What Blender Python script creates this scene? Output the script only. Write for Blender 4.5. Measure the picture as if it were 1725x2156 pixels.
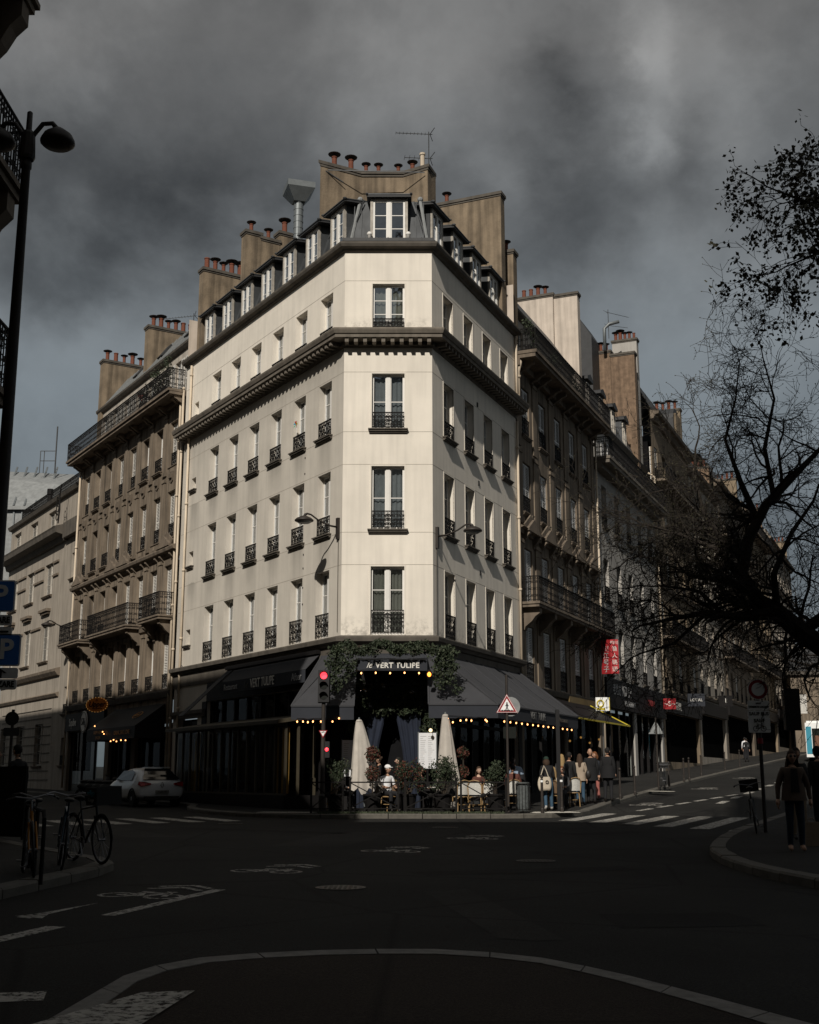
import bpy, bmesh, math, random
from mathutils import Vector, Matrix, noise
rad = math.radians
random.seed(11)
sc = bpy.context.scene
for o in list(bpy.data.objects):
    bpy.data.objects.remove(o)
COL = sc.collection

# ------------------------------------------------------------------ camera, sky, sun, exposure
cam = bpy.data.cameras.new('camera')
camo = bpy.data.objects.new('camera', cam)
COL.objects.link(camo)
camo.location = (0, 0, 1.6)
camo.rotation_euler = (rad(90 + 12.32), 0, 0)
cam.sensor_fit = 'HORIZONTAL'; cam.sensor_width = 24.0; cam.lens = 24.0 * 2550 / 1725
cam.clip_start = 0.1; cam.clip_end = 2000
sc.camera = camo

SUN_EL, SUN_X, SUN_Y = rad(36), -0.235, -0.972      # direction towards the sun: behind the camera, a little left
sun = bpy.data.lights.new('sun', 'SUN'); sun.energy = 3.65; sun.angle = rad(0.53); sun.color = (1, .935, .84)
suno = bpy.data.objects.new('sun', sun); COL.objects.link(suno)
sdir = Vector((SUN_X * math.cos(SUN_EL), SUN_Y * math.cos(SUN_EL), math.sin(SUN_EL))).normalized()
suno.rotation_euler = sdir.to_track_quat('Z', 'Y').to_euler()
suno.location = (-20, -40, 60)

world = bpy.data.worlds.new('World'); sc.world = world; world.use_nodes = True
def build_world():
    nt = world.node_tree; N = nt.nodes; L = nt.links
    bg = N['Background']; bg.inputs['Strength'].default_value = 0.1
    sky = N.new('ShaderNodeTexSky'); sky.sky_type = 'NISHITA'; sky.sun_disc = False
    sky.sun_elevation = SUN_EL; sky.sun_rotation = math.atan2(SUN_X, SUN_Y)
    tc = N.new('ShaderNodeTexCoord')
    nrm = N.new('ShaderNodeVectorMath'); nrm.operation = 'NORMALIZE'; L.new(tc.outputs['Generated'], nrm.inputs[0])
    sep = N.new('ShaderNodeSeparateXYZ'); L.new(nrm.outputs[0], sep.inputs[0])
    def math2(op, a, b=None, c=None):
        n = N.new('ShaderNodeMath'); n.operation = op
        for i, x in enumerate((a, b, c)):
            if x is None: continue
            if isinstance(x, (int, float)): n.inputs[i].default_value = x
            else: L.new(x, n.inputs[i])
        return n.outputs[0]
    az = math2('ARCTAN2', sep.outputs['X'], sep.outputs['Y']); el = math2('ARCSINE', sep.outputs['Z'])
    st = N.new('ShaderNodeVectorMath'); st.operation = 'MULTIPLY'; st.inputs[1].default_value = (1, 1, 1.15); L.new(nrm.outputs[0], st.inputs[0])
    def nz(scale, detail, rough, off, dist=0.0):
        m = N.new('ShaderNodeMapping'); m.inputs['Location'].default_value = off; L.new(st.outputs[0], m.inputs['Vector'])
        n = N.new('ShaderNodeTexNoise'); n.inputs['Scale'].default_value = scale; n.inputs['Detail'].default_value = detail
        n.inputs['Roughness'].default_value = rough; n.inputs['Distortion'].default_value = dist
        L.new(m.outputs[0], n.inputs['Vector']); return n.outputs['Fac']
    n1 = nz(4.6, 9, .56, (3.1, 1.7, 0), .12); n2 = nz(15.0, 7, .6, (8.2, 4.4, 1), .08)
    w1 = nz(11.0, 8, .6, (1.2, 9.4, 3)); w2 = nz(11.0, 8, .6, (5.2, 2.4, 7))
    azw = math2('ADD', az, math2('MULTIPLY', math2('SUBTRACT', w1, .5), .11))
    elw = math2('ADD', el, math2('MULTIPLY', math2('SUBTRACT', w2, .5), .10))
    def blob(a, e, sa, se, amp, tilt=0.0):      # one cloud bank: azimuth, elevation, half sizes (degrees), brightness
        da = math2('SUBTRACT', azw, rad(a)); de = math2('SUBTRACT', elw, rad(e))
        c, s = math.cos(rad(tilt)), math.sin(rad(tilt))
        p = math2('ADD', math2('MULTIPLY', da, c / rad(sa)), math2('MULTIPLY', de, s / rad(sa)))
        q = math2('ADD', math2('MULTIPLY', da, -s / rad(se)), math2('MULTIPLY', de, c / rad(se)))
        r2 = math2('ADD', math2('MULTIPLY', p, p), math2('MULTIPLY', q, q))
        return math2('MULTIPLY', math2('POWER', 2.718, math2('MULTIPLY', r2, -1.0)), amp)
    val = math2('ADD', .172, math2('MULTIPLY', math2('SUBTRACT', n1, .5), .10))
    sm = N.new('ShaderNodeMapRange'); sm.interpolation_type = 'SMOOTHSTEP'; sm.inputs['From Min'].default_value = .40; sm.inputs['From Max'].default_value = .60; sm.inputs['To Min'].default_value = -.032; sm.inputs['To Max'].default_value = .032; L.new(n1, sm.inputs['Value'])
    val = math2('ADD', val, sm.outputs[0])
    val = math2('ADD', val, math2('MULTIPLY', math2('SUBTRACT', n2, .5), .085))
    for b in [(7.6, 31, 4.0, 4.4, -.105, 0), (8.0, 24.8, 4.2, 2.0, -.045, 10), (14, 28.6, 1.5, 3.0, -.060, 20), (12.6, 32.4, 1.2, 2.4, .13, 12), (12.2, 29.0, 1.2, 1.1, .11, 0), (0, 15, 40, 4.5, .025, 0), (14.5, 26.5, 2.5, 2.0, .03, 0),
              (17.5, 32, 4, 4, .030, 0), (16, 22, 7, 4.5, .045, 0), (4.6, 26, 3, 2.6, .030, 0), (-13, 25.8, 9, 3.6, -.072, 6), (-14, 22, 6, 1.6, -.035, 5), (0, 32, 6, 2.4, .030, 0), (-17, 19, 6, 3, .035, 0), (-14, 33, 5, 2, .012, 0)]:
        val = math2('ADD', val, blob(*b))
    val = math2('MAXIMUM', val, .035)
    # cold clear air low down, warm grey cloud above
    blue = N.new('ShaderNodeMapRange'); blue.inputs['From Min'].default_value = rad(33); blue.inputs['From Max'].default_value = rad(17)
    L.new(elw, blue.inputs['Value'])
    tint = N.new('ShaderNodeMix'); tint.data_type = 'RGBA'; L.new(blue.outputs[0], tint.inputs['Factor'])
    tint.inputs['A'].default_value = (1.0, 1.0, .985, 1); tint.inputs['B'].default_value = (.85, .98, 1.07, 1)
    sc10 = N.new('ShaderNodeVectorMath'); sc10.operation = 'SCALE'; L.new(tint.outputs['Result'], sc10.inputs[0])
    L.new(math2('MULTIPLY', val, 10.0), sc10.inputs['Scale'])
    dim = N.new('ShaderNodeVectorMath'); dim.operation = 'SCALE'; dim.inputs['Scale'].default_value = .35; L.new(sky.outputs[0], dim.inputs[0])
    mx = N.new('ShaderNodeMix'); mx.data_type = 'RGBA'; mx.inputs['Factor'].default_value = .93
    L.new(dim.outputs[0], mx.inputs['A']); L.new(sc10.outputs[0], mx.inputs['B'])
    L.new(mx.outputs['Result'], bg.inputs['Color'])
build_world()
world.cycles.sampling_method = 'NONE'
sc.view_settings.view_transform = 'Standard'; sc.view_settings.look = 'None'
sc.view_settings.exposure = 0.0; sc.view_settings.gamma = 1.0; sc.view_settings.use_curve_mapping = False
sc.render.engine = 'CYCLES'
sc.cycles.max_bounces = 4; sc.cycles.transparent_max_bounces = 8

# ------------------------------------------------------------------ helpers
class MB:
    """collects faces; mesh() turns them into one mesh"""
    def __init__(s): s.v = []; s.f = []; s.m = []; s.cm = 0
    def add(s, vs, fs):
        b = len(s.v); s.v += [tuple(p) for p in vs]; s.f += [tuple(b + i for i in f) for f in fs]; s.m += [s.cm] * len(fs); return s
    def box(s, x0, x1, y0, y1, z0, z1):
        return s.add([(x0,y0,z0),(x1,y0,z0),(x1,y1,z0),(x0,y1,z0),(x0,y0,z1),(x1,y0,z1),(x1,y1,z1),(x0,y1,z1)],
                     [(0,3,2,1),(4,5,6,7),(0,1,5,4),(1,2,6,5),(2,3,7,6),(3,0,4,7)])
    def quad(s, a, b, c, d): return s.add([a, b, c, d], [(0, 1, 2, 3)])
    def prism(s, base, vec):
        n = len(base); vec = Vector(vec)
        vs = [Vector(p) for p in base] + [Vector(p) + vec for p in base]
        return s.add(vs, [tuple(range(n)), tuple(range(2*n-1, n-1, -1))] + [(i, i+n, (i+1) % n + n, (i+1) % n) for i in range(n)])
    def bar(s, a, b, w, h=None, up=(0, 0, 1)):
        a = Vector(a); b = Vector(b); h = h or w; d = (b - a).normalized(); u = Vector(up)
        if abs(d.dot(u)) > .98: u = Vector((0, 1, 0))
        x = d.cross(u).normalized(); y = x.cross(d).normalized()
        vs = [p + x * i * w / 2 + y * j * h / 2 for p in (a, b) for i, j in ((-1,-1),(1,-1),(1,1),(-1,1))]
        return s.add(vs, [(0,1,2,3),(7,6,5,4),(0,4,5,1),(1,5,6,2),(2,6,7,3),(3,7,4,0)])
    def tube(s, pts, r, n=6, closed=False):
        pts = [Vector(p) for p in pts]; m = len(pts); rs = r if isinstance(r, (list, tuple)) else [r] * m
        vs = []; fs = []; prev = None
        for i, p in enumerate(pts):
            if closed: d = pts[(i+1) % m] - pts[i-1]
            else: d = pts[min(i+1, m-1)] - pts[max(i-1, 0)]
            d = d.normalized() if d.length > 1e-9 else Vector((0, 0, 1))
            if prev is None:
                u = Vector((0, 0, 1)) if abs(d.z) < .9 else Vector((1, 0, 0))
                x = d.cross(u).normalized()
            else:
                x = (prev - d * prev.dot(d)); x = x.normalized() if x.length > 1e-6 else d.orthogonal().normalized()
            prev = x; y = d.cross(x)
            for k in range(n):
                a = 2 * math.pi * k / n; vs.append(p + (x * math.cos(a) + y * math.sin(a)) * rs[i])
        for i in range(m if closed else m - 1):
            j = (i + 1) % m
            for k in range(n): fs.append((i*n+k, i*n+(k+1) % n, j*n+(k+1) % n, j*n+k))
        if not closed: fs += [tuple(range(n-1, -1, -1)), tuple(range((m-1)*n, m*n))]
        return s.add(vs, fs)
    def ring(s, c, r, rt, n=16, k=5, ax='y', a0=0, a1=2*math.pi):
        full = abs(a1 - a0 - 2*math.pi) < 1e-6; pts = []
        for i in range(n if full else n + 1):
            a = a0 + (a1 - a0) * i / n; ca, sa = r * math.cos(a), r * math.sin(a)
            pts.append(Vector(c) + Vector({'y': (ca, 0, sa), 'x': (0, ca, sa), 'z': (ca, sa, 0)}[ax]))
        return s.tube(pts, rt, k, closed=full)
    def lathe(s, prof, n=12, c=(0, 0, 0)):
        vs = []; fs = []
        for r, z in prof:
            for k in range(n):
                a = 2*math.pi*k/n; vs.append((c[0] + r*math.cos(a), c[1] + r*math.sin(a), c[2] + z))
        for i in range(len(prof)-1):
            for k in range(n): fs.append((i*n+k, i*n+(k+1) % n, (i+1)*n+(k+1) % n, (i+1)*n+k))
        fs += [tuple(range(n-1, -1, -1)), tuple(range((len(prof)-1)*n, len(prof)*n))]
        return s.add(vs, fs)
    def ell(s, c, r, nu=10, nv=7, fn=None):
        vs = []; fs = []; c = Vector(c)
        if isinstance(r, (int, float)): r = (r, r, r)
        for j in range(nv+1):
            t = math.pi * j / nv - math.pi/2
            for i in range(nu):
                a = 2*math.pi*i/nu; p = Vector((math.cos(t)*math.cos(a), math.cos(t)*math.sin(a), math.sin(t)))
                if fn: p = fn(p)
                vs.append(c + Vector((p.x*r[0], p.y*r[1], p.z*r[2])))
        for j in range(nv):
            for i in range(nu): fs.append((j*nu+i, j*nu+(i+1) % nu, (j+1)*nu+(i+1) % nu, (j+1)*nu+i))
        return s.add(vs, fs)
    def join(s, o, M=None):
        b = len(s.v); s.v += [tuple(M @ Vector(p)) if M else p for p in o.v]; s.f += [tuple(b+i for i in f) for f in o.f]; s.m += o.m; return s
    def mesh(s, name, mats, smooth=False, recalc=True):
        me = bpy.data.meshes.new(name); me.from_pydata(s.v, [], s.f)
        for m in (mats if isinstance(mats, (list, tuple)) else [mats]): me.materials.append(m)
        me.polygons.foreach_set('material_index', s.m)
        if smooth: me.polygons.foreach_set('use_smooth', [True] * len(s.f))
        if recalc:
            b = bmesh.new(); b.from_mesh(me); bmesh.ops.recalc_face_normals(b, faces=b.faces); b.to_mesh(me); b.free()
        me.update(); return me

WM = {}
I4 = Matrix.Identity(4)
def TR(x, y, z, rz=0.0): return Matrix.Translation((x, y, z)) @ Matrix.Rotation(rz, 4, 'Z')
def put(name, mesh, parent=None, M=I4):
    """link an object at world matrix M, as child of parent"""
    o = bpy.data.objects.new(name, mesh); COL.objects.link(o); M = M.copy(); WM[o] = M
    if parent is not None:
        o.parent = parent; o.matrix_basis = WM[parent].inverted() @ M
    else: o.matrix_basis = M
    return o
def tag(o, label, cat, group=None):
    o['label'] = label; o['category'] = cat
    if group: o['group'] = group
    return o
def thing(name, label, cat, M=I4, group=None):
    o = put(name, None, None, M); o.empty_display_size = .2; return tag(o, label, cat, group)
def struct(o, kind='structure'): o['kind'] = kind; return o

def mat(name, col, rough=.75, var=.12, scale=2.0, metal=0.0, bump=0.0, bscale=60.0, spec=.4, streak=0.0, emit=None, es=1.0, coat=0.0):
    m = bpy.data.materials.new(name); m.use_nodes = True; nt = m.node_tree; N = nt.nodes; L = nt.links
    b = N['Principled BSDF']; b.inputs['Roughness'].default_value = rough; b.inputs['Metallic'].default_value = metal
    b.inputs['Specular IOR Level'].default_value = spec; b.inputs['Coat Weight'].default_value = coat
    c = Vector(col)
    if var > 0 or streak > 0:
        tc = N.new('ShaderNodeTexCoord')
        n1 = N.new('ShaderNodeTexNoise'); n1.inputs['Scale'].default_value = scale; n1.inputs['Detail'].default_value = 6; n1.inputs['Roughness'].default_value = .6
        L.new(tc.outputs['Object'], n1.inputs['Vector'])
        r = N.new('ShaderNodeMapRange'); r.inputs['From Min'].default_value = .3; r.inputs['From Max'].default_value = .7
        r.inputs['To Min'].default_value = 1 - var; r.inputs['To Max'].default_value = 1 + var * .7; L.new(n1.outputs['Fac'], r.inputs['Value'])
        out = r.outputs[0]
        if streak > 0:
            mp = N.new('ShaderNodeMapping'); mp.inputs['Scale'].default_value = (2.2, 2.2, .16); L.new(tc.outputs['Object'], mp.inputs['Vector'])
            n2 = N.new('ShaderNodeTexNoise'); n2.inputs['Scale'].default_value = 1.6; n2.inputs['Detail'].default_value = 5; L.new(mp.outputs[0], n2.inputs['Vector'])
            r2 = N.new('ShaderNodeMapRange'); r2.inputs['From Min'].default_value = .42; r2.inputs['From Max'].default_value = .68
            r2.inputs['To Min'].default_value = 1.0; r2.inputs['To Max'].default_value = 1 - streak; L.new(n2.outputs['Fac'], r2.inputs['Value'])
            mu = N.new('ShaderNodeMath'); mu.operation = 'MULTIPLY'; L.new(out, mu.inputs[0]); L.new(r2.outputs[0], mu.inputs[1]); out = mu.outputs[0]
        vm = N.new('ShaderNodeVectorMath'); vm.operation = 'SCALE'; vm.inputs[0].default_value = c; L.new(out, vm.inputs['Scale'])
        L.new(vm.outputs[0], b.inputs['Base Color'])
        if bump > 0:
            n3 = N.new('ShaderNodeTexNoise'); n3.inputs['Scale'].default_value = bscale; n3.inputs['Detail'].default_value = 4; L.new(tc.outputs['Object'], n3.inputs['Vector'])
            bp = N.new('ShaderNodeBump'); bp.inputs['Strength'].default_value = bump; bp.inputs['Distance'].default_value = .02
            L.new(n3.outputs['Fac'], bp.inputs['Height']); L.new(bp.outputs[0], b.inputs['Normal'])
    else: b.inputs['Base Color'].default_value = (*col, 1)
    if emit:
        b.inputs['Emission Color'].default_value = (*emit, 1); b.inputs['Emission Strength'].default_value = es
    return m

def glass_mat(name, refl=.3, fk=1.0):
    """old window glass: dark room behind, some of the sky mirrored"""
    m = bpy.data.materials.new(name); m.use_nodes = True; nt = m.node_tree; N = nt.nodes; L = nt.links; N.remove(N['Principled BSDF'])
    tr = N.new('ShaderNodeBsdfTransparent'); tr.inputs[0].default_value = (.80, .84, .84, 1)
    gl = N.new('ShaderNodeBsdfGlossy'); gl.inputs['Roughness'].default_value = .03; gl.inputs[0].default_value = (.9, .95, 1, 1)
    tc = N.new('ShaderNodeTexCoord'); nz = N.new('ShaderNodeTexNoise'); nz.inputs['Scale'].default_value = 2.5; L.new(tc.outputs['Object'], nz.inputs['Vector'])
    bp = N.new('ShaderNodeBump'); bp.inputs['Strength'].default_value = .06; bp.inputs['Distance'].default_value = .05; L.new(nz.outputs['Fac'], bp.inputs['Height']); L.new(bp.outputs[0], gl.inputs['Normal'])
    fr = N.new('ShaderNodeFresnel'); fr.inputs['IOR'].default_value = 1.5
    fm = N.new('ShaderNodeMath'); fm.operation = 'MULTIPLY'; fm.inputs[1].default_value = fk; L.new(fr.outputs[0], fm.inputs[0])
    ad = N.new('ShaderNodeMath'); ad.operation = 'ADD'; ad.use_clamp = True; ad.inputs[1].default_value = refl; L.new(fm.outputs[0], ad.inputs[0])
    mx = N.new('ShaderNodeMixShader'); L.new(ad.outputs[0], mx.inputs[0]); L.new(tr.outputs[0], mx.inputs[1]); L.new(gl.outputs[0], mx.inputs[2])
    L.new(mx.outputs[0], N['Material Output'].inputs[0]); return m

M_ = {}
def mk(k, *a, **kw): M_[k] = mat(k, *a, **kw)
mk('iron', (.010, .009, .0085), .75, .2, 8, spec=.15)
mk('zinc', (.075, .08, .085), .5, .22, 1.5, metal=.25, streak=.35)
mk('zinc_dark', (.035, .036, .038), .6, .2, 3)
mk('lead_light', (.24, .25, .25), .55, .25, 3)
mk('white_wood', (.72, .70, .66), .5, .06, 5)
mk('worn_wood', (.50, .46, .40), .7, .3, 6, streak=.4)
mk('stone_trim', (.19, .165, .135), .85, .25, 2, streak=.3)
mk('trim_dark', (.105, .092, .076), .85, .25, 2, streak=.25)
mk('render_tan', (.235, .182, .125), .92, .34, 1.1, bump=.5, bscale=12, streak=.5)
mk('render_pale', (.60, .52, .44), .9, .15, 1.0, streak=.3)
mk('terracotta', (.17, .055, .03), .8, .25, 5)
mk('pot_metal', (.045, .04, .038), .6, .3, 6, metal=.5)
mk('pipe', (.62, .52, .40), .5, .12, 3, streak=.25)
mk('dark_room', (.012, .012, .013), 1.0, .2, 1, spec=0)
mk('void', (.006, .006, .006), 1.0, .2, 1, spec=0)
mk('curtain', (.42, .41, .36), .9, .15, 3)
mk('sheer_sky', (.44, .46, .48), .9, .15, 3)  # bluish cloth; behind the chamfer panes it stands in for mirrored sky
M_['glass'] = glass_mat('glass', .34)
M_['glass_dark'] = glass_mat('glass_dark', .015, .16)
mk('steel', (.17, .185, .19), .5, .15, 3, metal=.35)
mk('black_paint', (.010, .010, .011), .45, .15, 4)

def stucco():
    m = mat('stucco', (.80, .742, .65), .88, .09, .6, bump=.15, bscale=70, streak=.12)
    nt = m.node_tree; N = nt.nodes; L = nt.links; b = N['Principled BSDF']; src = b.inputs['Base Color'].links[0].from_socket       # splashed dirt just above the ledges
    tc = N.new('ShaderNodeTexCoord'); sp = N.new('ShaderNodeSeparateXYZ'); L.new(tc.outputs['Object'], sp.inputs[0]); nz = N.new('ShaderNodeTexNoise'); nz.inputs['Scale'].default_value = 4.5; nz.inputs['Detail'].default_value = 8; nz.inputs['Roughness'].default_value = .7; L.new(tc.outputs['Object'], nz.inputs['Vector'])
    tot = None
    for z0, ln in ((6.2, .75), (17.0, .6), (9.4, .0)):
        if ln == 0: continue
        a = N.new('ShaderNodeMapRange'); a.inputs['From Min'].default_value = z0; a.inputs['From Max'].default_value = z0+ln; a.inputs['To Min'].default_value = .5; a.inputs['To Max'].default_value = 0; L.new(sp.outputs['Z'], a.inputs['Value']); g = N.new('ShaderNodeMath'); g.operation = 'GREATER_THAN'; g.inputs[1].default_value = z0-.05; L.new(sp.outputs['Z'], g.inputs[0]); k = N.new('ShaderNodeMath'); k.operation = 'MULTIPLY'; L.new(a.outputs[0], k.inputs[0]); L.new(g.outputs[0], k.inputs[1])
        if tot is None: tot = k.outputs[0]
        else: q = N.new('ShaderNodeMath'); q.operation = 'MAXIMUM'; L.new(tot, q.inputs[0]); L.new(k.outputs[0], q.inputs[1]); tot = q.outputs[0]
    r = N.new('ShaderNodeMapRange'); r.inputs['From Min'].default_value = .45; r.inputs['From Max'].default_value = .62; L.new(nz.outputs['Fac'], r.inputs['Value']); q = N.new('ShaderNodeMath'); q.operation = 'MULTIPLY'; L.new(tot, q.inputs[0]); L.new(r.outputs[0], q.inputs[1]); o = N.new('ShaderNodeMath'); o.operation = 'SUBTRACT'; o.inputs[0].default_value = 1; L.new(q.outputs[0], o.inputs[1])
    vm = N.new('ShaderNodeVectorMath'); vm.operation = 'SCALE'; L.new(src, vm.inputs[0]); L.new(o.outputs[0], vm.inputs['Scale']); L.new(vm.outputs[0], b.inputs['Base Color']); return m
def stucco_left():
    """painted render with soot washed down below each sill (bays of 2.02 m) and under the cornice"""
    m = mat('stucco_sooty', (.80, .742, .65), .88, .10, .7, bump=.15, bscale=70, streak=.10)
    nt = m.node_tree; N = nt.nodes; L = nt.links; b = N['Principled BSDF']; src = b.inputs['Base Color'].links[0].from_socket
    tc = N.new('ShaderNodeTexCoord'); sp = N.new('ShaderNodeSeparateXYZ'); L.new(tc.outputs['Object'], sp.inputs[0])
    def m2(op, a, c=None, clamp=False):
        n = N.new('ShaderNodeMath'); n.operation = op; n.use_clamp = clamp
        for i, x in enumerate((a, c)):
            if x is None: continue
            if isinstance(x, (int, float)): n.inputs[i].default_value = x
            else: L.new(x, n.inputs[i])
        return n.outputs[0]
    nz = N.new('ShaderNodeTexNoise'); nz.inputs['Scale'].default_value = 1.3; nz.inputs['Detail'].default_value = 5; L.new(tc.outputs['Object'], nz.inputs['Vector'])
    wob = m2('MULTIPLY', m2('SUBTRACT', nz.outputs['Fac'], .5), .5)
    ph = m2('FRACT', m2('DIVIDE', m2('ADD', m2('ADD', sp.outputs['X'], 1.36 + 1.01 + 40.4), m2('MULTIPLY', wob, .25)), 2.02))
    bay = m2('SUBTRACT', 1.0, m2('MULTIPLY', m2('ABSOLUTE', m2('SUBTRACT', ph, .5)), 3.2), True)      # 1 at a window axis
    bay = m2('MULTIPLY', bay, 1.6, True)
    tot = None
    for zs, ln in ((9.75, 1.6), (13.3, 1.6), (6.2, .2)):
        d = m2('DIVIDE', m2('SUBTRACT', zs, m2('ADD', sp.outputs['Z'], wob)), ln)
        t = m2('MULTIPLY', m2('SUBTRACT', 1.0, d, True), m2('GREATER_THAN', d, 0.0)); t = m2('MULTIPLY', t, bay)
        tot = t if tot is None else m2('MAXIMUM', tot, t)
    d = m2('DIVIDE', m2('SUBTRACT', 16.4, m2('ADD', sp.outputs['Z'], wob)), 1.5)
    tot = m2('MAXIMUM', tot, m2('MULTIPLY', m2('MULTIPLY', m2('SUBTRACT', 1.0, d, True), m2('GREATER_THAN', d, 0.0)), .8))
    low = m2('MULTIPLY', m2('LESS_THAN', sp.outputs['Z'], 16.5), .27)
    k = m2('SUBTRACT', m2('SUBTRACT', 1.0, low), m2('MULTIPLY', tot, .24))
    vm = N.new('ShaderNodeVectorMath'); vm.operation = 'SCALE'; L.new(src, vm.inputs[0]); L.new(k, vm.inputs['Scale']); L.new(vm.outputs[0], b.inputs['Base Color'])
    return m
M_['stucco'] = stucco(); M_['stucco_left'] = stucco_left()
mk('stucco_joint', (.36, .325, .27), .9, .2, 3)

class Frame:
    """a facade: origin on its corner, x to the right as seen from the street, y into the building"""
    def __init__(s, P, t):
        s.P = Vector((P[0], P[1], 0)); s.t = Vector((t[0], t[1], 0)).normalized(); s.i = Vector((-s.t.y, s.t.x, 0)); s.rz = math.atan2(s.t.y, s.t.x)
    def p(s, x, y, z): return s.P + s.t * x + s.i * y + Vector((0, 0, z))
    def M(s, x=0, y=0, z=0, rz=0): q = s.p(x, y, z); return TR(q.x, q.y, q.z, s.rz + rz)

XL, XR, YC = -2.304, .796, 40.5
TLv, TRv = Vector((.530, -.848, 0)), Vector((.394, .919, 0))
FL = Frame((XL, YC), TLv); FC = Frame((XL, YC), (1, 0)); FR = Frame((XR, YC), TRv)

def gz(X, Y):
    """height of the street: a gentle rise to the corner, the right-hand street climbs on"""
    q = (X - XR) * TRv.x + (Y - YC) * TRv.y
    w = min(1, max(0, (X - 1.0) / 4.0)); w = w*w*(3 - 2*w)
    return .0108 * max(Y, -20) + .027 * max(0.0, q - 1.0) * w

def wall(name, F, x0, x1, z0, z1, ops, depth, m, parent, y=0.0):
    """a wall sheet with real openings and reveals; ops = (xa, xb, za, zb)"""
    b = MB(); xs = sorted({x0, x1} | {v for o in ops for v in o[:2]}); zs = sorted({z0, z1} | {v for o in ops for v in o[2:]})
    for i in range(len(xs)-1):
        for j in range(len(zs)-1):
            cx, cz = (xs[i]+xs[i+1])/2, (zs[j]+zs[j+1])/2
            if any(o[0] < cx < o[1] and o[2] < cz < o[3] for o in ops): continue
            b.quad((xs[i], y, zs[j]), (xs[i+1], y, zs[j]), (xs[i+1], y, zs[j+1]), (xs[i], y, zs[j+1]))
    for a, c, e, f in ops:
        yb = y + depth
        b.quad((a, y, e), (a, y, f), (a, yb, f), (a, yb, e)); b.quad((c, y, e), (c, yb, e), (c, yb, f), (c, y, f))
        b.quad((a, y, f), (c, y, f), (c, yb, f), (a, yb, f)); b.quad((a, y, e), (a, yb, e), (c, yb, e), (c, y, e))
    return put(name, b.mesh(name, m, recalc=False), parent, F.M())

def sweep(name, path, prof, m, parent, closed_prof=True):
    """sweep a profile of (outward, z) along a plan polyline (outward = right-hand side of travel)"""
    b = MB(); n = len(path); P = [Vector((p[0], p[1])) for p in path]; k = len(prof)
    for i in range(n):
        ds = []
        if i > 0: ds.append((P[i]-P[i-1]).normalized())
        if i < n-1: ds.append((P[i+1]-P[i]).normalized())
        ns = [Vector((d.y, -d.x)) for d in ds]; nn = sum(ns, Vector((0, 0))); nn.normalize(); nn = nn / nn.dot(ns[0])
        b.v += [(P[i].x + nn.x*o, P[i].y + nn.y*o, z) for o, z in prof]
    for i in range(n-1):
        for j in range(k if closed_prof else k-1):
            b.f.append((i*k+j, i*k+(j+1) % k, (i+1)*k+(j+1) % k, (i+1)*k+j)); b.m.append(0)
    if closed_prof:
        b.f += [tuple(range(k)), tuple(range((n-1)*k, n*k))]; b.m += [0, 0]
    return put(name, b.mesh(name, m), parent)

MESH = {}
def cached(key, fn):
    if key not in MESH: MESH[key] = fn()
    return MESH[key]

def sash_mesh(w, h, bars=2, fr=.068, leaf=2):
    b = MB(); x = w/2
    b.box(-x, -x+fr, 0, .07, 0, h); b.box(x-fr, x, 0, .07, 0, h); b.box(-x+fr, x-fr, 0, .07, h-fr, h); b.box(-x+fr, x-fr, 0, .07, 0, fr*1.4)
    if leaf == 2:
        b.box(-.068, .068, -.015, .06, fr*1.4, h-fr)
        for sgn in (-1, 1):
            xa, xb = sorted((sgn*.068, sgn*(x-fr)))
            b.box(xa, xa+.035, .012, .055, fr*1.4, h-fr) if sgn > 0 else b.box(xb-.035, xb, .012, .055, fr*1.4, h-fr)
            for k in range(bars):
                z = fr*1.4 + (h-fr*2.4)*(k+1)/(bars+1); b.box(xa, xb, .014, .05, z-.014, z+.014)
    return b
def pane_mesh(w, h):
    b = MB(); b.quad((-w/2+.03, .032, .05), (w/2-.03, .032, .05), (w/2-.03, .032, h-.04), (-w/2+.03, .032, h-.04)); return b
def room_mesh(w, h):
    b = MB(); x = w/2 + .25; b.quad((-x, 1.2, -.3), (x, 1.2, -.3), (x, 1.2, h+.3), (-x, 1.2, h+.3))
    b.quad((-x, .1, -.3), (-x, .1, h+.3), (-x, 1.2, h+.3), (-x, 1.2, -.3)); b.quad((x, .1, -.3), (x, .1, h+.3), (x, 1.2, h+.3), (x, 1.2, -.3))
    b.quad((-x, .1, -.3), (x, .1, -.3), (x, 1.2, -.3), (-x, 1.2, -.3)); b.quad((-x, .1, h+.3), (x, .1, h+.3), (x, 1.2, h+.3), (-x, 1.2, h+.3)); return b
def curtain_mesh(w, h, z0, f=1.0):
    b = MB()
    for sgn in (-1, 1):
        n = 10; wd = (w/2-.04) * f
        for i in range(n):
            xa = sgn*(w/2-.03 - wd*i/n); xb = sgn*(w/2-.03 - wd*(i+1)/n); ya = .16 + .03*math.sin(i*2.1); yb = .16 + .03*math.sin((i+1)*2.1)
            b.quad((xa, ya, z0), (xb, yb, z0), (xb, yb, h), (xa, ya, h))
    return b
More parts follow.
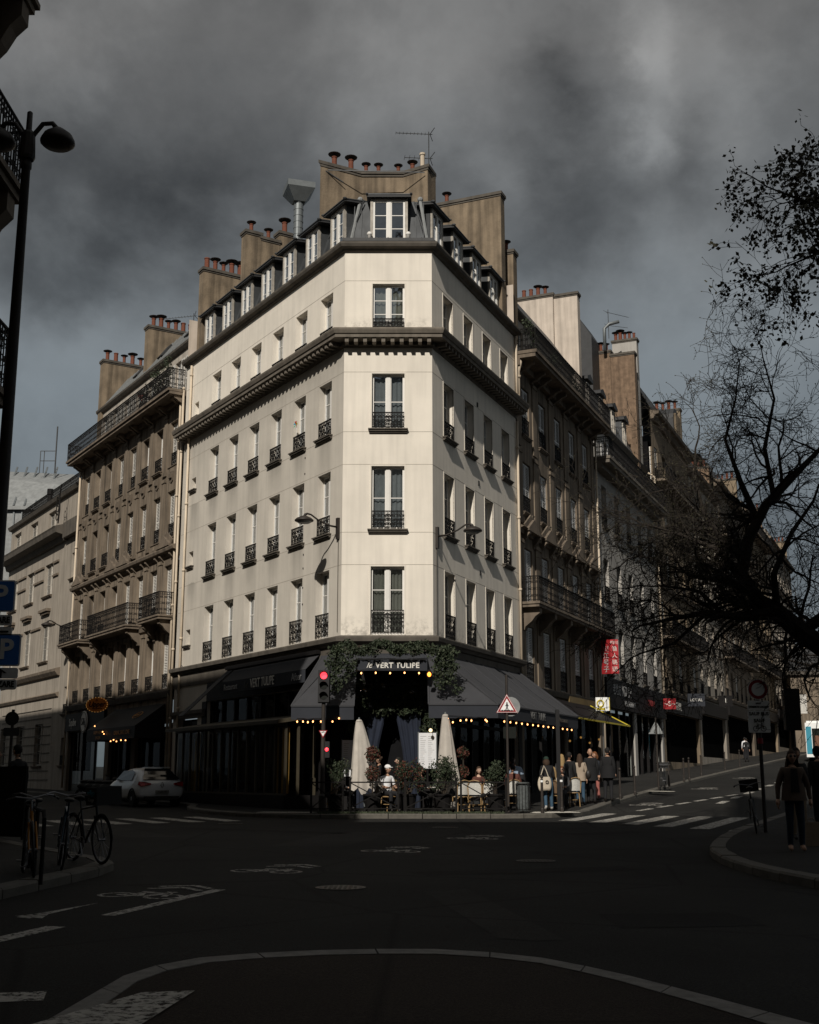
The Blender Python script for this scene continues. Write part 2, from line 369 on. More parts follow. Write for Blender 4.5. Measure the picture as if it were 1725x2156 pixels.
def rail_mesh(w, h, rich=True, y=-.03):
    """cast-iron window guard: rails, bars and scrolls"""
    b = MB(); x = w/2; r = .009
    b.box(-x, x, y-.018, y+.018, h-.022, h+.012); b.box(-x, x, y-.012, y+.012, .05, .075); b.box(-x, x, y-.01, y+.01, h-.14, h-.122)
    n = max(5, int(round(w/.115)))
    for i in range(n+1):
        xx = -x + .012 + (w-.024)*i/n; b.box(xx-r, xx+r, y-r, y+r, .0, h)
    if rich:
        for i in range(n):
            xx = -x + .012 + (w-.024)*(i+.5)/n
            b.ring((xx, y, h-.072), .036, .008, 8, 3)
            hh = h-.2
            for k in range(3):
                zc = .1 + hh*(k+.5)/3; b.ring((xx, y, zc), .046, .010, 8, 3)
                if (i+k) % 2 == 0: b.ring((xx, y, zc), .02, .012, 6, 3)
    return b
def shutter_mesh(w, h):
    b = MB(); f = .05
    b.box(0, f, 0, .035, 0, h); b.box(w-f, w, 0, .035, 0, h); b.box(f, w-f, 0, .035, 0, f*1.5); b.box(f, w-f, 0, .035, h-f*1.5, h); b.box(f, w-f, 0, .035, h*.47, h*.47+f*1.3)
    n = int(h/.075)
    for i in range(n):
        z = f*1.5 + (h-f*3)*(i+.5)/n; b.add([(f, .0, z-.03), (w-f, .0, z-.03), (w-f, .034, z+.022), (f, .034, z+.022), (f, .006, z-.034), (w-f, .006, z-.034)], [(0, 1, 2, 3), (4, 5, 1, 0)])
    return b
def sill_mesh(w, p=.12, t=.1):
    b = MB(); x = w/2+.09; b.box(-x, x, -p, .1, -t, 0); b.box(-x-.03, x+.03, -p-.04, .1, -t*.45, -.004); b.box(-x, x, -p*.6, .1, -t*1.45, -t); return b

def window(parent, F, x, z, w, h, d, bars=2, rail=None, sill=None, shut=None, curtain=None, wood='white_wood', sill_p=.12, shut_open=0.0, y0=0.0):
    """one window of a facade: frame with pane, guard rail, sill and shutters below it"""
    wn = put('window', cached(('sash', w, h, bars, wood), lambda: sash_mesh(w, h, bars).mesh('window_frame', M_[wood])), parent, F.M(x, y0+d-.06, z))
    put('pane', cached(('pane', w, h), lambda: pane_mesh(w, h).mesh('pane', M_['glass'], recalc=False)), wn, F.M(x, y0+d-.06, z))
    put('room', cached(('room', w, h), lambda: room_mesh(w, h).mesh('room', M_['dark_room'])), wn, F.M(x, y0+d-.06, z))
    if curtain: put('curtain', cached(('cur', w, h, curtain), lambda: curtain_mesh(w, h-.06, h*curtain[0], curtain[1]).mesh('curtain', M_[curtain[2]], recalc=False)), wn, F.M(x, y0+d-.06, z))
    if rail: put('railing', cached(('rail', w, rail), lambda: rail_mesh(w-.02, rail).mesh('railing', M_['iron'], recalc=False)), wn, F.M(x, y0+.02, z+.02))
    if sill: put('sill', cached(('sill', w, sill_p, sill), lambda: sill_mesh(w, sill_p).mesh('sill', M_[sill])), wn, F.M(x, y0, z))
    if shut:
        me = cached(('shut', round(w/2, 3), h), lambda: shutter_mesh(w/2-.01, h-.05).mesh('shutter', M_[shut], recalc=False))
        for sgn in (-1, 1):
            a = rad(shut_open)
            if sgn < 0: put('shutter', me, wn, F.M(x-w/2, y0+.05, z+.02, -a))
            else: put('shutter', me, wn, F.M(x+w/2, y0+.05, z+.02, a) @ Matrix.Scale(-1, 4, (1, 0, 0)))
    return wn

def chimney(parent, M, lx, ly, z0, z1, pots, m='render_tan', name='chimney', tall=.55, cap=True, seed=0):
    """a rendered stack with a coping and its flue pots"""
    rnd = random.Random(seed); b = MB(); b.box(0, lx, 0, ly, z0, z1); 
    c = put(name, b.mesh('chimney', M_[m]), parent, M)
    k = MB(); k.box(-.07, lx+.07, -.07, ly+.07, z1, z1+.13); k.box(-.03, lx+.03, -.03, ly+.03, z1-.08, z1); put('coping', k.mesh('coping', M_['trim_dark']), c, M)
    for px, py in pots:
        pot(c, M @ Matrix.Translation((px, py, z1+.13)), rnd.choice((.85, 1, 1.15)), rnd.random() < .8)
    return c
def pot_me(cap):
    b = MB(); b.lathe([(.115, 0), (.105, .1), (.10, .45), (.12, .46), (.12, .5), (.09, .5)], 10)
    b.cm = 1
    if cap:
        for a in range(3): b.bar((.09*math.cos(a*2.1), .09*math.sin(a*2.1), .48), (.12*math.cos(a*2.1), .12*math.sin(a*2.1), .60), .02)
        b.lathe([(.03, .59), (.25, .60), (.26, .62), (.15, .665), (.02, .685)], 12)
    return b
def pot(parent, M, s=1.0, cap=True):
    me = cached(('pot', cap), lambda: pot_me(cap).mesh('chimney_pot', [M_['terracotta'], M_['pot_metal']]))
    return put('chimney_pot', me, parent, M @ Matrix.Scale(s, 4))

WORK = bpy.data.scenes.new('work')      # scratch scene for turning text and skinned skeletons into meshes
def bake(o):
    WORK.collection.objects.link(o)
    with bpy.context.temp_override(scene=WORK, view_layer=WORK.view_layers[0]): dg = bpy.context.evaluated_depsgraph_get()
    me = bpy.data.meshes.new_from_object(o.evaluated_get(dg)); bpy.data.objects.remove(o); return me

def text_mesh(body, size, m, ext=.004, shear=0.0, space=1.0, align='CENTER', offset=0.0, xs=1.0):
    cu = bpy.data.curves.new('lettering', 'FONT'); cu.body = body; cu.size = size; cu.extrude = ext; cu.align_x = align; cu.align_y = 'CENTER'
    cu.shear = shear; cu.space_character = space; cu.offset = offset; cu.resolution_u = 3
    o = bpy.data.objects.new('lettering', cu); me = bake(o); bpy.data.curves.remove(cu); me.name = 'lettering'
    if xs != 1.0:
        for v in me.vertices: v.co.x *= xs
    me.materials.clear(); me.materials.append(m); return me
UPR = Matrix.Rotation(rad(90), 4, 'X')
def text(body, size, m, parent, M, **kw):
    """flat lettering standing upright, facing -y of M"""
    return put('lettering', text_mesh(body, size, m, **kw), parent, M @ UPR)
# ------------------------------------------------------------------ ground
def asphalt(name, col, var=.3):
    m = mat(name, col, .85, var, .35, bump=.5, bscale=180, spec=.12)
    nt = m.node_tree; N = nt.nodes; L = nt.links; b = N['Principled BSDF']; src = b.inputs['Base Color'].links[0].from_socket
    tc = N.new('ShaderNodeTexCoord'); n = N.new('ShaderNodeTexNoise'); n.inputs['Scale'].default_value = 55; n.inputs['Detail'].default_value = 3; L.new(tc.outputs['Object'], n.inputs['Vector'])
    r = N.new('ShaderNodeMapRange'); r.inputs['From Min'].default_value = .35; r.inputs['From Max'].default_value = .65; r.inputs['To Min'].default_value = .6; r.inputs['To Max'].default_value = 1.4; L.new(n.outputs['Fac'], r.inputs['Value'])
    vo = N.new('ShaderNodeTexVoronoi'); vo.feature = 'DISTANCE_TO_EDGE'; vo.inputs['Scale'].default_value = .22; L.new(tc.outputs['Object'], vo.inputs['Vector'])
    cr = N.new('ShaderNodeMapRange'); cr.inputs['From Min'].default_value = .0; cr.inputs['From Max'].default_value = .012; cr.inputs['To Min'].default_value = .55; cr.inputs['To Max'].default_value = 1; L.new(vo.outputs['Distance'], cr.inputs['Value'])
    mu = N.new('ShaderNodeMath'); mu.operation = 'MULTIPLY'; L.new(r.outputs[0], mu.inputs[0]); L.new(cr.outputs[0], mu.inputs[1])
    vm = N.new('ShaderNodeVectorMath'); vm.operation = 'SCALE'; L.new(src, vm.inputs[0]); L.new(mu.outputs[0], vm.inputs['Scale']); L.new(vm.outputs[0], b.inputs['Base Color'])
    return m
M_['asphalt'] = asphalt('asphalt', (.024, .0235, .022)); M_['pavement'] = asphalt('pavement', (.030, .029, .027)); M_['island'] = asphalt('island', (.033, .025, .020))
mk('granite', (.10, .092, .078), .85, .3, 6, bump=.3, bscale=50)
mk('granite_pale', (.20, .19, .175), .85, .3, 8, bump=.3, bscale=60)
def paint_mat():
    m = mat('road_paint', (.42, .40, .36), .7, .25, 6)
    nt = m.node_tree; N = nt.nodes; L = nt.links; b = N['Principled BSDF']
    tc = N.new('ShaderNodeTexCoord'); n = N.new('ShaderNodeTexNoise'); n.inputs['Scale'].default_value = 14; n.inputs['Detail'].default_value = 8; n.inputs['Roughness'].default_value = .7; L.new(tc.outputs['Object'], n.inputs['Vector'])
    r = N.new('ShaderNodeMapRange'); r.inputs['From Min'].default_value = .38; r.inputs['From Max'].default_value = .52; L.new(n.outputs['Fac'], r.inputs['Value']); L.new(r.outputs[0], b.inputs['Alpha'])
    return m
M_['paint'] = paint_mat()

def grid_axis(a, b, n0, n1, s0, s1):
    xs = []; x = a
    while x < b: xs.append(x); x += s0 if n0 <= x < n1 else s1
    xs.append(b); return xs
def build_road():
    xs = grid_axis(-400, 400, -40, 70, 2.0, 20.0); ys = grid_axis(-200, 500, -10, 180, 2.0, 20.0); b = MB()
    b.v = [(x, y, gz(x, y)) for y in ys for x in xs]; n = len(xs)
    b.f = [(j*n+i, j*n+i+1, (j+1)*n+i+1, (j+1)*n+i) for j in range(len(ys)-1) for i in range(n-1)]; b.m = [0]*len(b.f)
    struct(put('road', b.mesh('road', M_['asphalt'], recalc=False)))
build_road()

def chaikin(P, n=2):
    for _ in range(n):
        Q = [P[0]]
        for a, b in zip(P, P[1:]): Q += [a*.75+b*.25, a*.25+b*.75]
        P = Q + [P[-1]]
    return P
def resample(P, step):
    out = [P[0].copy()]; acc = 0.0
    for a, b in zip(P, P[1:]):
        d = (b-a).length; t = 0.0
        while acc + (d - t) >= step:
            t += step - acc; acc = 0.0; out.append(a.lerp(b, t/d))
        acc += d - t
    return out
KERB_H = .13
stone_me = {}
def pavement(name, kerb, inward, width, m='pavement', stones=True, h=KERB_H, kw=.28, near=95):
    """raised sheet behind a kerb line; inward = +1 when the pavement lies left of travel"""
    P = resample(chaikin([Vector(p) for p in kerb]), 1.0); n = len(P); b = MB(); rows = [0, .0, kw]; 
    inn = []
    for i in range(n):
        d = (P[min(i+1, n-1)] - P[max(i-1, 0)]).normalized(); inn.append(Vector((-d.y, d.x)) * inward)
    offs = [kw, kw + (width-kw)*.25, kw + (width-kw)*.6, width]
    for i in range(n):
        for o in offs:
            q = P[i] + inn[i]*o; b.v.append((q.x, q.y, gz(q.x, q.y) + h))
    k = len(offs)
    for i in range(n-1):
        for j in range(k-1): b.f.append((i*k+j, (i+1)*k+j, (i+1)*k+j+1, i*k+j+1)); b.m.append(0)
    pv = struct(put(name, b.mesh(name, M_[m], recalc=False)))
    if not stones: return pv
    far = MB()
    for i in range(n-1):
        a, c = P[i], P[i+1]; d = c - a; L = d.length; a2, c2 = a + inn[i]*kw, c + inn[i+1]*kw
        za, zc = gz(a.x, a.y), gz(c.x, c.y); e = random.uniform(-.006, .006); g = .012
        qa, qc, qa2, qc2 = a.lerp(c, g), c.lerp(a, g), a2.lerp(c2, g), c2.lerp(a2, g)
        s = MB(); hh = h + e + .004; mid = (a + c)/2
        vs = [(qa.x, qa.y, za-.1), (qc.x, qc.y, zc-.1), (qc2.x, qc2.y, zc-.1), (qa2.x, qa2.y, za-.1)]
        ba, bc = qa + inn[i]*.03, qc + inn[i+1]*.03
        vs += [(qa.x, qa.y, za+hh-.03), (qc.x, qc.y, zc+hh-.03), (ba.x, ba.y, za+hh), (bc.x, bc.y, zc+hh), (qc2.x, qc2.y, zc+hh), (qa2.x, qa2.y, za+hh)]
        s.add([(v[0]-mid.x, v[1]-mid.y, v[2]) for v in vs], [(0, 1, 5, 4), (4, 5, 7, 6), (6, 7, 8, 9), (1, 2, 8, 7, 5), (0, 4, 6, 9, 3), (3, 9, 8, 2)])
        if mid.length < near and abs(mid.x) < mid.y*.4 + 2:
            put('kerb_stone', s.mesh('kerb_stone', M_['granite']), pv, Matrix.Translation((mid.x, mid.y, 0)))
        else: far.join(s, Matrix.Translation((mid.x, mid.y, 0)))
    if far.f: struct(put('far_kerb', far.mesh('far_kerb', M_['granite']), pv), 'stuff')
    return pv
def fp(F, x, o): q = F.p(x, -o, 0); return (q.x, q.y)
KERB_MAIN = [fp(FL, -75, 1.9), fp(FL, -40, 1.9), fp(FL, -16, 1.9), fp(FL, -8.6, 1.9), fp(FL, -6.8, 2.3), fp(FL, -5.0, 3.3), fp(FL, -2.4, 4.0), (-5.4, 37.9), (-4.0, 36.9), (-2.3, 36.5), (0, 36.45), (2.6, 36.5), (4.2, 36.9), (5.35, 38.4),
             fp(FR, 5, 4.5), fp(FR, 15, 4.1), fp(FR, 30, 3.7), fp(FR, 60, 3.6), fp(FR, 130, 3.6)]
pavement('pavement', KERB_MAIN, 1, 9.0)
KERB_R = [(22, 2), (12, 6.5), (7.6, 11.2), (5.6, 14.6), (4.95, 17.9), (5.0, 20.6), (5.5, 23.2), (7.0, 27.6), fp(FR, -6.5, 10.8), fp(FR, 0, 10.8), fp(FR, 40, 10.8), fp(FR, 130, 10.8)]
pavement('pavement', KERB_R, -1, 9.0)
KERB_L = [fp(FL, -75, 13.4), fp(FL, -20, 13.4), (-7.6, 24.0), (-5.6, 21.0), (-4.55, 19.6), (-4.4, 18.4), (-4.7, 16.4), (-4.95, 14.6), (-5.3, 12.0), (-6.0, 8.0), (-7.4, 3.0), (-10, -6)]
pavement('pavement', KERB_L, -1, 9.0)
# traffic island in the foreground
ISL = [(-2.45, 3.0), (-2.35, 6.0), (-2.2, 8.2), (-2.08, 10.1), (-1.2, 10.68), (0, 10.86), (.6, 10.72), (1.3, 10.16), (2.32, 8.1), (3.2, 6.0), (4.0, 3.0)]
def island():
    P = resample(chaikin([Vector(p) for p in ISL], 1), .5); b = MB(); z = lambda q: gz(q.x, q.y) + .05
    c = Vector((.3, 6.0)); inner = [q.lerp(c, .26/(q-c).length) for q in P]
    b.add([(c.x, c.y, gz(c.x, c.y)+.05)] + [(q.x, q.y, z(q)) for q in inner], [(0, i+2, i+1) for i in range(len(inner)-1)])
    o = struct(put('traffic_island', b.mesh('traffic_island', M_['island'], recalc=False)))
    for i in range(0, len(P)-1, 2):
        j = min(i+2, len(P)-1); s = MB(); a, c2, a2, c3 = P[i].lerp(P[j], .008), P[j].lerp(P[i], .008), inner[i].lerp(inner[j], .008), inner[j].lerp(inner[i], .008)
        if i+1 < j: m1, m2 = P[i+1], inner[i+1]
        else: m1, m2 = (a+c2)/2, (a2+c3)/2
        top = [(q.x, q.y, z(q)+.006) for q in (a, m1, c2, c3, m2, a2)]; bot = [(x, y, zz-.12) for x, y, zz in top]
        s.add(top+bot, [(0, 1, 2, 3, 4, 5)] + [(k, (k+1) % 6, (k+1) % 6+6, k+6) for k in range(6)])
        put('kerb_stone', s.mesh('kerb_stone', M_['granite_pale']), o)
island()

def paint(name, polys, parent=None, lift=.005):
    b = MB()
    for p in polys: b.add([(x, y, gz(x, y)+lift) for x, y in p], [tuple(range(len(p)))])
    return struct(put(name, b.mesh(name, M_['paint'], recalc=False)))
def strip(a, c, w):
    a, c = Vector(a), Vector(c); d = (c-a).normalized(); n = Vector((-d.y, d.x))*w/2; k = max(1, int((c-a).length/2)); out = []
    for i in range(k):
        p, q = a.lerp(c, i/k), a.lerp(c, (i+1)/k); out.append([tuple(p-n), tuple(q-n), tuple(q+n), tuple(p+n)])
    return out
for i in range(6):
    paint('crossing_stripe', strip(fp(FR, -3.5-.72*i, 5.45+1.05*i), fp(FR, 1.5-.25*i, 5.45+1.05*i), .5))
for i in range(8):
    paint('crossing_stripe', strip(fp(FL, 3.4, 5.2+1.05*i), fp(FL, .2, 5.2+1.05*i), .5))
for i in range(26):      # dashed line up the right-hand street
    paint('lane_dash', strip(fp(FR, 7.5+3.4*i, 7.9), fp(FR, 9.1+3.4*i, 7.9), .28))
for i in range(6):
    paint('lane_dash', strip(fp(FR, 3+1.9*i, 6.0+.28*i), fp(FR, 4.2+1.9*i, 6.2+.28*i), .22))
paint('lane_line', strip((-3.22, 13.55), (-2.44, 16.25), .17)); paint('lane_line', strip((-3.95, 11.2), (-3.52, 12.65), .22)); 
paint('arrow_mark', [[(-4.15, 13.4), (-3.98, 13.3), (-3.62, 14.72)], [(-4.2, 13.5), (-3.9, 13.8), (-3.85, 13.3)]])
paint('lane_line', [[(-1.83, 8.8), (-1.48, 8.86), (-1.62, 7.7), (-2.3, 7.7)]], lift=.062)
paint('lane_line', strip((-4.6, 8.55), (-2.55, 9.0), .35))
def bike_mark(X, Y, ang, s=1.0, chevron=True):
    b = MB(); M = Matrix.Translation((X, Y, 0)) @ Matrix.Rotation(ang, 4, 'Z') @ Matrix.Scale(s, 4)
    def fl(p): q = M @ Vector((p[0], p[1], 0)); return (q.x, q.y, gz(q.x, q.y)+.006)
    def seg(a, c, w):
        a, c = Vector(a), Vector(c); n = (c-a).normalized(); n = Vector((-n.y, n.x))*w/2; b.add([fl(a-n), fl(c-n), fl(c+n), fl(a+n)], [(0, 1, 2, 3)])
    for cx in (-.42, .42):
        k = 20
        for i in range(k):
            t, u = 2*math.pi*i/k, 2*math.pi*(i+1)/k; r0, r1 = .24, .32
            b.add([fl((cx+r0*math.cos(t), r0*math.sin(t))), fl((cx+r1*math.cos(t), r1*math.sin(t))), fl((cx+r1*math.cos(u), r1*math.sin(u))), fl((cx+r0*math.cos(u), r0*math.sin(u)))], [(0, 1, 2, 3)])
    for a, c in [((-.42, 0), (-.15, .42)), ((-.15, .42), (.28, .42)), ((.28, .42), (.42, 0)), ((-.2, .42), (0, -.02)), ((0, -.02), (.28, .42)), ((-.42, 0), (0, -.02)), ((.28, .42), (.22, .6)), ((.1, .62), (.3, .6)), ((-.3, .55), (-.05, .55))]: seg(a, c, .10)
    if chevron:
        for dy in (1.0, 1.35): seg((-.5, dy), (0, dy+.35), .13); seg((.5, dy), (0, dy+.35), .13)
    struct(put('bicycle_mark', b.mesh('bicycle_mark', M_['paint'], recalc=False)))
for X, Y in ((-3.3, 15.5), (-2.15, 18.9), (-.35, 23.1), (1.35, 26.9)): bike_mark(X, Y, rad(-20), .78)
for i in range(3): bike_mark(*fp(FR, 6+12*i, 5.6), TRv.to_2d().angle_signed(Vector((0, 1))), .8)
def tactile(X, Y, ang, w, d):
    b = MB(); b.box(-w/2, w/2, -d/2, d/2, 0, .008)
    for i in range(int(w/.1)):
        for j in range(int(d/.1)): b.box(-w/2+.04+.1*i, -w/2+.07+.1*i, -d/2+.04+.1*j, -d/2+.07+.1*j, .008, .014)
    struct(put('tactile_strip', b.mesh('tactile_strip', M_['tactile'], recalc=False), None, TR(X, Y, gz(X, Y)+KERB_H+.004, ang)))
mk('tactile', (.50, .48, .43), .8, .15, 5)
tactile(4.3, 37.6, rad(20), 1.5, .8); tactile(-3.7, 37.6, rad(-12), 1.7, .7); tactile(*fp(FR, 13, 4.6), TRv.to_2d().angle_signed(Vector((1, 0)))*-1, 1.6, .5)

# ------------------------------------------------------------------ the corner building
mk('shop_dark', (.02, .019, .018), .7, .2, 4)
def main_building():
    root = thing('corner_building', 'cream rendered six-storey corner building with chamfered front and zinc mansard', 'building', TR(-.75, 41, gz(0, 41)))
    d = .30; LW = [(-.88-.96/2-2.02*i) for i in range(6)]; RWx = [1.07+.49+2.12*i for i in range(4)]; CWx = 1.56
    rows = [(6.24, 8.56, .80), (9.84, 12.07, .62), (13.40, 15.42, .58), (17.08, 18.78, .36)]
    smalls = [(7.1, 7.78), (10.55, 11.2), (13.98, 14.52), (17.35, 18.02)]
    lo = [(x-.48, x+.48, a, b) for x in LW for a, b, _ in rows] + [(-13.92, -13.42, a, b) for a, b in smalls] + [(-14.35, -12.25, .55, 4.0)]
    lo += [(-11.3, -.5, .75, 4.6)]
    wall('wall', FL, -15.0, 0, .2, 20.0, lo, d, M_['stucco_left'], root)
    wall('wall', FC, 0, 3.10, .2, 20.0, [(CWx-.57, CWx+.57, a, b) for a, b, _ in rows] + [(.45, 2.65, .5, 4.6)], d, M_['stucco'], root)
    wall('wall', FR, 0, 9.35, .2, 20.0, [(x-.49, x+.49, a, b) for x in RWx for a, b, _ in rows] + [(.5, 8.9, .75, 4.6)], d, M_['stucco'], root)
    wall('wall', Frame(tuple(FR.p(9.35, 0, 0).to_2d()), FR.i), 0, 4.5, 15, 22.4, [], .1, M_['render_pale'], root)
    wall('wall', Frame(tuple(FL.p(-15, 6, 0).to_2d()), -FL.i), 0, 6.0, 15, 22.4, [], .1, M_['render_pale'], root)
    cur = {(0, 0): (.0, 1, 'sheer_sky'), (1, 2): (.0, .5, 'curtain'), (2, 2): (0, .7, 'curtain'), (3, 1): (.0, .6, 'sheer_sky')}
    rnd = random.Random(5)
    for ri, (a, b, rh) in enumerate(rows):
        for i, x in enumerate(LW):
            c = rnd.choice([None, None, (0, 1, 'sheer_sky'), (.45, 1, 'curtain'), (0, .22, 'curtain'), (.0, 1.0, 'sheer_sky')])
            window(root, FL, x, a, .96, round(b-a, 2), d, 2, rail=rh, sill='trim_dark' if ri in (1, 2) else None, curtain=c)
        for i, x in enumerate(RWx):
            c = rnd.choice([None, None, (.6, 1, 'curtain'), (.0, 1.0, 'sheer_sky')])
            window(root, FR, x, a, .98, round(b-a, 2), d, 2, rail=rh if ri < 3 else .2, sill='trim_dark' if ri in (1, 2) else None, curtain=c)
        c = [(0, .80, 'curtain'), (0, 1, 'sheer_sky'), (0, 1, 'sheer_sky'), (.0, 1.0, 'curtain')][ri]  # full sheers of the middle rows added in place of sky reflection
        window(root, FC, CWx, a, 1.14, round(b-a, 2), .2, 1 if ri in (1, 2) else 2, rail=rh, sill='trim_dark' if ri in (1, 2) else None, curtain=c)
    for a, b in smalls: window(root, FL, -13.67, a, .5, round(b-a, 2), .26, 1, sill='trim_dark', sill_p=.1)
    # thin architrave bands round the openings and the joints scored in the render
    for F, xs, w in ((FC, [CWx], 1.14), (FR, RWx, .98)):
        for x in xs:
            for a, b, _ in rows:
                k = MB(); e = w/2
                for s in (-1, 1): k.box(s*e-.0 if s > 0 else -e-.05, e+.05 if s > 0 else -e, -.014, .05, 0, b-a)
                k.box(-e-.05, e+.05, -.014, .05, b-a, b-a+.05); put('architrave', k.mesh('architrave', M_['stucco']), root, F.M(x, 0, a))
    for F, x0, x1 in ((FL, -14.9, 0), (FC, 0, 3.1), (FR, 0, 9.3)):
        for z in (8.62, 9.74, 12.13, 13.3, 15.48, 18.9):
            k = MB()
            for xa, xb in [(x0, x1)]:
                k.box(xa, xb, -.003, .01, z-.008, z+.008)
            put('scored_joint', k.mesh('scored_joint', M_['stucco_joint']), root, F.M())
    path = [tuple(FL.p(-15.05, 0, 0).to_2d()), (XL, YC), (XR, YC), tuple(FR.p(9.4, 0, 0).to_2d())]
    sweep('ledge', path, [(.0, 5.86), (.10, 5.88), (.16, 5.97), (.26, 6.0), (.28, 6.12), (.27, 6.16), (0, 6.22)], M_['trim_dark'], root)
    sweep('fascia_band', path, [(.0, 5.35), (.05, 5.35), (.055, 5.85), (0, 5.85)], M_['trim_dark'], root)
    co = sweep('cornice', path, [(0, 16.36), (.04, 16.36), (.05, 16.42), (.08, 16.46), (.08, 16.58), (.52, 16.59), (.53, 16.70), (.57, 16.72), (.62, 16.83), (.63, 16.89), (.60, 16.92), (0, 17.02)], M_['stone_trim'], root)
    md = cached('mod', lambda: MB().box(-.065, .065, -.46, -.1, -.15, 0).box(-.075, .075, -.47, -.1, -.035, .002).mesh('modillion', M_['stone_trim']))
    for F, x0, x1 in ((FL, -14.9, -.05), (FC, -.05, 3.15), (FR, .05, 9.3)):
        n = int(round((x1-x0)/.32))
        for i in range(n): put('modillion', md, co, F.M(x0+(x1-x0)*(i+.5)/n, 0, 16.585))
    sweep('gutter_ledge', path, [(0, 20.0), (.08, 20.01), (.12, 20.08), (.24, 20.13), (.28, 20.22), (.28, 20.3), (.05, 20.33), (-.3, 20.36), (-.3, 19.95)], M_['trim_dark'], root)
    # mansard in standing-seam zinc, low roof behind
    mans = [(-.28, 20.34), (-.95, 22.42), (-1.02, 22.48), (-5.0, 23.1)]
    roof = sweep('mansard_roof', path, mans, M_['zinc'], root, closed_prof=False)
    sm = MB(); dy, dz = .67, 2.08
    seam = cached('seam', lambda: MB().bar((0, .275, 20.34), (0, .945, 22.42), .03, .035).mesh('seam', M_['zinc']))
    for F, xs in ((FL, [-.32-2.02*i for i in range(8)] + [-.42-2.02*i for i in range(1, 7)]), (FR, [.55+2.12*i for i in range(4)] + [.45+2.12*i for i in range(1, 5)]), (FC, [.28, .55, 2.55, 2.82])):
        for x in xs: put('seam', seam, roof, F.M(x, -.015, 0))
    for F, xs in ((FC, (0, 3.1)),):
        for x in xs:
            h = MB(); s = -1 if x == 0 else 1; ax = math.tan(math.atan2(.53, 1)*.5)*.5
            k = (.5 if x == 0 else .42); h.tube([(x - s*k*.28*1.0, .27, 20.34), (x - s*k*.95*1.0, .94, 22.44)], [.06, .06], 6); h.ell((x - s*k*.95, .95, 22.52), .11, 8, 6)
            put('hip_roll', h.mesh('hip_roll', M_['lead_light']), roof, F.M())
    def dormer(F, x, w, h, front, z, last=False):
        dm = put('dormer', cached(('dorm', w, h), lambda: dormer_mesh(w, h)), root, F.M(x, front, z))
        put('window_frame', cached(('dsash', w, h), lambda: sash_mesh(w-.2, h, 2).mesh('window_frame', M_['white_wood'])), dm, F.M(x, front+.02, z+.03))
        put('pane', cached(('dpane', w, h), lambda: pane_mesh(w-.2, h).mesh('pane', M_['glass'], recalc=False)), dm, F.M(x, front+.02, z+.03))
        put('dark_back', cached(('dback', w, h), lambda: MB().quad((-w/2+.12, .12, .05), (w/2-.12, .12, .05), (w/2-.12, .12, h), (-w/2+.12, .12, h)).mesh('dark_back', M_['dark_room'], recalc=False)), dm, F.M(x, front+.02, z+.03))  # dark sheet close behind the pane, standing in for an unlit room
        put('dormer_roof', cached(('droof', w, h), lambda: droof_mesh(w, h)), dm, F.M(x, front, z))
    def dormer_mesh(w, h):
        b = MB(); e = w/2
        for s in (-1, 1):
            xa, xb = sorted((s*e, s*(e-.1))); b.box(xa, xb, -.0, .10, -.08, h+.1)
        b.box(-e+.1, e-.1, 0, .1, h+.03, h+.1); b.box(-e-.03, e+.03, -.06, .1, -.1, -.03)
        b.cm = 1
        for s in (-1, 1): b.prism([(s*e, .08, -.1), (s*e, .95, h*.95), (s*e, 1.0, h+.1), (s*e, .08, h+.1)], (-s*.04, 0, 0))
        return b.mesh('dormer', [M_['worn_wood'], M_['zinc']])
    def droof_mesh(w, h):
        b = MB(); e = w/2+(.30 if w < 1.2 else .12); b.prism([(-e, -.16, h+.10), (-e, -.16, h+.17), (-e, 1.3, h+.36), (-e, 1.3, h+.26)], (2*e, 0, 0))
        b.cm = 1; b.prism([(-e-.02, -.19, h+.17), (-e-.02, -.19, h+.205), (-e-.02, 1.3, h+.40), (-e-.02, 1.3, h+.365)], (2*e+.04, 0, 0))
        for s in (-1, 1): b.ell((s*e, -.15, h+.2), (.06, .1, .05), 6, 4)
        return b.mesh('dormer_roof', [M_['zinc_dark'], M_['zinc']])
    for i in range(7): dormer(FL, -1.3-2.02*i, 1.08, 1.66, .36, 20.5)
    for i in range(4): dormer(FR, 1.56+2.12*i, 1.08, 1.66, .38, 20.5)
    dormer(FC, CWx, 1.36, 1.72, .22, 20.38)
    for s in (-1, 1):
        cu = MB(); cu.ell((0, 0, .09), (.1, .1, .09), 8, 6); cu.lathe([(.07, -.12), (.07, .05), (.1, .08)], 8); put('window_lamp', cu.mesh('window_lamp', M_['white_wood'], smooth=True), root, FC.M(CWx+s*.70, .1, 20.66))
    gr = MB(); gr.box(0, 3.3, -.26, -.22, 20.3, 20.42)
    for i in range(9): gr.box(.02+.4*i, .05+.4*i, -.27, -.21, 20.3, 20.44)
    put('roof_gutter', gr.mesh('roof_gutter', M_['zinc_dark']), root, FC.M(-.1, 0, .02))
    vb = cached('airvent', lambda: MB().box(-.06, .06, -.02, .02, -.09, .09).box(-.045, .045, -.03, -.02, -.07, .07).mesh('air_vent', M_['shop_dark']))
    for x, z in ((4.6, 15.6), (4.65, 12.5), (4.7, 9.05)): put('air_vent', vb, root, FR.M(x, 0, z))
    for x, z in ((-3.3, 13.0), (-3.3, 12.4), (-3.3, 9.4), (-3.3, 8.9), (-3.3, 8.2), (-3.3, 7.6), (-3.3, 7.0)): put('anchor_bolt', cached('abolt', lambda: MB().box(-.02, .02, -.02, .01, -.03, .03).mesh('anchor_bolt', M_['shop_dark'])), root, FL.M(x+.45, 0, z))
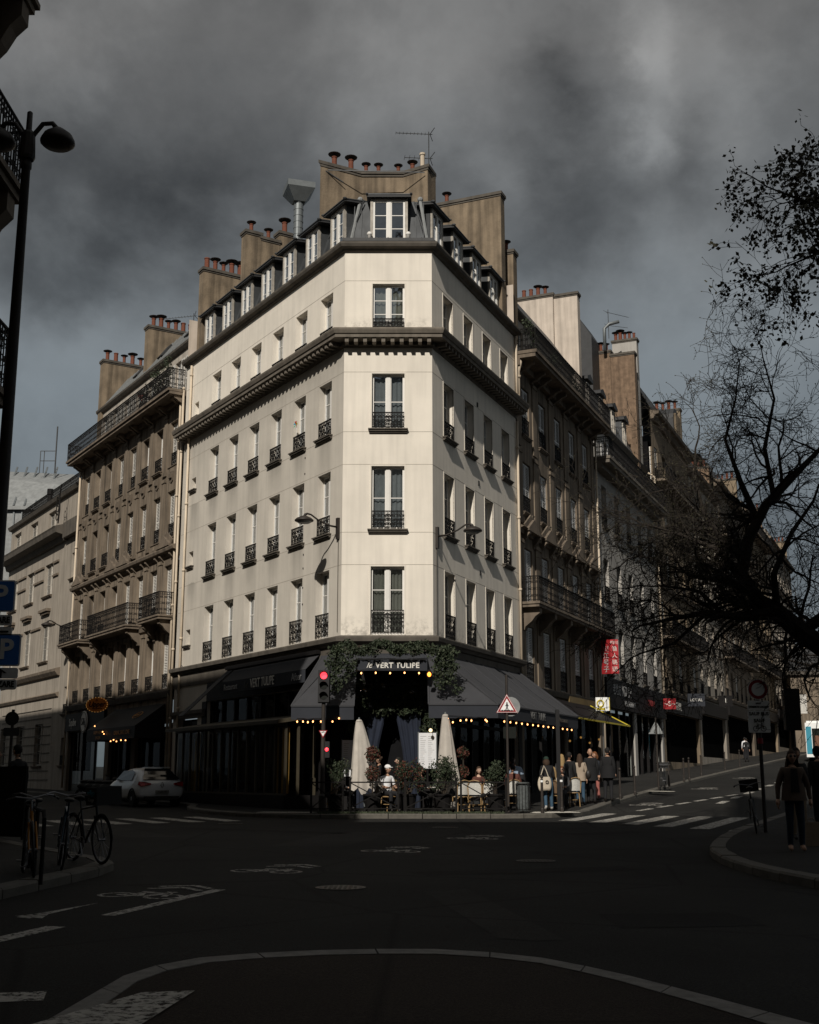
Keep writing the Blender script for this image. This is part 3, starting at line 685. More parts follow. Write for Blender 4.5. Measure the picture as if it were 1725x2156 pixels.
    put('cable', MB().tube([(-14.2, -.03, 6.3), (-13, -.03, 5.6), (-12.2, -.03, 5.5), (-11, -.03, 6.05)], .012, 4).tube([(-14.9, -.03, 5.9), (-14.5, -.05, 5.1), (-14, -.03, 5.4), (-13.7, -.03, 6.0)], .01, 4).mesh('cable', M_['shop_dark']), root, FL.M())
    # drain pipes
    for F, x, ztop, zb in ((FL, -14.25, 19.9, 1.0), (FL, -15.12, 19.0, .6), (FR, 9.25, 16.2, 5.6), (FR, 9.3, 20.0, 16.9)):
        pm = MB(); pm.tube([(x, -.09, zb), (x, -.09, ztop)], .055, 8)
        for k in range(int((ztop-zb)/3)+1): pm.lathe([(.075, 0), (.075, .1)], 8, (x, -.09, zb+.4+3*k))
        if F is FL and x > -15: pm.tube([(x, -.09, 16.2), (x, -.09, 17.2)], .056, 8)
        put('drain_pipe', pm.mesh('drain_pipe', M_['pipe'], smooth=True), root, F.M())
    # stacks
    b = MB(); pts = [(-3.5, 43.6), (-1.9, 44.5), (-.25, 44.5), (.72, 43.9)]; bk = [(-3.1, 44.4), (-1.7, 45.1), (-.1, 45.1), (1.05, 44.6)]
    ch = put('chimney', MB().prism([(x, y, 22.3) for x, y in pts + bk[::-1]], (0, 0, 2.85)).mesh('chimney', M_['render_tan']), root)
    cp = MB().prism([(x*1.03+.03, y-.09, 25.15) for x, y in pts] + [(x*1.03, y+.08, 25.15) for x, y in bk[::-1]], (0, 0, .13)); cp.prism([(x*1.01+.01, y-.04, 25.05) for x, y in pts] + [(x*1.01, y+.04, 25.05) for x, y in bk[::-1]], (0, 0, .1))
    put('coping', cp.mesh('coping', M_['trim_dark']), ch)
    for i, (x, y, s) in enumerate([(-3.0, 44.25, 1), (-2.35, 44.5, 1), (-1.75, 44.75, .75), (-1.25, 44.8, .75), (-.45, 44.8, .7), (.12, 44.7, .85)]): pot(ch, Matrix.Translation((x, y, 25.28)), s, True)
    put('flue', MB().tube([(.52, 44.5, 25.2), (.52, 44.5, 26.05)], .09, 8).lathe([(.12, 0), (.12, .08)], 8, (.52, 44.5, 26.0)).mesh('flue', M_['pipe']), ch)
    st = MB(); st.bar((-3.2, 43.65, 24.9), (.6, 43.85, 24.9), .03); st.bar((-3.3, 43.7, 24.9), (-2.6, 43.9, 24.5), .03); put('tie_bar', st.mesh('tie_bar', M_['zinc']), ch)
    chimney(root, FR.M(8.6, .25, 0), .5, 4.2, 20, 26.35, [(.25, 2.6), (.25, 3.4)], seed=1)
    chimney(root, FR.M(9.75, .1, 0), .5, .8, 20, 24.1, [(.25, .4)], seed=2)
    chimney(root, FL.M(-11.8, 1.1, 0), .5, .75, 21, 25.6, [(.25, .35)], seed=3); chimney(root, FL.M(-11.8, 1.86, 0), .5, .9, 21, 25.45, [(.25, .45)], seed=4); chimney(root, FL.M(-11.8, 2.77, 0), .5, .7, 21, 25.95, [(.25, .35)], seed=5)
    chimney(root, FL.M(-14.85, .35, 0), .5, 2.2, 20, 24.75, [(.25, .25+.42*k) for k in range(5)], seed=6); chimney(root, FL.M(-14.85, 2.6, 0), .5, .9, 20, 25.2, [(.25, .45)], seed=7)
    chimney(root, FL.M(-9.0, 3.6, 0), .8, .5, 21, 24.4, [(.2, .25), (.6, .25)], seed=8)
    return root
MAIN = main_building()

# exhaust hood and aerials standing on the roof
def vent():
    q = FL.p(-9.7, 2.9, 0); r = thing('roof_exhaust', 'galvanised ventilation duct with wide square hood on the corner roof', 'exhaust vent', TR(q.x, q.y, 22.6, .3))
    b = MB(); b.lathe([(.21, 0), (.21, 4.25)], 14)
    for k in range(14): b.lathe([(.225, .25+.3*k), (.225, .29+.3*k)], 14)
    put('duct', b.mesh('duct', M_['steel'], smooth=False), r, WM[r])
    h = MB(); h.add([(-.26, -.26, 4.2), (.26, -.26, 4.2), (.26, .26, 4.2), (-.26, .26, 4.2), (-.62, -.62, 4.75), (.62, -.62, 4.75), (.62, .62, 4.75), (-.62, .62, 4.75)], [(0, 1, 5, 4), (1, 2, 6, 5), (2, 3, 7, 6), (3, 0, 4, 7), (0, 3, 2, 1)])
    h.box(-.62, .62, -.62, .62, 4.75, 5.02); h.lathe([(.25, 5.02), (.25, 5.1), (.1, 5.14)], 12); put('hood', h.mesh('hood', M_['steel']), r, WM[r])
vent()
def antenna(M, mast, booms, label):
    r = thing('tv_antenna', label, 'antenna', M, 'television aerials on the roofs'); put('mast', MB().tube([(0, 0, 0), (0, 0, mast)], .022, 6).mesh('mast', M_['zinc_dark']), r, M)
    for z, a, L, n, el in booms:
        d = Vector((math.cos(a), math.sin(a), 0)); e = Vector((-d.y, d.x, 0)); b = MB(); b.bar((d*-.15)+Vector((0, 0, z)), d*L+Vector((0, 0, z-.08)), .022)
        for k in range(n):
            c = d*(L*(k+1)/n)+Vector((0, 0, z-.08*(k+1)/n)); w = el; b.bar(c-e*w*.6+Vector((0, 0, -w*.35)), c+e*w*.6+Vector((0, 0, w*.35)), .012)
        for sgn in (-1, 1): b.bar(d*-.05+Vector((0, 0, z)), d*-.2+e*.22*sgn+Vector((0, 0, z+.18*sgn)), .02)
        put('boom', b.mesh('boom', M_['zinc_dark']), r, M)
antenna(TR(.78, 44.7, 25.2), 1.95, [(1.85, rad(190), 1.35, 9, .09), (.78, rad(192), 1.0, 5, .16)], 'tall aerial with two combs beside the central chimney')
def road_details():
    """repairs in the asphalt and iron covers"""
    rnd = random.Random(3); M_['patch'] = asphalt('asphalt_patch', (.016, .0155, .015)); M_['patch2'] = asphalt('asphalt_patch_pale', (.033, .0315, .0295)); mk('cover_iron', (.045, .042, .038), .55, .3, 12, metal=.4)
    for i, (x, y, w, h, a, m) in enumerate([(1.8, 19, 3.5, .7, .3, 'patch'), (-1.5, 27, 1.4, 5, -.2, 'patch2'), (4.5, 29, 2.2, .8, .5, 'patch'), (-3.5, 30, 4.5, .6, -.5, 'patch'), (.8, 14, .6, 4.5, .15, 'patch2'), (2.8, 13.2, 1.5, 1.1, .1, 'patch'), (9, 47, .7, 9, -.4, 'patch'), (-7, 30, 1.0, 6, .5, 'patch2')]):
        b = MB(); c, s = math.cos(a), math.sin(a); pts = []
        for k, (u, v) in enumerate([(-1, -1), (0, -1), (1, -1), (1, 0), (1, 1), (0, 1), (-1, 1), (-1, 0)]): u = u*w/2*(1+rnd.uniform(-.05, .05)); v = v*h/2*(1+rnd.uniform(-.05, .05)); X, Y = x+u*c-v*s, y+u*s+v*c; pts.append((X, Y, gz(X, Y)+.003))
        b.add(pts, [tuple(range(8))]); struct(put('asphalt_patch', b.mesh('asphalt_patch', M_[m], recalc=False)))
    for i, (x, y) in enumerate([(2.1, 20.9), (-.9, 16.5), (5.6, 33), (-4.8, 33.5), (.9, 31.5)]):
        t = thing('manhole_cover', ['round iron cover right of the nearest bicycle mark', 'round iron cover near the left lane line', 'round iron cover beside the right crossing', 'round iron cover beside the left crossing', 'round iron cover before the café kerb'][i], 'manhole cover', TR(x, y, gz(x, y)+.004), 'iron covers in the road'); b = MB(); b.lathe([(.33, 0), (.33, .004), (.02, .004)], 24); put('frame', b.mesh('frame', M_['cover_iron']), t, WM[t]); k = MB()
        for u in range(-4, 5):
            for v in range(-4, 5):
                if u*u+v*v < 17: k.box(u*.065-.02, u*.065+.02, v*.065-.02, v*.065+.02, .004, .009)
        put('tread', k.mesh('tread', M_['cover_iron']), t, WM[t]); struct(t.children[1], 'stuff')
road_details()
# ------------------------------------------------------------------ neighbouring buildings
mk('brown_stone', (.215, .172, .128), .9, .28, .9, bump=.3, bscale=20, streak=.6)
mk('brown_trim', (.185, .148, .112), .9, .25, 1.5, streak=.4)
mk('ochre_stone', (.24, .185, .125), .9, .2, .9, streak=.45)
mk('attic_pale', (.48, .43, .37), .9, .12, .9, streak=.3)
mk('pale_stone', (.345, .305, .255), .9, .12, .9, streak=.3)
mk('white_render', (.40, .38, .35), .9, .08, .8, streak=.18)
mk('shutter_white', (.62, .60, .56), .6, .1, 6)
mk('shutter_grey', (.66, .66, .65), .6, .1, 6)
mk('old_brick', (.22, .15, .10), .95, .35, 3, bump=.6, bscale=14, streak=.4)
mk('shop_black', (.012, .011, .011), .6, .2, 2, spec=.12)
mk('letter_white', (.70, .68, .63), .6, 0)
mk('letter_grey', (.40, .40, .40), .6, 0)
mk('orange_sign', (.55, .16, .015), .5, .12, 6)
mk('gold', (.50, .22, .03), .5, 0)
mk('leaf_dark', (.022, .034, .015), .7, .4, 3)
mk('leaf_grey', (.050, .062, .034), .7, .35, 3)
mk('leaf_red', (.10, .030, .018), .7, .4, 4)
mk('stem', (.035, .026, .018), .85, .25, 5)
mk('flower_red', (.45, .03, .015), .6, .2, 9)

def long_rail(parent, F, x0, x1, o, z, h=1.0, bay=1.0, ends=(True, True), name='balcony_railing'):
    """balcony railing in repeated cast panels"""
    n = max(1, int(round((x1-x0)/bay))); w = (x1-x0)/n
    me = cached(('lr', round(w, 2), h), lambda: rail_mesh(w, h, True, 0).mesh('railing_panel', M_['iron'], recalc=False))
    for i in range(n): put(name, me, parent, F.M(x0+w*(i+.5), -o, z))
    wd = o-.05; me2 = cached(('lre', round(wd, 2), h), lambda: rail_mesh(wd, h, True, 0).mesh('railing_panel', M_['iron'], recalc=False))
    for e, x in zip(ends, (x0, x1)):
        if e: put(name, me2, parent, F.M(x, -o/2, z, rad(90)))
def bracket_me(h, p, w, m):
    b = MB(); prof = [(0, 0), (-p, 0), (-p, -h*.25), (-p*.75, -h*.4), (-p*.55, -h*.62), (-p*.2, -h*.85), (-p*.15, -h), (0, -h)]
    b.prism([(-w/2, y, z) for y, z in prof], (w, 0, 0)); return b.mesh('bracket', m)
def pediment_me(w, m):
    b = MB(); e = w/2; b.prism([(-e, -.32, 0), (e, -.32, 0), (0, -.32, w*.30)], (0, .3, 0)); b.box(-e-.05, e+.05, -.36, 0, -.1, -.003)
    for s in (-1, 1): b.bar((s*(e+.05), -.17, .0), (0, -.17, w*.33), .38, .07, up=(0, 1, 0))
    b2 = MB(); return b.mesh('pediment', m)

def stone_house(name, label, F, x0, x1, zb, cols, w, rows, m, shut, openness, rnd, y0=.04, pil=True, parapet=None):
    root = thing(name, label, 'building', F.M((x0+x1)/2, 2, zb))
    ztop = parapet or rows[-1][1]+.8; ops = [(c-w/2, c+w/2, a, b) for c in cols for a, b, *_ in rows]
    return root, ops, ztop

def brown_left():
    F = FL; x0, x1 = -30.7, -15.2; cols = [-16.5-1.872*i for i in range(8)]; w = .92; rnd = random.Random(3)
    root = thing('stone_apartment_building', 'soot-brown stone apartment house left of the cream corner, iron balconies', 'building', F.M(-23, 2, .5))
    rows = [(5.42, 7.95, .64), (8.62, 11.02, .64), (12.3, 14.52, .68), (15.72, 17.86, .66)]
    wall('wall', F, x0, x1, .3, 18.7, [(c-w/2, c+w/2, a, b) for c in cols for a, b, _ in rows] + [(x0+.3, -24.2, .6, 3.9), (-23.6, -20.4, .6, 3.9), (-19.8, x1-.35, .6, 3.9)], .34, M_['brown_stone'], root, y=.04)
    closed = {(0, 0), (1, 0), (1, 1), (1, 2), (1, 3), (1, 7), (2, 0), (2, 1), (2, 2), (2, 3), (2, 4), (2, 7), (3, 0), (3, 3), (3, 4), (3, 7)}
    for r, (a, b, rh) in enumerate(rows):
        for i, c in enumerate(cols):
            window(root, F, c, a, w, round(b-a, 2), .34, 2, rail=None if r == 1 and i in (0, 2, 3, 4, 7) else rh, sill='brown_trim' if r in (2, 3) else None, shut='shutter_white' if (r, i) in closed else None, shut_open=0, y0=.04 + (.12 if (r, i) in closed else 0), curtain=(0, 1, 'sheer_sky') if (r, i) not in closed and rnd.random() < .6 else None)
    pm = {}
    for i, c in enumerate([x1-.25] + [(cols[k]+cols[k+1])/2 for k in range(7)] + [x0+.3]):
        for a, b in ((4.95, 8.1), (8.75, 11.3), (12.0, 15.2), (15.35, 18.35)):
            me = cached(('pil', a, b), lambda a=a, b=b: MB().box(-.19, .19, -.05, .02, 0, b-a).box(-.25, .25, -.09, .02, b-a-.16, b-a).box(-.23, .23, -.08, .02, 0, .18).mesh('pilaster', M_['brown_stone']))
            put('pilaster', me, root, F.M(c, .04, a))
    for i, c in enumerate(cols):
        for r in (2, 3):
            z = rows[r][0]; k = cached('cart', lambda: MB().prism([(-.28, -.09, -.2), (.28, -.09, -.2), (.2, -.05, -.62), (0, -.05, -.72), (-.2, -.05, -.62)], (0, .1, 0)).box(-.14, .14, -.14, -.02, -.5, -.3).mesh('cartouche', M_['brown_trim'])); put('cartouche', k, root, F.M(c, .04, z-.12))
    path = [tuple(F.p(x0, .04, 0).to_2d()), tuple(F.p(x1, .04, 0).to_2d())]
    sweep('string_course', path, [(0, 11.38), (.08, 11.4), (.12, 11.55), (.3, 11.6), (.34, 11.72), (.30, 11.78), (0, 11.86)], M_['brown_trim'], root)
    sweep('string_course', path, [(0, 8.2), (.1, 8.22), (.14, 8.4), (.2, 8.5), (0, 8.56)], M_['brown_trim'], root)
    sweep('shop_cornice', path, [(0, 5.0), (.14, 5.02), (.2, 5.2), (.22, 5.28), (0, 5.36)], M_['trim_dark'], root)
    pd = cached('pedL', lambda: pediment_me(1.5, M_['brown_trim']))
    for i in (0, 3, 4, 7): put('pediment', pd, root, F.M(cols[i], .04, 11.9))
    br = cached('brkS', lambda: bracket_me(.24, .24, .10, M_['brown_trim']))
    for i, c in enumerate(cols):
        for s in (-.62, .62): put('bracket', br, root, F.M(c+s, .04, 11.5))
    # first-floor balconies
    for a, b in ((-18.0, -15.35), (-25.7, -19.6), (-30.6, -27.1)):
        sl = MB(); sl.box(a, b, -.80, .0, 8.40, 8.52); sl.box(a-.05, b+.05, -.85, 0, 8.52, 8.6); bal = put('balcony', sl.mesh('balcony', M_['brown_trim']), root, F.M(0, .04, 0))
        long_rail(bal, F, a+.03, b-.03, .74, 8.6, 1.02, .95)
        bk = cached('brkB', lambda: bracket_me(.75, .66, .26, M_['brown_trim']))
        for x in (a+.3, b-.3): put('bracket', bk, bal, F.M(x, .04, 8.40))
    # roof-level balcony
    sl = MB(); sl.box(x0-.2, x1+.1, -.82, 1.0, 18.72, 18.86); sl.box(x0-.25, x1+.12, -.9, 1.0, 18.86, 18.98); sl.box(x0, x1, -.2, .3, 18.5, 18.72)
    bal = put('balcony', sl.mesh('balcony', M_['brown_trim']), root, F.M(0, .04, 0)); long_rail(bal, F, x0-.2, x1+.05, .80, 18.98, .98, 1.0)
    bk2 = cached('brkT', lambda: bracket_me(.40, .55, .15, M_['brown_trim']))
    for c in [x1-.25] + [(cols[k]+cols[k+1])/2 for k in range(7)] + [x0+.3]:
        for s in (-.17, .17): put('bracket', bk2, bal, F.M(c+s, .04, 18.70))
    wall('attic_wall', F, x0+.1, x1, 18.9, 22.0, [(c-.42, c+.42, 19.2, 21.5) for c in cols], .2, M_['attic_pale'], root, y=.85)
    for i, c in enumerate(cols):
        window(root, F, c, 19.2, .84, 2.3, .2, 2, y0=.85)
        for s in (-1, 1): put('shutter', cached('atsh', lambda: shutter_mesh(.4, 2.25).mesh('shutter', M_['shutter_white'], recalc=False)), root, F.M(c+s*.64-.2, .805, 19.22))
    path2 = [tuple(F.p(x0, .85, 0).to_2d()), tuple(F.p(x1, .85, 0).to_2d())]
    sweep('eaves', path2, [(0, 21.85), (.12, 21.9), (.22, 22.02), (.24, 22.12), (0, 22.2)], M_['trim_dark'], root)
    rf = sweep('mansard_roof', path2, [(.15, 22.14), (-1.2, 24.0), (-3.8, 24.5)], M_['zinc'], root, closed_prof=False)
    sm = cached('seamBL', lambda: MB().bar((0, -.3, 22.16), (0, 1.05, 24.02), .04, .05).mesh('seam', M_['lead_light']))
    for i in range(26): put('seam', sm, rf, F.M(x1-.4-.58*i, 1.0, 0))
    for i in (1, 3, 5): put('skylight', cached('skl', lambda: MB().bar((0, .2, 22.85), (0, .7, 23.54), .7, .10).mesh('skylight', M_['zinc_dark'])), root, F.M(cols[i], 1.0, .08))
    for x in (x1+.03-.35, x0+.3):
        pr = MB(); pr.box(-.32, .32, -.1, .6, 18.98, 22.4); pr.box(-.4, .4, -.2, .65, 22.0, 22.14); pr.box(-.25, .25, -.1, .6, 22.4, 23.1); put('end_pier', pr.mesh('end_pier', M_['attic_pale']), root, F.M(x, .85, 0))
    chimney(root, F.M(-24.0, 1.0, 0), .55, 3.0, 20.5, 25.0, [(.27, .35+.42*k) for k in range(7)], seed=12)
    chimney(root, F.M(-30.6, .7, 0), .55, 3.4, 20, 25.0, [(.27, .3+.5*k) for k in range(6)], seed=13, m='render_tan')
    for x, zt in ((-30.55, 18.4), (-15.42, 18.4)):
        put('drain_pipe', MB().tube([(x, -.1, 1), (x, -.1, zt)], .055, 8).lathe([(.08, 0), (.08, .1)], 8, (x, -.1, 14)).lathe([(.08, 0), (.08, .1)], 8, (x, -.1, 9)).mesh('drain_pipe', M_['pipe'], smooth=True), root, F.M())
    # shop fronts
    b = MB(); b.box(x0+.1, -24.0, -.14, .0, 3.95, 4.85); fs = put('shop_fascia', b.mesh('shop_fascia', M_['shop_black']), root, F.M())
    for xa, xb in ((x0+.3, -24.2), (-23.6, -20.4), (-19.8, x1-.35)):
        put('shop_window', MB().quad((xa, .3, .6), (xb, .3, .6), (xb, .3, 3.9), (xa, .3, 3.9)).mesh('shop_window', M_['glass_dark'], recalc=False), root, F.M())
        put('shop_room', MB().quad((xa-.5, 2.4, .4), (xb+.5, 2.4, .4), (xb+.5, 2.4, 4), (xa-.5, 2.4, 4)).quad((xa-.5, .35, .55), (xb+.5, .35, .55), (xb+.5, 2.4, .55), (xa-.5, 2.4, .55)).mesh('shop_room', M_['dark_room'], recalc=False), root, F.M())
        k = MB()
        for t in range(4): x = xa+(xb-xa)*t/3; k.box(x-.04, x+.04, .2, .3, .6, 3.9)
        put('shop_frame', k.mesh('shop_frame', M_['shop_black']), root, F.M())
    text('Supdive', .55, M_['letter_white'], fs, F.M(-29.1, -.16, 4.38), xs=.72, offset=.006)
    return root, cols
BL, BLcols = brown_left()
def shop_signs_left():
    F = FL
    s = thing('round_sign', 'round white disc sign reading S&j on dark shop fascia', 'shop sign', F.M(-27.0, -.2, 4.35))
    b = MB(); b.lathe([(.02, -.03), (.55, -.03), (.56, 0), (.55, .03), (.02, .03)], 28); put('disc', b.mesh('disc', M_['letter_white']), s, WM[s] @ Matrix.Rotation(rad(90), 4, 'X'))
    put('rim', MB().ring((0, -.04, 0), .49, .012, 28, 4).mesh('rim', M_['shop_black']), s, WM[s]); text('S&j', .52, M_['shop_black'], s, WM[s] @ TR(0, -.045, 0), space=1.0)
    q = F.p(-22.6, -.95, 4.98); ang = F.rz + rad(38)
    o = thing('oval_sign', 'orange oval sign with black script hanging above the bar awning', 'shop sign', TR(q.x, q.y, q.z, ang))
    b = MB(); b.lathe([(.02, -.05), (.60, -.05), (.62, 0), (.60, .05), (.02, .05)], 28); put('panel', b.mesh('panel', M_['orange_sign']), o, WM[o] @ Matrix.Rotation(rad(90), 4, 'X') @ Matrix.Diagonal((1, .58, 1, 1)))
    text('Upper', .36, M_['shop_black'], o, WM[o] @ TR(0, -.065, .02), shear=.3, offset=.006); put('flourish', MB().tube([(-.25, -.06, -.17), (0, -.06, -.2), (.22, -.06, -.15), (.3, -.06, -.2)], .014, 4).tube([(-.06, -.06, .2), (0, -.06, .27), (.06, -.06, .2)], .02, 4).mesh('flourish', M_['shop_black']), o, WM[o])
    put('bracket', MB().bar((.2, .0, .3), (.9, .75, .3), .04).mesh('bracket', M_['iron']), o, WM[o])
    rim = put('bulb_rim', None, o, WM[o]); bm = cached('tinybulb', lambda: MB().ell((0, 0, 0), .022, 6, 4).mesh('bulb', M_['lamp_gold']))
    for i in range(22):
        a = 2*math.pi*i/22; put('bulb', bm, o, WM[o] @ TR(.6*math.cos(a), -.05, .35*math.sin(a)))
    bpy.data.objects.remove(rim)
    # black awning of the bar
    a = thing('bar_awning', 'black awning with gold lettering over the bar behind the parked car', 'awning', F.M(-19, 0, 3.3))
    b = MB(); b.add([(-22.4, -.1, 4.75), (-15.7, -.1, 4.75), (-15.7, -1.45, 3.75), (-22.4, -1.45, 3.75)], [(0, 1, 2, 3)]); b.quad((-22.4, -1.45, 3.75), (-15.7, -1.45, 3.75), (-15.7, -1.47, 3.22), (-22.4, -1.47, 3.22))
    b.add([(-22.4, -.1, 4.75), (-22.4, -1.45, 3.75), (-22.4, -1.47, 3.22), (-22.4, -.1, 3.22)], [(0, 1, 2, 3)]); b.add([(-15.7, -.1, 4.75), (-15.7, -1.45, 3.75), (-15.7, -1.47, 3.22), (-15.7, -.1, 3.22)], [(0, 1, 2, 3)])
    put('canopy', b.mesh('canopy', M_['shop_black'], recalc=False), a, F.M())
    text('DRINK, EAT, LOVE', .25, M_['gold'], a, F.M(-17.3, -1.49, 3.5)); text('HAPPY HOUR', .22, M_['gold'], a, F.M(-20.6, -1.49, 3.58)); text('17H-21H', .2, M_['gold'], a, F.M(-20.6, -1.49, 3.34))
    em = put('emblem', MB().ring((0, 0, 0), .3, .015, 20, 4).mesh('emblem', M_['gold']), a, F.M(-17.2, -.82, 4.28) @ Matrix.Rotation(rad(-53), 4, 'X') @ Matrix.Diagonal((1.4, 1, .8, 1)))
    text('Upper', .24, M_['gold'], a, F.M(-17.2, -.84, 4.29) @ Matrix.Rotation(rad(-53), 4, 'X'), shear=.3)
    b = MB(); b.add([(-22.4, -.1, 4.9), (-21.0, -.1, 4.9), (-21.0, -1.6, 4.45), (-22.4, -1.6, 4.3)], [(0, 1, 2, 3)]); bm = cached('bulbs', lambda: MB().ell((0, 0, 0), .03, 6, 4).mesh('bulb', M_['lamp_warm']))
    for i, (x, z) in enumerate([(-19.8, 3.6), (-19.6, 3.5), (-18.6, 3.15), (-18.2, 3.2), (-17.8, 3.12), (-17.2, 3.16), (-16.6, 3.14), (-21.0, 3.9)]): put('bulb', bm, a, F.M(x, -1.53, z))
mk('lamp_warm', (1, .5, .2), .5, 0, emit=(1, .42, .14), es=4.2); mk('lamp_gold', (1, .6, .2), .5, 0, emit=(1, .5, .12), es=.25)
mk('lamp_red', (1, .05, .08), .4, 0, emit=(1, .035, .05), es=3.2); mk('lamp_orange', (1, .3, .05), .4, 0, emit=(1, .25, .03), es=5)
shop_signs_left()

def leaf_blob(name, parent, pts, rad_fn, n, size, mats, M=I4, rnd=None, droop=.3):
    """leaf faces scattered round a set of centre points"""
    rnd = rnd or random.Random(1); b = MB()
    for i in range(n):
        p = Vector(rnd.choice(pts)); r = rad_fn(p)
        while True:
            d = Vector((rnd.uniform(-1, 1), rnd.uniform(-1, 1), rnd.uniform(-1, 1)))
            if d.length <= 1: break
        c = p + Vector((d.x*r[0], d.y*r[1], d.z*r[2])); s = size*rnd.uniform(.6, 1.4)
        a = Vector((rnd.gauss(0, 1), rnd.gauss(0, 1), rnd.gauss(0, 1)-droop)).normalized(); e = a.orthogonal().normalized(); e = (Matrix.Rotation(rnd.uniform(0, 6.28), 3, a) @ e)
        f = a.cross(e)*.12
        b.cm = rnd.randrange(len(mats)) if not isinstance(mats[0], tuple) else 0
        b.add([c-a*s*.5, c+e*s*.28+f*s, c+a*s*.5, c-e*s*.28+f*s], [(0, 1, 2), (0, 2, 3)])
    return put(name, b.mesh(name, mats, recalc=False), parent, M)

def balcony_plants():
    F = FL
    for k, (x, n, h) in enumerate([(-16.3, 500, .55), (-17.6, 420, .45), (-19.0, 300, .35)]):
        t = thing('balcony_plant', ['leafy climbing plant at the right end of the brown building top balcony', 'bushy planter in the middle of the top balcony greenery', 'small planter with red blooms on the brown top balcony'][k], 'plant', F.M(x, -.55, 19.0), 'planters on the roof balcony')
        put('trough', MB().box(-.5, .5, -.14, .14, 0, .26).mesh('trough', M_['shop_black']), t, WM[t]); leaf_blob('foliage', t, [(random.uniform(-.5, .5), 0, random.uniform(.4, .5+h*2)) for _ in range(9)], lambda p: (.3, .2, .3), n, .1, [M_['leaf_dark'], M_['leaf_grey']], WM[t])
        if k == 2: leaf_blob('blooms', t, [(-.3, -.1, .7), (-.1, -.1, .6)], lambda p: (.18, .12, .15), 50, .1, [M_['flower_red']], WM[t])
balcony_plants()
qa = FL.p(-23.7, 3.6, 0); antenna(TR(qa.x, qa.y, 25.1), 1.3, [(1.15, rad(170), 1.9, 11, .1)], 'thin aerial above the pots of the brown left-hand building')

def white_left():
    """lower pale house further along the left-hand street"""
    F = FL; x0, x1 = -47.0, -31.0; root = thing('pale_stone_house', 'pale stone house with heavy cornice beyond the brown building on the left', 'building', F.M(-39, 2, .6)); y = .3
    cols = [-37.2, -41.3, -45.3]; rows = [(1.2, 4.3), (6.4, 8.4)]
    ops = [(c-.85, c+.85, a, b) for c in cols for a, b in ((8.25, 10.5), (12.2, 14.15), (16.15, 17.4), (2.2, 4.6))] + [(-32.6, -31.7, a, a+1.5) for a in (2.2, 5.0, 8.6, 12.6)]
    wall('wall', F, x0, x1, .3, 17.9, ops, .22, M_['pale_stone'], root, y=y)
    for c in cols:
        for a, b in ((8.25, 10.5), (12.2, 14.15), (16.15, 17.4), (2.2, 4.6)): window(root, F, c, a, 1.7, round(b-a, 2), .22, 2, sill='brown_trim', y0=y, wood='worn_wood')
        for z in (14.0, 13.2, 10.3):
            for s in (-1, 1): put('panel_moulding', cached('pmould', lambda: MB().box(-.55, .55, -.09, .02, 0, .12).mesh('panel_moulding', M_['brown_trim'])), root, F.M(c+s*1.55, y, z))
        put('lintel', cached('lint', lambda: MB().box(-.9, .9, -.28, .02, 0, .16).box(-.8, .8, -.18, .02, -.14, 0).mesh('lintel', M_['brown_trim'])), root, F.M(c, y, 11.2))
    for a in (2.2, 5.0, 8.6, 12.6): window(root, F, -32.15, a, .9, 1.5, .22, 1, rail=.5 if a < 8 else None, sill='brown_trim', y0=y)
    path = [tuple(F.p(x0, y, 0).to_2d()), tuple(F.p(-33.6, y, 0).to_2d())]
    sweep('cornice', path, [(0, 15.0), (.2, 15.05), (.3, 15.35), (.75, 15.45), (.8, 15.7), (.85, 15.8), (0, 16.05)], M_['trim_dark'], root)
    sweep('string_course', path, [(0, 7.2), (.15, 7.25), (.3, 7.45), (.32, 7.6), (0, 7.7)], M_['brown_trim'], root); sweep('string_course', path, [(0, 6.0), (.1, 6.05), (.2, 6.2), (0, 6.3)], M_['brown_trim'], root)
    path = [tuple(F.p(x0, y, 0).to_2d()), tuple(F.p(x1, y, 0).to_2d())]
    sweep('eaves', path, [(0, 17.75), (.2, 17.8), (.3, 18.0), (0, 18.1)], M_['trim_dark'], root); sweep('roof', path, [(.2, 18.05), (-1.2, 19.0), (-5, 19.6)], M_['zinc_dark'], root, closed_prof=False)
    long_rail(root, F, x0, -32.2, -.9, 18.6, .7, 1.2, (False, False), 'roof_railing')
    b = MB(); b.box(-33.6, -31.1, -.35, .3, 15.1, 16.0); put('corner_block', b.mesh('corner_block', M_['trim_dark']), root, F.M(0, y, 0))
    sc_ = MB()
    for k in range(3):
        pts = [(math.cos(t)*(.1+.05*t), 0, math.sin(t)*(.1+.05*t)) for t in [i*.35 for i in range(22)]]; sc_.tube([(p[0]*.8, 0, p[2]*.8+.5+.5*k) for p in pts], .03, 4)
    sc_.tube([(.3, 0, 0), (.5, 0, .8), (.35, 0, 1.6), (.55, 0, 2.3)], .04, 5); put('iron_scroll', sc_.mesh('iron_scroll', M_['iron']), root, F.M(-33.9, -.35, 15.95))
    for k in range(9): put('rustication', cached('rust', lambda: MB().box(-5.6, 5.6, -.04, .02, 0, .03).mesh('rustication', M_['trim_dark'])), root, F.M(-40.4, y, 1.4+.5*k))
    put('chimney_pot', MB().lathe([(.16, 0), (.15, .5), (.2, .55), (.2, .9)], 10).mesh('chimney_pot', M_['shop_black']), root, F.M(-40.3, .9, 18.6))
    return root
white_left()
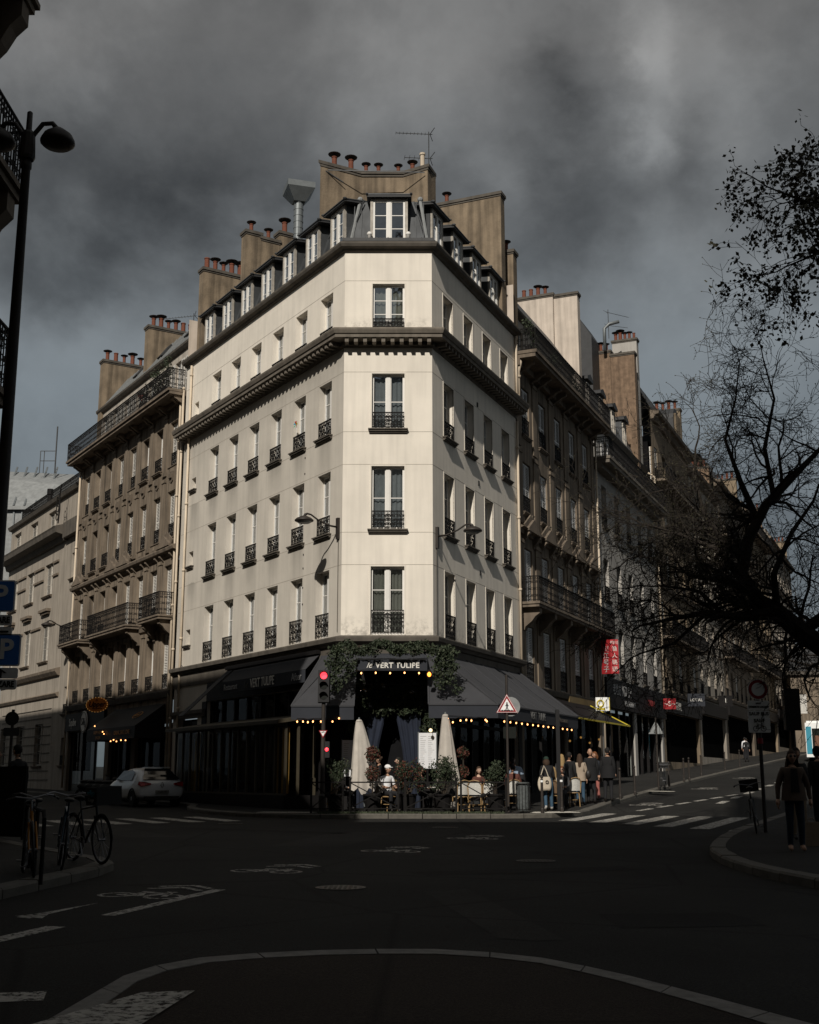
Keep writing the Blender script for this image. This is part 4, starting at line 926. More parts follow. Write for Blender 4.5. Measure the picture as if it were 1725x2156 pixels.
def zinc_roof_building():
    root = thing('zinc_roof_block', 'modern block with pale ribbed metal roof behind the left lamp post', 'building', TR(-30, 88, .8)); M = WM[root]
    b = MB(); b.box(-14, 5.2, 0, 10, 0, 20.6); put('wall', b.mesh('wall', M_['lead_light']), root, M)
    r = MB(); r.add([(-14, -.3, 20.4), (3.0, -.3, 20.4), (5.6, 1.5, 22.3), (3.2, 6, 24.4), (-14, 6, 25.2)], [(0, 1, 2, 3, 4)]); r.prism([(-14, -.32, 20.4), (3.0, -.32, 20.4), (5.6, 1.48, 22.3), (5.6, 10, 22.3), (-14, 10, 25)], (0, 0, -.25)); put('roof', r.mesh('roof', M_['lead_light']), root, M)
    rib = cached('rib', lambda: MB().bar((0, -.3, 20.45), (-1.2, 6, 25.0), .12, .08).mesh('roof_rib', M_['steel']))
    for k in range(16): put('roof_rib', rib, root, M @ TR(3-.8*k, 0, 0))
    mu = cached('mul', lambda: MB().box(-.05, .05, -.1, .0, 0, 5.5).mesh('mullion', M_['steel']))
    for k in range(20): put('mullion', mu, root, M @ TR(4.8-.6*k, 0, 14.8))
    ms = MB(); ms.tube([(2.2, 4, 24), (2.2, 4, 27.8)], .06, 5); ms.box(1.2, 2.4, 3.6, 4.4, 24.2, 25.6) if False else None
    for x in (1.0, 1.3): ms.bar((x, 4, 24), (x, 4, 25.8), .05)
    ms.bar((1.0, 4, 25.8), (2.2, 4, 25.8), .05); ms.bar((1.0, 4, 25.0), (2.2, 4, 25.0), .05); put('mast', ms.mesh('mast', M_['zinc_dark']), root, M)
zinc_roof_building()

def brown_right():
    F = FR; x0, x1 = 9.42, 22.4; cols = [10.85+2.47*i for i in range(5)]; w = 1.06; rnd = random.Random(8)
    root = thing('stone_apartment_building', 'soot-brown stone apartment house right of the cream corner, closed grey shutters', 'building', F.M(16, 2, .8))
    rows = [(5.32, 7.72, .86), (8.62, 11.0, .0), (12.55, 14.75, .7), (15.95, 18.1, .78)]
    wall('wall', F, x0, x1, .3, 19.0, [(c-w/2, c+w/2, a, b) for c in cols for a, b, _ in rows] + [(x0+.4, 15.6, .9, 4.3), (16.2, x1-.4, .9, 4.3)], .34, M_['brown_stone'], root, y=.04)
    for r, (a, b, rh) in enumerate(rows):
        for i, c in enumerate(cols):
            window(root, F, c, a, w, round(b-a, 2), .34, 2, rail=rh or None, sill='brown_trim' if r >= 2 else None, shut='shutter_grey', shut_open=0, y0=.07)
    for c in [x0+.35] + [(cols[k]+cols[k+1])/2 for k in range(4)] + [x1-.35]:
        for a, b in ((4.95, 8.1), (8.75, 11.3), (12.0, 15.2), (15.35, 18.6)):
            me = cached(('pilR', a, b), lambda a=a, b=b: MB().box(-.3, .3, -.05, .02, 0, b-a).box(-.36, .36, -.09, .02, b-a-.16, b-a).mesh('pilaster', M_['brown_stone'])); put('pilaster', me, root, F.M(c, .04, a))
    path = [tuple(F.p(x0, .04, 0).to_2d()), tuple(F.p(x1, .04, 0).to_2d())]
    sweep('string_course', path, [(0, 11.5), (.1, 11.52), (.14, 11.68), (.3, 11.74), (0, 11.9)], M_['brown_trim'], root); sweep('shop_cornice', path, [(0, 4.95), (.14, 5.0), (.2, 5.15), (.22, 5.22), (0, 5.28)], M_['trim_dark'], root)
    pd = cached('pedR', lambda: pediment_me(1.7, M_['brown_trim'])); bk = cached('brkP', lambda: bracket_me(.55, .34, .2, M_['brown_trim']))
    for c in cols:
        put('pediment', pd, root, F.M(c, .04, 11.75))
        for s in (-.72, .72): put('bracket', bk, root, F.M(c+s, .04, 11.68))
    sl = MB(); sl.box(x0+.05, x1, -.85, 0, 8.36, 8.48); sl.box(x0, x1, -.9, 0, 8.48, 8.58); bal = put('balcony', sl.mesh('balcony', M_['brown_trim']), root, F.M(0, .04, 0)); long_rail(bal, F, x0+.1, x1-.05, .8, 8.58, 1.05, 1.0)
    b2 = cached('brkB2', lambda: bracket_me(.9, .78, .34, M_['brown_trim']))
    for c in [x0+.5] + [(cols[k]+cols[k+1])/2 for k in range(4)] + [x1-.4]: put('bracket', b2, bal, F.M(c, .04, 8.36))
    sl = MB(); sl.box(x0, x1, -.95, 1.2, 19.05, 19.22); sl.box(x0-.03, x1+.03, -1.02, 1.2, 19.22, 19.36); sl.box(x0, x1, -.25, .3, 18.75, 19.05); bal = put('balcony', sl.mesh('balcony', M_['brown_trim']), root, F.M(0, .04, 0)); long_rail(bal, F, x0+.05, x1, .92, 19.36, 1.0, 1.0)
    b3 = cached('brkT2', lambda: bracket_me(.5, .7, .2, M_['brown_trim']))
    for c in cols:
        for s in (-.8, .8): put('bracket', b3, bal, F.M(c+s, .04, 19.05))
    wall('attic_wall', F, x0, x1, 19.2, 22.4, [(c-.45, c+.45, 19.5, 21.8) for c in cols], .2, M_['attic_pale'], root, y=1.0)
    for c in cols: window(root, F, c, 19.5, .9, 2.3, .2, 2, y0=1.0)
    path2 = [tuple(F.p(x0, 1.0, 0).to_2d()), tuple(F.p(x1, 1.0, 0).to_2d())]
    sweep('eaves', path2, [(0, 22.25), (.12, 22.3), (.24, 22.42), (.26, 22.52), (0, 22.6)], M_['trim_dark'], root); sweep('mansard_roof', path2, [(.18, 22.55), (-1.0, 24.4), (-4, 25.0)], M_['zinc'], root, closed_prof=False)
    for x in (x0+.3, x1-.3):
        pr = MB(); pr.box(-.3, .3, 0, .7, 19.3, 22.0); pr.box(-.4, .4, -.1, .8, 22.0, 22.2); pr.box(-.2, .2, .1, .6, 22.2, 22.7); put('end_pier', pr.mesh('end_pier', M_['pale_stone']), root, F.M(x, .8, 0))
    chimney(root, F.M(21.9, .5, 0), .5, 1.3, 20, 26.85, [], m='render_pale', seed=20); chimney(root, F.M(21.8, 1.82, 0), .6, 2.0, 20, 26.95, [(.3, .5+.4*k) for k in range(4)], m='render_pale', seed=21)
    pp = MB(); pp.tube([(0, -.1, 19.2), (0, -.2, 18.9), (0, -.1, 18.5), (0, -.1, 16.8)], .07, 8); pp.lathe([(.1, 0), (.1, .12)], 8, (0, -.1, 18.2)); put('drain_pipe', pp.mesh('drain_pipe', M_['pipe'], smooth=True), root, F.M(9.55, 0, 0))
    put('drain_pipe', MB().tube([(0, -.1, 1), (0, -.1, 18.8)], .055, 8).mesh('drain_pipe', M_['pipe'], smooth=True), root, F.M(22.35, 0, 0))
    for xa, xb in ((x0+.4, 15.6), (16.2, x1-.4)):
        put('shop_window', MB().quad((xa, .3, .8), (xb, .3, .8), (xb, .3, 4.3), (xa, .3, 4.3)).mesh('shop_window', M_['glass_dark'], recalc=False), root, F.M()); put('shop_room', MB().quad((xa-.5, 2.4, .4), (xb+.5, 2.4, .4), (xb+.5, 2.4, 4.4), (xa-.5, 2.4, 4.4)).mesh('shop_room', M_['dark_room'], recalc=False), root, F.M())
        k = MB()
        for t in range(5): x = xa+(xb-xa)*t/4; k.box(x-.05, x+.05, .2, .3, .8, 4.3)
        put('shop_frame', k.mesh('shop_frame', M_['shop_black']), root, F.M())
    put('shop_fascia', MB().box(15.9, x1-.3, -.16, 0, 4.45, 5.2).mesh('shop_fascia', M_['ochre_fascia']), root, F.M()); text('ÉVI', .5, M_['letter_grey'], root, F.M(20.7, -.18, 4.8))
    for k in range(3):
        x = 10.2+3.6*k; t = thing('balcony_plant', ['shaggy plant at the near end of the right roof balcony', 'low plant midway along the right roof balcony', 'small plant near the far end of the right roof balcony'][k], 'plant', F.M(x, -.5, 19.38), 'planters on the roof balcony'); put('trough', MB().box(-.5, .5, -.14, .14, 0, .26).mesh('trough', M_['shop_black']), t, WM[t])
        leaf_blob('foliage', t, [(random.uniform(-.7, .7), 0, random.uniform(.4, 1.3-.2*k)) for _ in range(9)], lambda p: (.3, .2, .28), 420-90*k, .1, [M_['leaf_dark'], M_['leaf_grey']], WM[t])
mk('ochre_fascia', (.17, .115, .04), .6, .2, 2)
brown_right()

def white_right():
    F = FR; x0, x1 = 22.45, 37.4; root = thing('white_rendered_house', 'plain white-rendered house with long iron balcony and zinc dormers, up the right street', 'building', F.M(30, 2, 1.2))
    cols = [24.4+2.8*i for i in range(5)]; w = 1.05; rows = [(6.75, 9.25, .7), (10.6, 12.8, .7), (14.5, 16.75, .7)]
    wall('wall', F, x0, x1, .5, 17.6, [(c-w/2, c+w/2, a, b) for c in cols for a, b, _ in rows] + [(x0+.4, 29.6, 1.2, 5.0), (30.2, x1-.5, 1.2, 5.0)], .32, M_['white_render'], root, y=.05)
    for a, b, rh in rows:
        for c in cols: window(root, F, c, a, w, round(b-a, 2), .32, 2, rail=rh, sill='trim_dark', y0=.05, shut=None, wood='worn_wood')
    sl = MB(); sl.box(x0, x1, -.8, .8, 17.55, 17.75); sl.box(x0-.05, x1+.05, -.86, .8, 17.75, 17.9); sl.box(x0, x1, -.4, .2, 17.3, 17.55); bal = put('balcony', sl.mesh('balcony', M_['stone_trim']), root, F.M()); long_rail(bal, F, x0+.05, x1, .78, 17.9, 1.05, 1.0)
    wall('attic_wall', F, x0, x1, 17.8, 20.6, [(c-.45, c+.45, 17.95, 20.0) for c in cols], .2, M_['white_render'], root, y=.6)
    for c in cols:
        window(root, F, c, 17.95, .9, 2.05, .2, 2, y0=.6)
        for s in (-1, 1): put('shutter', cached('wrsh', lambda: shutter_mesh(.45, 2.0).mesh('shutter', M_['shutter_grey'], recalc=False)), root, F.M(c+s*.7-.22, .555, 18.0))
    path = [tuple(F.p(x0, .6, 0).to_2d()), tuple(F.p(x1, .6, 0).to_2d())]; sweep('eaves', path, [(0, 20.4), (.12, 20.45), (.25, 20.65), (.28, 20.75), (0, 20.8)], M_['trim_dark'], root)
    sweep('mansard_roof', path, [(.1, 20.78), (-.8, 23.1), (-4, 24.0)], M_['zinc'], root, closed_prof=False)
    dm = cached('dormR', lambda: MB().box(-.5, .5, 0, .9, 0, 1.75).mesh('dormer', M_['zinc'])); dr = cached('dormRr', lambda: MB().box(-.62, .62, -.2, 1.2, 1.75, 1.9).prism([(-.62, -.2, 1.9), (.62, -.2, 1.9), (0, -.2, 2.15)], (0, 1.4, 0)).mesh('dormer_roof', M_['zinc_dark']))
    for c in cols:
        d = put('dormer', dm, root, F.M(c, .75, 20.95)); put('dormer_roof', dr, d, F.M(c, .75, 20.95)); put('window_frame', cached('dwr', lambda: sash_mesh(.8, 1.55, 2).mesh('window_frame', M_['worn_wood'])), d, F.M(c, .68, 21.05)); put('pane', cached('dwp', lambda: pane_mesh(.8, 1.55).mesh('pane', M_['glass'], recalc=False)), d, F.M(c, .68, 21.05))
    chimney(root, F.M(34.8, .35, 0), .6, 1.5, 20, 27.75, [], m='old_brick', seed=30); chimney(root, F.M(34.8, 1.87, 0), .6, 1.7, 20, 28.05, [(.3, .3+.36*k) for k in range(4)], m='old_brick', seed=31)
    chimney(root, F.M(36.6, .55, 0), .55, 1.6, 20, 29.3, [(.27, .2+.3*k) for k in range(5)], m='white_render', seed=32, cap=True)
    gb = MB(); gb.prism([(33, 2.6, 24), (33, 5.2, 24), (33, 5.2, 30), (33, 3.6, 30.3), (33, 2.6, 28.6)], (4, 0, 0)); put('lift_housing', gb.mesh('lift_housing', M_['zinc_dark']), root, F.M())
    put('flue', MB().tube([(34.4, 2.1, 28), (34.4, 2.1, 29.5), (34.5, 1.8, 29.8), (34.7, 1.2, 29.95)], .11, 8).mesh('flue', M_['steel'], smooth=True), root, F.M())
    pp = MB(); pp.tube([(0, -.1, 5), (0, -.1, 20.2), (0, .3, 20.5)], .07, 8); put('drain_pipe', pp.mesh('drain_pipe', M_['pipe'], smooth=True), root, F.M(37.3, 0, 0))
    for k, (xa, xb) in enumerate(((x0+.4, 29.6), (30.2, x1-.5))):
        put('shop_window', MB().quad((xa, .3, 1.2), (xb, .3, 1.2), (xb, .3, 5), (xa, .3, 5)).mesh('shop_window', M_['glass_dark'], recalc=False), root, F.M()); put('shop_room', MB().quad((xa-.5, 2, .6), (xb+.5, 2, .6), (xb+.5, 2, 5.2), (xa-.5, 2, 5.2)).mesh('shop_room', M_['dark_room'], recalc=False), root, F.M())
        put('shop_fascia', MB().box(xa-.2, xb+.2, -.2, 0, 5.0, 6.5).mesh('shop_fascia', M_['shop_black']), root, F.M())
        fr = MB()
        for t in range(5): x = xa+(xb-xa)*t/4; fr.box(x-.06, x+.06, .15, .3, 1.2, 5)
        put('shop_frame', fr.mesh('shop_frame', M_['shop_black']), root, F.M())
    text('老地方 川江号子', .62, M_['letter_grey'], root, F.M(26, -.22, 5.95), xs=.95); text('RESTAURANT', .4, M_['letter_grey'], root, F.M(27.6, -.22, 5.35)); text('CUISINE', .5, mat('letter_red', (.25, .02, .02), .6, 0), root, F.M(33, -.22, 5.7))
white_right()
qa = FR.p(36, 2.2, 0); antenna(TR(qa.x, qa.y, 29.4), 2.0, [(1.8, rad(25), 1.6, 8, .12), (.9, rad(10), 1.3, 5, .14)], 'angled aerials above the dark lift housing on the right')

def far_row():
    """the rest of the right-hand street, climbing away"""
    F = FR; specs = [(37.45, 50.2, 24.4, 'ochre_stone', 'carved ochre stone house with round-headed roof dormer beyond the white house', True), (50.25, 62.0, 23.6, 'pale_stone', 'pale narrow stone house with tall end stack further up the right street', False),
                     (62.05, 78.0, 25.4, 'brown_stone', 'brown stone house half hidden by bare branches up the street', True), (78.05, 96.0, 26.2, 'ochre_stone', 'distant ochre house with sunlit corner at the end of the row', True), (96.05, 120.0, 26.8, 'pale_stone', 'farthest pale house on the left side of the climbing street', False)]
    for k, (x0, x1, zt, m, lab, bal) in enumerate(specs):
        zb = gz(*F.p(x0, -3, 0).to_2d())-.5; root = thing('street_house', lab, 'building', F.M((x0+x1)/2, 3, zb), 'houses up the right-hand street')
        n = int((x1-x0)/2.5); cols = [x0+(x1-x0)*(i+.5)/n for i in range(n)]; fl = [zb+5.6+3.35*j for j in range(int((zt-zb-6.5)/3.35)+1)]; w = 1.05
        wall('wall', F, x0, x1, zb, zt, [(c-w/2, c+w/2, z, z+2.2) for c in cols for z in fl] + [(x0+.6, x1-.6, zb+1.2, zb+4.2)], .3, M_[m], root, y=.05)
        for z in fl:
            for c in cols: window(root, F, c, z, w, 2.2, .3, 1, rail=.75, sill='brown_trim', y0=.05, shut='shutter_white' if k in (0, 2) and random.random() < .4 else None)
        path = [tuple(F.p(x0, .05, 0).to_2d()), tuple(F.p(x1, .05, 0).to_2d())]
        sweep('cornice', path, [(0, zt-.3), (.2, zt-.25), (.35, zt), (.55, zt+.05), (.6, zt+.25), (0, zt+.35)], M_['brown_trim'], root)
        for z in fl[::2]: sweep('string_course', path, [(0, z-.35), (.15, z-.3), (.2, z-.12), (0, z-.08)], M_['brown_trim'], root)
        if bal:
            for z in (fl[-1]-.08, fl[1]-.08):
                sl = MB().box(x0+.3, x1-.3, -.75, 0, z-.15, z); b_ = put('balcony', sl.mesh('balcony', M_['brown_trim']), root, F.M()); long_rail(b_, F, x0+.3, x1-.3, .7, z, 1.0, 1.5)
        sweep('mansard_roof', path, [(.1, zt+.3), (-1.0, zt+2.6), (-4, zt+3.2)], M_['zinc_dark'], root, closed_prof=False)
        put('shop_window', MB().quad((x0+.6, .28, zb+1.2), (x1-.6, .28, zb+1.2), (x1-.6, .28, zb+4.2), (x0+.6, .28, zb+4.2)).mesh('shop_window', M_['void'], recalc=False), root, F.M()); put('shop_room', MB().quad((x0, 2, zb), (x1, 2, zb), (x1, 2, zb+5), (x0, 2, zb+5)).mesh('shop_room', M_['dark_room'], recalc=False), root, F.M())
        put('shop_fascia', MB().box(x0+.4, x1-.4, -.18, 0, zb+4.2, zb+5.1).mesh('shop_fascia', M_['shop_black']), root, F.M())
        if k == 0:
            d = MB(); pts = [(-1.1*math.cos(t), 0, 1.8+.9*math.sin(t)) for t in [math.pi*i/8 for i in range(9)]]; d.prism([(1.1, 0, 0)] + [(-1.1, 0, 0)] + pts, (0, 2.2, 0)); put('dormer', d.mesh('dormer', M_['zinc_dark']), root, F.M(46.8, .1, zt+.3)); put('dormer', MB().box(-.8, .8, -.1, .2, .2, 2.2).mesh('dormer', M_['ochre_stone']), root, F.M(46.8, .05, zt+.3))
            text('LOYAL', .7, M_['letter_white'], root, F.M(41.0, -.22, zb+4.65))
        chimney(root, F.M(x1-.6, .3, 0), .55, 2.5, zt-1, zt+(3.0 if k == 1 else 3.8), [(.27, .4+.45*j) for j in range(5)], m='old_brick' if k % 2 else 'ochre_stone', seed=40+k)
    # buildings closing the view at the top of the street
    for k, (X, Y, W, D, H, lab, m) in enumerate([(44.5, 128, 9, 12, 8.0, 'pale street-corner house at the far top of the right street', 'brown_stone'), (50.5, 150, 14, 12, 7.5, 'reddish brick-topped building far up the hill at the right edge', 'ochre_stone'), (57, 132, 12, 14, 7.0, 'far white house behind the bus', 'ochre_stone')]):
        zb = gz(X, Y); M = TR(X, Y, zb-1, rad(-14)); root = thing('distant_house', lab, 'building', M, 'houses closing the right-hand street'); F2 = Frame((X-W/2, Y), (math.cos(rad(-14)), math.sin(rad(-14))))
        cols = [1+2.3*i for i in range(int((W-1)/2.3))]; fl = [zb+4+3.1*j for j in range(int((H-5)/3.1)+1)]
        wall('wall', F2, 0, W, zb-1, zb+H, [(c-.5, c+.5, z, z+2.0) for c in cols for z in fl], .25, M_[m], root); wall('wall', Frame(tuple(F2.p(0, D, 0).to_2d()), -F2.i), 0, D, zb-1, zb+H, [(c-.5, c+.5, z, z+2.0) for c in cols if c < D-1 for z in fl], .25, M_[m], root)
        for c in cols:
            for z in fl: window(root, F2, c, z, 1.0, 2.0, .25, 1, y0=0, shut='shutter_white' if (k == 0) else None)
        put('cornice', MB().box(-.4, W+.4, -.4, D, zb+H, zb+H+.4).mesh('cornice', M_['trim_dark']), root, F2.M()); put('roof', MB().prism([(0, .5, zb+H+.4), (0, 2.5, zb+H+3), (0, D, zb+H+3), (0, D, zb+H+.4)], (W, 0, 0)).mesh('roof', M_['zinc_dark']), root, F2.M())
        if k == 1:
            chimney(root, F2.M(1.5, 1, 0), 6.5, 1.2, zb+H-2, zb+H+4.2, [(.5+.8*j, .6) for j in range(7)], m='brick_red', seed=60)
        else: chimney(root, F2.M(1.5, 3, 0), 2.5, .6, zb+H, zb+H+3.6, [(.3+.5*j, .3) for j in range(4)], m='render_pale', seed=61+k)
mk('brick_red', (.17, .085, .055), .95, .3, 4, bump=.5, bscale=20)
far_row()

def near_left():
    """the corner house beside the camera: only balcony ends reach into the picture; it shades the crossing"""
    root = thing('balconied_house', 'dark corner house at the left edge with three iron balconies', 'building', TR(-9, 10, 0)); c = Vector((-7.05, 18.0)); H = 15.8
    A = Frame((-7.05, -14), (0, 1)); B_ = Frame(tuple(c), (-.53, .848)); LA = 32.0
    ca = [1.5+2.5*i for i in range(12)]; fl = [3.9+3.4*j for j in range(4) if 3.9+3.4*j+2.5 < 15.8]
    A_ops = [(x-.55, x+.55, z, z+2.3) for x in ca if x < LA-1 for z in fl]
    wall('wall', A, 0, LA, -.2, H, A_ops, .3, M_['brown_stone'], root); wall('wall', B_, 0, 4, -.2, H, [(1.5+2.5*i-.55, 1.5+2.5*i+.55, z, z+2.3) for i in range(1) for z in fl], .3, M_['brown_stone'], root)
    for x in ca[-4:]:
        for z in fl: window(root, A, x, z, 1.1, 2.3, .3, 2)
    put('roof', MB().prism([(-7.05, -14, H), (-7.05, 18, H), (-9.17, 21.39, H), (-30, 10, H), (-30, -14, H)], (0, 0, .4)).mesh('roof', M_['zinc_dark']), root)
    put('wall', MB().box(-30, -7.05, -14.2, -14, 0, H).mesh('wall', M_['brown_stone']), root); 
    for z in (7.3, 10.75, 14.2):
        sl = MB(); sl.box(LA-7, LA+.1, -.75, 0, z-.1, z+.02); sl.box(LA-7, LA+.15, -.82, 0, z+.02, z+.12); b_ = put('balcony', sl.mesh('balcony', M_['brown_trim']), root, A.M()); long_rail(b_, A, LA-7, LA+.08, .74, z+.12, 1.05, 1.0)
        for x in (LA-.2, LA-2.2, LA-4.2): put('bracket', cached('brkN', lambda: bracket_me(1.25, .7, .35, M_['brown_trim'])), b_, A.M(x, 0, z-.1))
near_left()
def side_shade_house():  # unseen house, added and sized to keep the left street in shade
    F = Frame((-8.75, 20.71), (-.53, .848)); H = 21.8; root = thing('added_side_shade_house', 'unseen tall house added on the near side of the left street to shade it', 'building', F.M(10, 3, 0))
    fl = [4.2+3.3*j for j in range(4)]; cols = [1.5+2.4*i for i in range(22)]; wall('wall', F, 0, 56, -.5, H, [(c-.5, c+.5, z, z+2.1) for c in cols for z in fl], .3, M_['pale_stone'], root, y=0)
    b = MB(); b.quad((0, 0, -.5), (0, 11, -.5), (0, 11, H), (0, 0, H)); b.quad((56, 0, -.5), (56, 11, -.5), (56, 11, H), (56, 0, H)); b.quad((0, 11, -.5), (56, 11, -.5), (56, 11, H), (0, 11, H)); put('wall', b.mesh('wall', M_['pale_stone'], recalc=False), root, F.M()); put('roof', MB().prism([(0, 0, H), (0, 11, H), (0, 8, H+2), (0, 2.5, H+2)], (56, 0, 0)).mesh('roof', M_['zinc']), root, F.M())
side_shade_house()
def rear_shade_house():
    """unseen house added behind the camera to throw the crossing into shade"""
    F = Frame((44, -6.0), (-1, 0)); root = thing('added_rear_shade_house', 'unseen tall house added behind the viewpoint to shade the crossing', 'building', TR(14, -8, 0)); H = REAR_H; W = 78
    cols = [1.6+2.6*i for i in range(29)]; fl = [4.2+3.4*j for j in range(6)]
    wall('wall', F, 0, W, -1, H-4, [(c-.55, c+.55, z, z+2.2) for c in cols for z in fl if z+2.4 < H-4], .3, M_['pale_stone'], root)
    for k, (xa, xb, dh) in enumerate([(0, 9, 8.0), (9, 22, 8.6), (22, 34, 8.2), (34, 45, 9.0), (45, 62, .2), (62, W, .6)]):  # one end of this added house raised to shade the right crossing
        put('roof', MB().prism([(xa, 0, H-4), (xa, 1.4, H+dh), (xa, 7, H+1+dh), (xa, 12, H-4)], (xb-xa, 0, 0)).mesh('roof', M_['zinc']), root, F.M()); chimney(root, F.M(xb-.7, .8, 0), .6, 3.5, H-3, H+2.2+dh, [(.3, .4+.5*j) for j in range(6)], seed=70+k)
    put('wall', MB().box(0, W, 11.8, 12, -1, H-4).box(0, .2, 0, 12, -1, H-4).box(W-.2, W, 0, 12, -1, H-4).mesh('wall', M_['pale_stone']), root, F.M())
REAR_H = 31.5
rear_shade_house()
# ------------------------------------------------------------------ the café on the corner
mk('awning_grey', (.044, .045, .050), .9, .12, 2, bump=.15, bscale=120)
mk('awning_navy', (.028, .031, .039), .9, .12, 2)
mk('veranda_wood', (.060, .050, .032), .6, .25, 3)
mk('cloth_yellow', (.36, .21, .045), .9, .2, 3, streak=.3)
mk('cloth_navy', (.016, .022, .040), .9, .25, 3, streak=.3)
mk('canvas', (.50, .46, .41), .95, .12, 4, streak=.25)
mk('cane', (.34, .22, .10), .6, .25, 8)
mk('weave_white', (.55, .54, .50), .8, .3, 40)
mk('weave_brown', (.14, .085, .045), .8, .3, 40)
mk('menu_white', (.72, .73, .75), .6, .04, 3)
mk('bark', (.06, .045, .033), .9, .3, 6)
TZ = lambda X, Y: gz(X, Y) + KERB_H

def cafe_front():
    root = MAIN
    for F, xa, xb in ((FL, -11.3, -.5), (FC, .45, 2.65), (FR, .5, 8.9)):
        z0 = .75 if F is not FC else .5
        if F is not FC:
            put('shop_window', MB().quad((xa, .25, z0), (xb, .25, z0), (xb, .25, 4.6), (xa, .25, 4.6)).mesh('shop_window', M_['glass_dark'], recalc=False), root, F.M())
            k = MB(); n = int((xb-xa)/1.2)
            for t in range(n+1): x = xa+(xb-xa)*t/n; k.box(x-.05, x+.05, .16, .25, z0, 4.6)
            k.box(xa, xb, .15, .24, 3.3, 3.42); k.box(xa, xb, .14, .24, z0, z0+.35); put('shop_frame', k.mesh('shop_frame', M_['shop_black']), root, F.M())
        b = MB(); b.quad((xa-.6, 3.0, .3), (xb+.6, 3.0, .3), (xb+.6, 3.0, 4.8), (xa-.6, 3.0, 4.8)); b.quad((xa-.6, .31, .56), (xb+.6, .31, .56), (xb+.6, 3, .56), (xa-.6, 3, .56)); b.quad((xa-.6, .31, 4.7), (xb+.6, .31, 4.7), (xb+.6, 3, 4.7), (xa-.6, 3, 4.7))
        for x in (xa-.5, xb+.5): b.quad((x, .31, .3), (x, 3, .3), (x, 3, 4.8), (x, .31, 4.8))
        put('shop_room', b.mesh('shop_room', M_['dark_room'], recalc=False), root, F.M())
    for F, x0, x1 in ((FL, -11.3, 0), (FC, 0, 3.1), (FR, 0, 9.3)):       # dark painted piers of the ground floor
        b = MB()
        for xa, xb in {FL: [(-.5, -.002), (-11.75, -11.3)], FC: [(.002, .45), (2.65, 3.098)], FR: [(.002, .5), (8.9, 9.34)]}[F]: b.box(xa, xb, -.03, .02, .3, 4.6)
        b.box(x0, x1-.002, -.034, .02, 4.6, 5.34); put('pier', b.mesh('pier', M_['shop_black']), root, F.M())
    # house door beside the terrace
    d = put('door', MB().box(-14.3, -12.3, .2, .28, .55, 3.95).mesh('door', M_['shop_black']), root, FL.M())
    for xa in (-14.2, -13.25):
        for z in (.8, 1.9, 3.0): put('door_panel', cached('dpan', lambda: MB().box(0, .85, -.03, .02, 0, .85).mesh('door_panel', M_['black_paint'])), d, FL.M(xa, .2, z))
    put('handle', MB().ell((-13.28, .14, 1.7), .05, 8, 6).mesh('handle', M_['steel']), d, FL.M())
    put('door_cornice', MB().box(-14.95, -11.4, -.16, 0, 4.15, 4.3).box(-14.95, -11.4, -.1, 0, 4.0, 4.148).mesh('door_cornice', M_['trim_dark']), root, FL.M())
cafe_front()

def sheet(b, pts, t=.02):
    pts = [Vector(p) for p in pts]; n = (pts[1]-pts[0]).cross(pts[2]-pts[0]).normalized()*t; b.prism(pts, n)
def sag_sheet(b, A, B, C, D, n=24, m=10, sag=.07, rip=.018):
    """a cloth between four corners, slack between its arms"""
    A, B, C, D = map(Vector, (A, B, C, D)); base = len(b.v)
    for j in range(m+1):
        v = j/m
        for i in range(n+1):
            u = i/n; p = A.lerp(B, u).lerp(D.lerp(C, u), v); p.z -= sag*math.sin(math.pi*v)*(.5+.5*abs(math.sin(math.pi*u*3)))+rip*math.sin(u*31+v*3)*math.sin(math.pi*v); b.v.append(tuple(p))
    for j in range(m):
        for i in range(n): b.f.append(tuple(base+k for k in (j*(n+1)+i, j*(n+1)+i+1, (j+1)*(n+1)+i+1, (j+1)*(n+1)+i))); b.m.append(b.cm)
